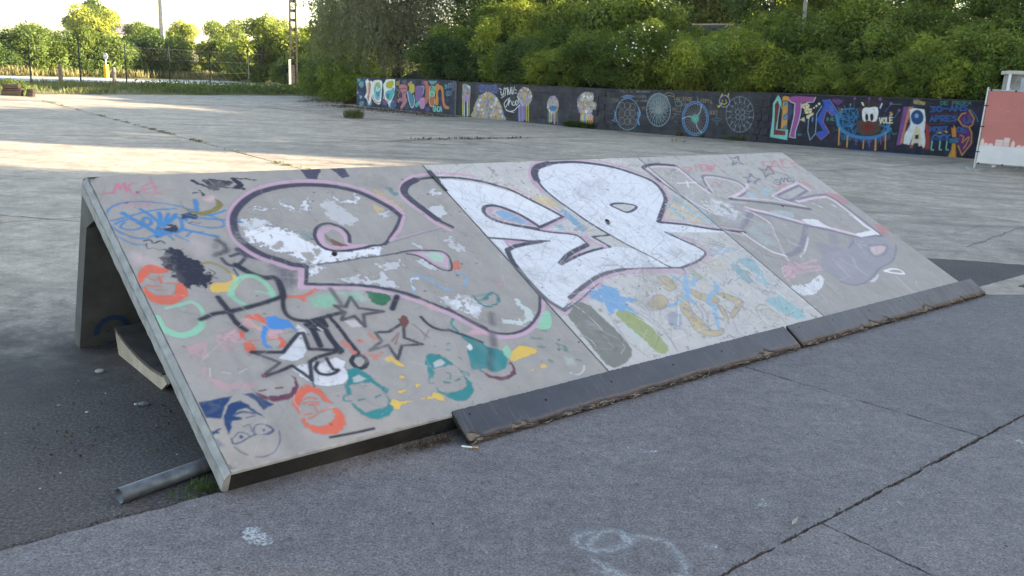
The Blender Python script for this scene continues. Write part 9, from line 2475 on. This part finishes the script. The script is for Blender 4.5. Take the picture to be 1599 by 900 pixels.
blades('grass_tuft', 'small green weed tuft by the steel tube at the ramp corner', [(*xy(-0.02, 0.20), ZA, 0.05, 1), (*xy(0.02, 0.15), ZA, 0.04, 0.7), (*xy(-0.09, 0.16), ZA, 0.06, 0.5)], 6, 0.036, 0.004, 90, M['dark'], 'grass', lean=0.9)
blades('grass_verge', 'rough grass and weeds between the yard and the fence', [(*ev(r.uniform(-14, 34), 1.1 + 8.5 * r.random())[:2], -0.06, 0.55, r.uniform(0.4, 1)) for i in range(520)], 7, 0.27, 0.03, 80, M['grass'], 'grass', lean=0.4)
blades('dry_grass', 'tall dry grass beyond the road', [(*ev(r.uniform(-10, 44), r.uniform(20.5, 27))[:2], -0.07, 0.8, r.uniform(0.5, 1)) for i in range(330)], 8, 0.55, 0.05, 60, M['straw'], 'grass', lean=0.3)
scatter('white_flowers', lambda q: (*ev(9 + 6 * q.random() + 2 * q.normal(), 2.0 + 2.5 * q.random())[:2], 0.12 + 0.25 * q.random()), 170, 0.055, M['flower'], 'small white flowers in the verge weeds left of the lattice post', 9, cat='flowers')
rw = np.random.default_rng(12)
PW = np.array([[*ev(8 + 9 * rw.random(), 1.4 + 3.2 * rw.random())[:2], 0.02 + 0.38 * rw.random()] for _ in range(3500)])
tag(link('bramble_patch', quads('bramble_patch', leaf_quads(PW, rand_dirs(len(PW), rw), rw, 0.11, 0.08)), M['hedge']), 'low bramble patch in the verge left of the lattice post', 'bramble', kind='stuff')
def litter_pt(q):
    t = q.random(); s_ = abs(q.normal()) * 0.7; return (-6.9 + 4.9 * t - 0.66 * s_, 33.7 - 3.9 * t - 0.75 * s_, ZY + 0.012)
scatter('leaf_litter', litter_pt, 3600, 0.055, M['dead'], 'brown fallen leaves in front of the pastel letters', 13, cat='leaves')
scatter('leaf_litter', lambda q: (-9.0 + 2.6 * q.random(), 34.6 + 3.6 * q.random(), ZY + 0.012), 1800, 0.06, M['dead'], 'brown fallen leaves at the yard corner left of the wall', 14, cat='leaves')
scatter('leaf_litter', lambda q: (*xy(9.6 + 3.4 * q.random() , 13.75 + 0.10 * q.normal()), ZY + 0.01), 500, 0.05, M['dead'], 'thin line of dry leaves in the joint before the mandalas', 15, cat='leaves')

# ================================================================== FAR THINGS
# hoarding with the printed banner
hd = empty('site_hoarding', (10.12, 19.13, ZY), math.atan2(-0.33, 0.94)); tag(hd, 'site fence panel with a faded red banner showing a white skyline', 'hoarding')
HL, HT_ = 3.45, 1.74
fr = MB()
for x in (0.0, HL): fr.tube((x, 0, 0.05), (x, 0, HT_ + 0.06), 0.021, None, 10)
for z in (0.16, HT_): fr.tube((0, 0, z), (HL, 0, z), 0.016, None, 8)
tf_ = fr.build('tube_frame', M['zinc'], hd)
MB().tube((0.42, 0.03, 0.1), (0.42, 0.03, HT_ + 0.07), 0.016, None, 8).build('brace_post', M['zinc'], hd)
cb_ = Canvas(HL, HT_, 0.008, 0.0, 90)
cb_.op('f', 'c97b76', 1, 8, 0, 0, 0, 0, 0, [0, 0, 3450, 0, 3450, 1800, 0, 1800])
for i in range(14):
    x = 120 + i * 250; cb_.op('s', 'cf8683', 0.3, 30, 6, 0.2, 0, 14, 0, [x, 700, x + 40, 1700])
cb_.op('s', 'cf8a88', 0.35, 40, 10, 0.1, 1, 30, 0, [0, 1080, 600, 1120, 1400, 1060, 3400, 1140]); cb_.op('s', 'dca3a0', 0.6, 12, 4, 0.1, 0, 14, 0, [400, 1290, 480, 1320])
WHB = 'dedfe6'
cb_.op('f', WHB, 1, 8, 0, 0, 0, 0, 0, [0, 0, 3450, 0, 3450, 560, 0, 560])
rh = random.Random(2); x = 30
while x < 3400:
    w_, h_, k_ = rh.choice([(70, 150, 'g'), (80, 60, 'g'), (90, 55, 'g'), (110, 190, 'f'), (150, 140, 'f'), (90, 120, 'g'), (100, 50, 'g'), (80, 100, 'f')])
    p = [x, 550, x + w_, 550, x + w_, 560 + h_ * (0.6 if k_ == 'g' else 1)] + ([x + w_ // 2, 560 + h_] if k_ == 'g' else []) + [x, 560 + h_ * (0.6 if k_ == 'g' else 1)]
    cb_.op('f', 'e3cfcf', 1, 8, 0, 0, 0, 0, 0, [int(v) for v in p])
    if k_ == 'f':
        for q in range(2): cb_.op('s', 'c98a88', 0.7, 8, 0, 0, 0, 8, 0, [x + 12, int(585 + q * 50), x + w_ - 12, int(585 + q * 50)])
    x += w_ + rh.choice([2, 10, 40])
nu, nv = 320, 170; X, Y = np.meshgrid(np.linspace(0.02, HL - 0.02, nu), np.linspace(0.17, HT_ - 0.01, nv))
Pb = np.stack([X, -0.024 - 0.010 * smooth_noise(nv, nu, 28, 4) - 0.006 * np.sin(X * 5 + Y * 2), Y], -1)
def mat_banner():
    m = Mat('printed_mesh', 0.75, 0.2); at = m.n('ShaderNodeVertexColor', layer_name='paint'); c = m.mix(0.3, at.outputs['Color'], m.ramp(m.noise(4, 5), [(0.3, (0.8, 0.8, 0.8)), (0.7, (1.15, 1.15, 1.15))]), 'MULTIPLY'); return m.set(c)
M['banner'] = mat_banner()
link('banner', grid_mesh('banner', Pb, cb_.sample(X, Y)), M['banner'], hd)
for i in range(8):
    MB().box(0.05 + i * 0.47, 0.075 + i * 0.47, -0.05, 0.02, HT_ - 0.02, HT_ + 0.02).build('cable_tie', M['black'], tf_); MB().box(0.05 + i * 0.47, 0.075 + i * 0.47, -0.05, 0.02, 0.145, 0.18).build('cable_tie', M['black'], tf_)
for z in (0.4, 0.95, 1.4): MB().box(-0.03, 0.05, -0.045, 0.025, z, z + 0.02).build('cable_tie', M['black'], tf_)
for k_, x in enumerate((-0.1, 3.2)):
    fb = empty('fence_foot', hd.matrix_world @ Vector((0, 0, 0)), 0); fb.location = Vector((10.12, 19.13, ZY)) + Vector((0.9435, -0.3312, 0)) * (x + 0.1); fb.rotation_euler = (0, 0, math.atan2(-0.33, 0.94)); tag(fb, ('grey concrete foot under the left post of the banner fence', 'grey concrete foot under the right post of the banner fence')[k_], 'fence foot')
    MB().prism([(-0.13, -0.36, 0), (0.13, -0.36, 0), (0.13, -0.36, 0.045), (0.10, -0.36, 0.05), (-0.10, -0.36, 0.05), (-0.13, -0.36, 0.045)], (0, 0.72, 0)).build('block', M['concrete'], fb)
    for s_ in (-0.2, 0.2): MB().tube((0, s_, 0.049), (0, s_, 0.052), 0.03, None, 10).build('socket', M['black'], fb)
# weathered cabinet behind the banner
cbn = empty('weathered_cabinet', (11.15, 20.2, ZY), math.atan2(-0.33, 0.94)); tag(cbn, 'weathered white cabinet standing behind the red banner', 'cabinet')
MB().box(0, 1.9, 0.0, 0.9, 0.1, 2.12).build('body', M['grime'], cbn); MB().box(-0.06, 1.96, -0.05, 0.95, 2.12, 2.2).build('lid', M['rust'], cbn); MB().box(0.22, 1.85, -0.02, -0.002, 0.3, 2.05).build('door', M['greypanel'], cbn); MB().box(-0.05, 0.0, -0.05, 0.0, 0.0, 2.12).build('corner_post', M['whitepaint'], cbn)
MB().box(0.0, 1.9, 0.0, 0.9, 0.0, 0.1).build('plinth', M['concrete'], cbn)
bp = mesh('paint_spill', [(8.9, 23.45, ZY + 0.004), (10.6, 22.75, ZY + 0.004), (10.75, 22.95, ZY + 0.004), (9.9, 23.4, ZY + 0.004), (9.0, 23.75, ZY + 0.004)], [(0, 1, 2, 3, 4)], M['bluepaint'], yard)

# fence beyond the verge
FENCE_S = [-5.0, -2.4, 0.2, 2.8, 5.36, 7.27, 9.68, 12.12, 14.64, 17.2, 19.85, 22.6, 25.5, 28.2, 30.9]
fe = empty('wire_fence', ev(0, 11.7, -0.06), math.atan2(ED.y, ED.x)); tag(fe, 'green wire mesh fence along the road', 'fence')
for s_ in FENCE_S:
    MB().tube((s_, 0, -0.05), (s_, 0, 2.0), 0.036, None, 8).build('post', M['greenpost'], fe)
wm_ = MB()
for z in (0.1, 0.7, 1.3, 1.85): wm_.tube((-12, 0, z), (31.3, 0, z), 0.003, None, 4, False)
for i in range(215):
    s_ = -12 + i * 0.2
    wm_.tube((s_, 0.002, 0.05), (s_ + 1.8, 0.002, 1.85), 0.0018, None, 3, False); wm_.tube((s_ + 1.8, -0.002, 0.05), (s_, -0.002, 1.85), 0.0018, None, 3, False)
tag(wm_.build('wire_mesh', M['greenpost'], fe), kind='stuff')
for (x, y, h_, lab) in ((-23.3, 44.0, 0.84, 'short weathered wooden post left of the yellow marker'), (-22.4, 47.9, 0.75, 'short weathered wooden post right of the yellow marker')):
    wp = empty('wooden_post', (x, y, -0.05), 0.3); tag(wp, lab, 'post'); MB().tube((0, 0, 0), (0.01, 0, h_ * 0.92), 0.10, 0.095, 10).build('shaft', M['postwood'], wp); MB().tube((0.01, 0, h_ * 0.92), (0.01, 0, h_), 0.095, 0.05, 10).build('pointed_top', M['postwood'], wp)
ym = empty('marker_post', (-25.1, 52.7, -0.05), -0.4); tag(ym, 'bright yellow marker post with a round grey sign beyond the road', 'marker post')
MB().prism([(-0.11, -0.10, 0), (0.11, -0.10, 0), (0.11, 0.10, 0), (-0.11, 0.10, 0)], (0, 0, 0.80)).build('body', M['yellow'], ym); MB().tube((0, 0, 0.8), (0, 0, 1.12), 0.035, None, 8).build('stem', M['zinc'], ym)
mb = MB(); mb.tube((0, -0.02, 1.28), (0, 0.02, 1.28), 0.19, None, 20); sd_ = mb.build('sign_disc', M['signgrey'], ym); MB().box(-0.08, 0.08, -0.026, -0.021, 1.24, 1.36).build('sign_mark', M['whitepaint'], sd_)
# concrete pole with a white box
cp_ = empty('concrete_pole', (-26.97, 65.8, -0.08)); cp_.scale = (0.62, 0.62, 1.0); tag(cp_, 'tall pale concrete pole with a white box at its foot', 'pole')
MB().prism([(-0.27, -0.2, 1.9), (0.27, -0.2, 1.9), (0.27, 0.2, 1.9), (-0.27, 0.2, 1.9)], (0, 0, 0.01)).build('collar', M['pole'], cp_)
mb = MB(); mb.add([(-0.26, -0.18, 1.9), (0.26, -0.18, 1.9), (0.26, 0.18, 1.9), (-0.26, 0.18, 1.9), (-0.14, -0.1, 11), (0.14, -0.1, 11), (0.14, 0.1, 11), (-0.14, 0.1, 11)], [(0, 1, 5, 4), (1, 2, 6, 5), (2, 3, 7, 6), (3, 0, 4, 7), (4, 5, 6, 7)]); mb.build('shaft', M['pole'], cp_)
MB().prism([(-0.06, -0.22, 0), (0.36, -0.22, 0), (0.36, 0.22, 0), (-0.06, 0.22, 0)], (0, 0, 1.9)).build('painted_foot', M['whitepaint'], cp_); MB().box(-0.5, -0.04, -0.42, -0.1, 1.0, 1.75).build('meter_box', M['whitepaint'], cp_); MB().tube((0.28, -0.2, 0.35), (0.75, -0.35, 0.05), 0.06, None, 8).build('cable_duct', M['whitepaint'], cp_)
MB().tube((-0.2, -0.25, 1.9), (-0.13, -0.15, 10.8), 0.045, None, 6).build('cable', M['lattice'], cp_)
# lattice concrete post
lp = empty('lattice_post', (-12.9, 49.3, -0.08), 0.35); lp.scale = (0.66, 0.8, 1.0); tag(lp, 'tall concrete lattice post with open ladder holes beside the willow', 'post')
for s_ in (-1, 1):
    mb = MB(); b0, b1 = 0.30 * s_, 0.14 * s_; w0, w1 = 0.075, 0.05
    mb.add([(b0 - w0, -0.13, 0), (b0 + w0, -0.13, 0), (b0 + w0, 0.13, 0), (b0 - w0, 0.13, 0), (b1 - w1, -0.08, 10), (b1 + w1, -0.08, 10), (b1 + w1, 0.08, 10), (b1 - w1, 0.08, 10)], [(0, 1, 5, 4), (1, 2, 6, 5), (2, 3, 7, 6), (3, 0, 4, 7), (4, 5, 6, 7)]); mb.build('leg', M['lattice'], lp)
for i in range(17):
    z = 1.2 + i * 0.5; hw = 0.30 - 0.016 * z; MB().box(-hw + 0.03, hw - 0.03, -0.09 + 0.004 * z, 0.09 - 0.004 * z, z, z + 0.16).build('rung', M['lattice'], lp)
MB().box(-0.24, 0.24, -0.10, 0.10, 0, 1.2).build('foot_web', M['lattice'], lp); MB().box(-0.385, -0.235, -0.142, -0.132, 0.3, 1.7).build('white_band', M['whitepaint'], lp)
# stack of old timbers
ts = Vector((-16.75, 29.05, ZY)); rt_ = random.Random(4)
for i, (dx, dy, z, L_, nm) in enumerate(((-0.30, 0.0, 0.0, 0.62, 'lowest long timber of the old timber pile at the left yard edge'), (-0.28, 0.03, 0.13, 0.60, 'middle timber of the old timber pile at the left yard edge'), (-0.30, 0.01, 0.26, 0.50, 'top timber of the old timber pile at the left yard edge'), (0.30, -0.02, 0.0, 0.24, 'short lower timber block at the right end of the timber pile'), (0.32, 0.0, 0.13, 0.22, 'short upper timber block at the right end of the timber pile'))):
    e_ = empty('old_timber', ts + Vector((dx * 0.92, dy + 0.2 * dx, z)), 0.25 + rt_.uniform(-0.08, 0.08)); tag(e_, nm, 'timber')
    mb = MB(); mb.prism([(-L_ / 2, -0.12, 0.002), (L_ / 2, -0.12, 0.0), (L_ / 2 - 0.02, -0.10, 0.125), (-L_ / 2 + 0.03, -0.11, 0.128)], (0, 0.24, 0)); mb.build('beam', M['timber'], e_)
    MB().box(-L_ / 2 + 0.05, L_ / 2 - 0.05, -0.124, -0.118, 0.05, 0.075).build('split', M['black'], e_)
plant('weed_bush', 'green weedy bush growing behind the old timber pile', 'bush', (-17.2, 29.6, -0.15), HM[2], PB[2][1], M['hedge'], M['bark'], 0.42, 1.0)
# far white house and the hut in the trees
hs = empty('white_house', (-58.5, 124, 1.3), 0.3); tag(hs, 'small white house far off among the pale trees', 'house')
MB().box(-3, 3, -2.2, 2.2, 0, 2.6).build('wall', M['cladding'], hs); MB().prism([(-3.2, -2.5, 2.6), (-3.2, 2.5, 2.6), (-3.2, 0, 4.0)], (6.4, 0, 0)).build('roof', M['slate'], hs)
for x in (-1.8, 0.2, 1.8): MB().box(x, x + 0.8, -2.23, -2.2, 0.9, 1.9).build('window', M['glass'], hs)
ht = empty('grey_hut', (5.6, 43.6, 2.6), -0.2); tag(ht, 'grey hut with a vent stack showing above the thicket', 'hut')
MB().box(-1.6, 1.6, 0, 2.5, 0, 2.15).build('wall', M['greypanel'], ht); MB().box(-1.75, 1.75, -0.15, 2.65, 2.15, 2.28).build('roof', M['concrete'], ht); MB().box(-0.55, 0.25, -0.02, -0.002, 1.25, 1.9).build('window', M['glass'], ht); MB().tube((0.55, 1, 2.28), (0.55, 1, 2.75), 0.16, None, 12).tube((0.55, 1, 2.75), (0.55, 1, 2.9), 0.2, None, 12).build('vent_stack', M['zinc'], ht)
# the evening air
hz = MB().box(-1600, 1600, -400, 1600, -1.1, 15.5).build('haze', None); hz.display_type = 'WIRE'
hm = bpy.data.materials.new('evening_air'); hm.use_nodes = True; hm.node_tree.nodes.clear()
ho = hm.node_tree.nodes.new('ShaderNodeOutputMaterial'); hv = hm.node_tree.nodes.new('ShaderNodeVolumePrincipled'); hv.inputs['Color'].default_value = (0.93, 0.94, 0.96, 1); hv.inputs['Density'].default_value = 0.00025; hv.inputs['Anisotropy'].default_value = 0.3
hm.node_tree.links.new(hv.outputs[0], ho.inputs['Volume']); hz.data.materials.append(hm); tag(hz, 'thin evening haze filling the air over the whole yard', 'haze', kind='stuff')
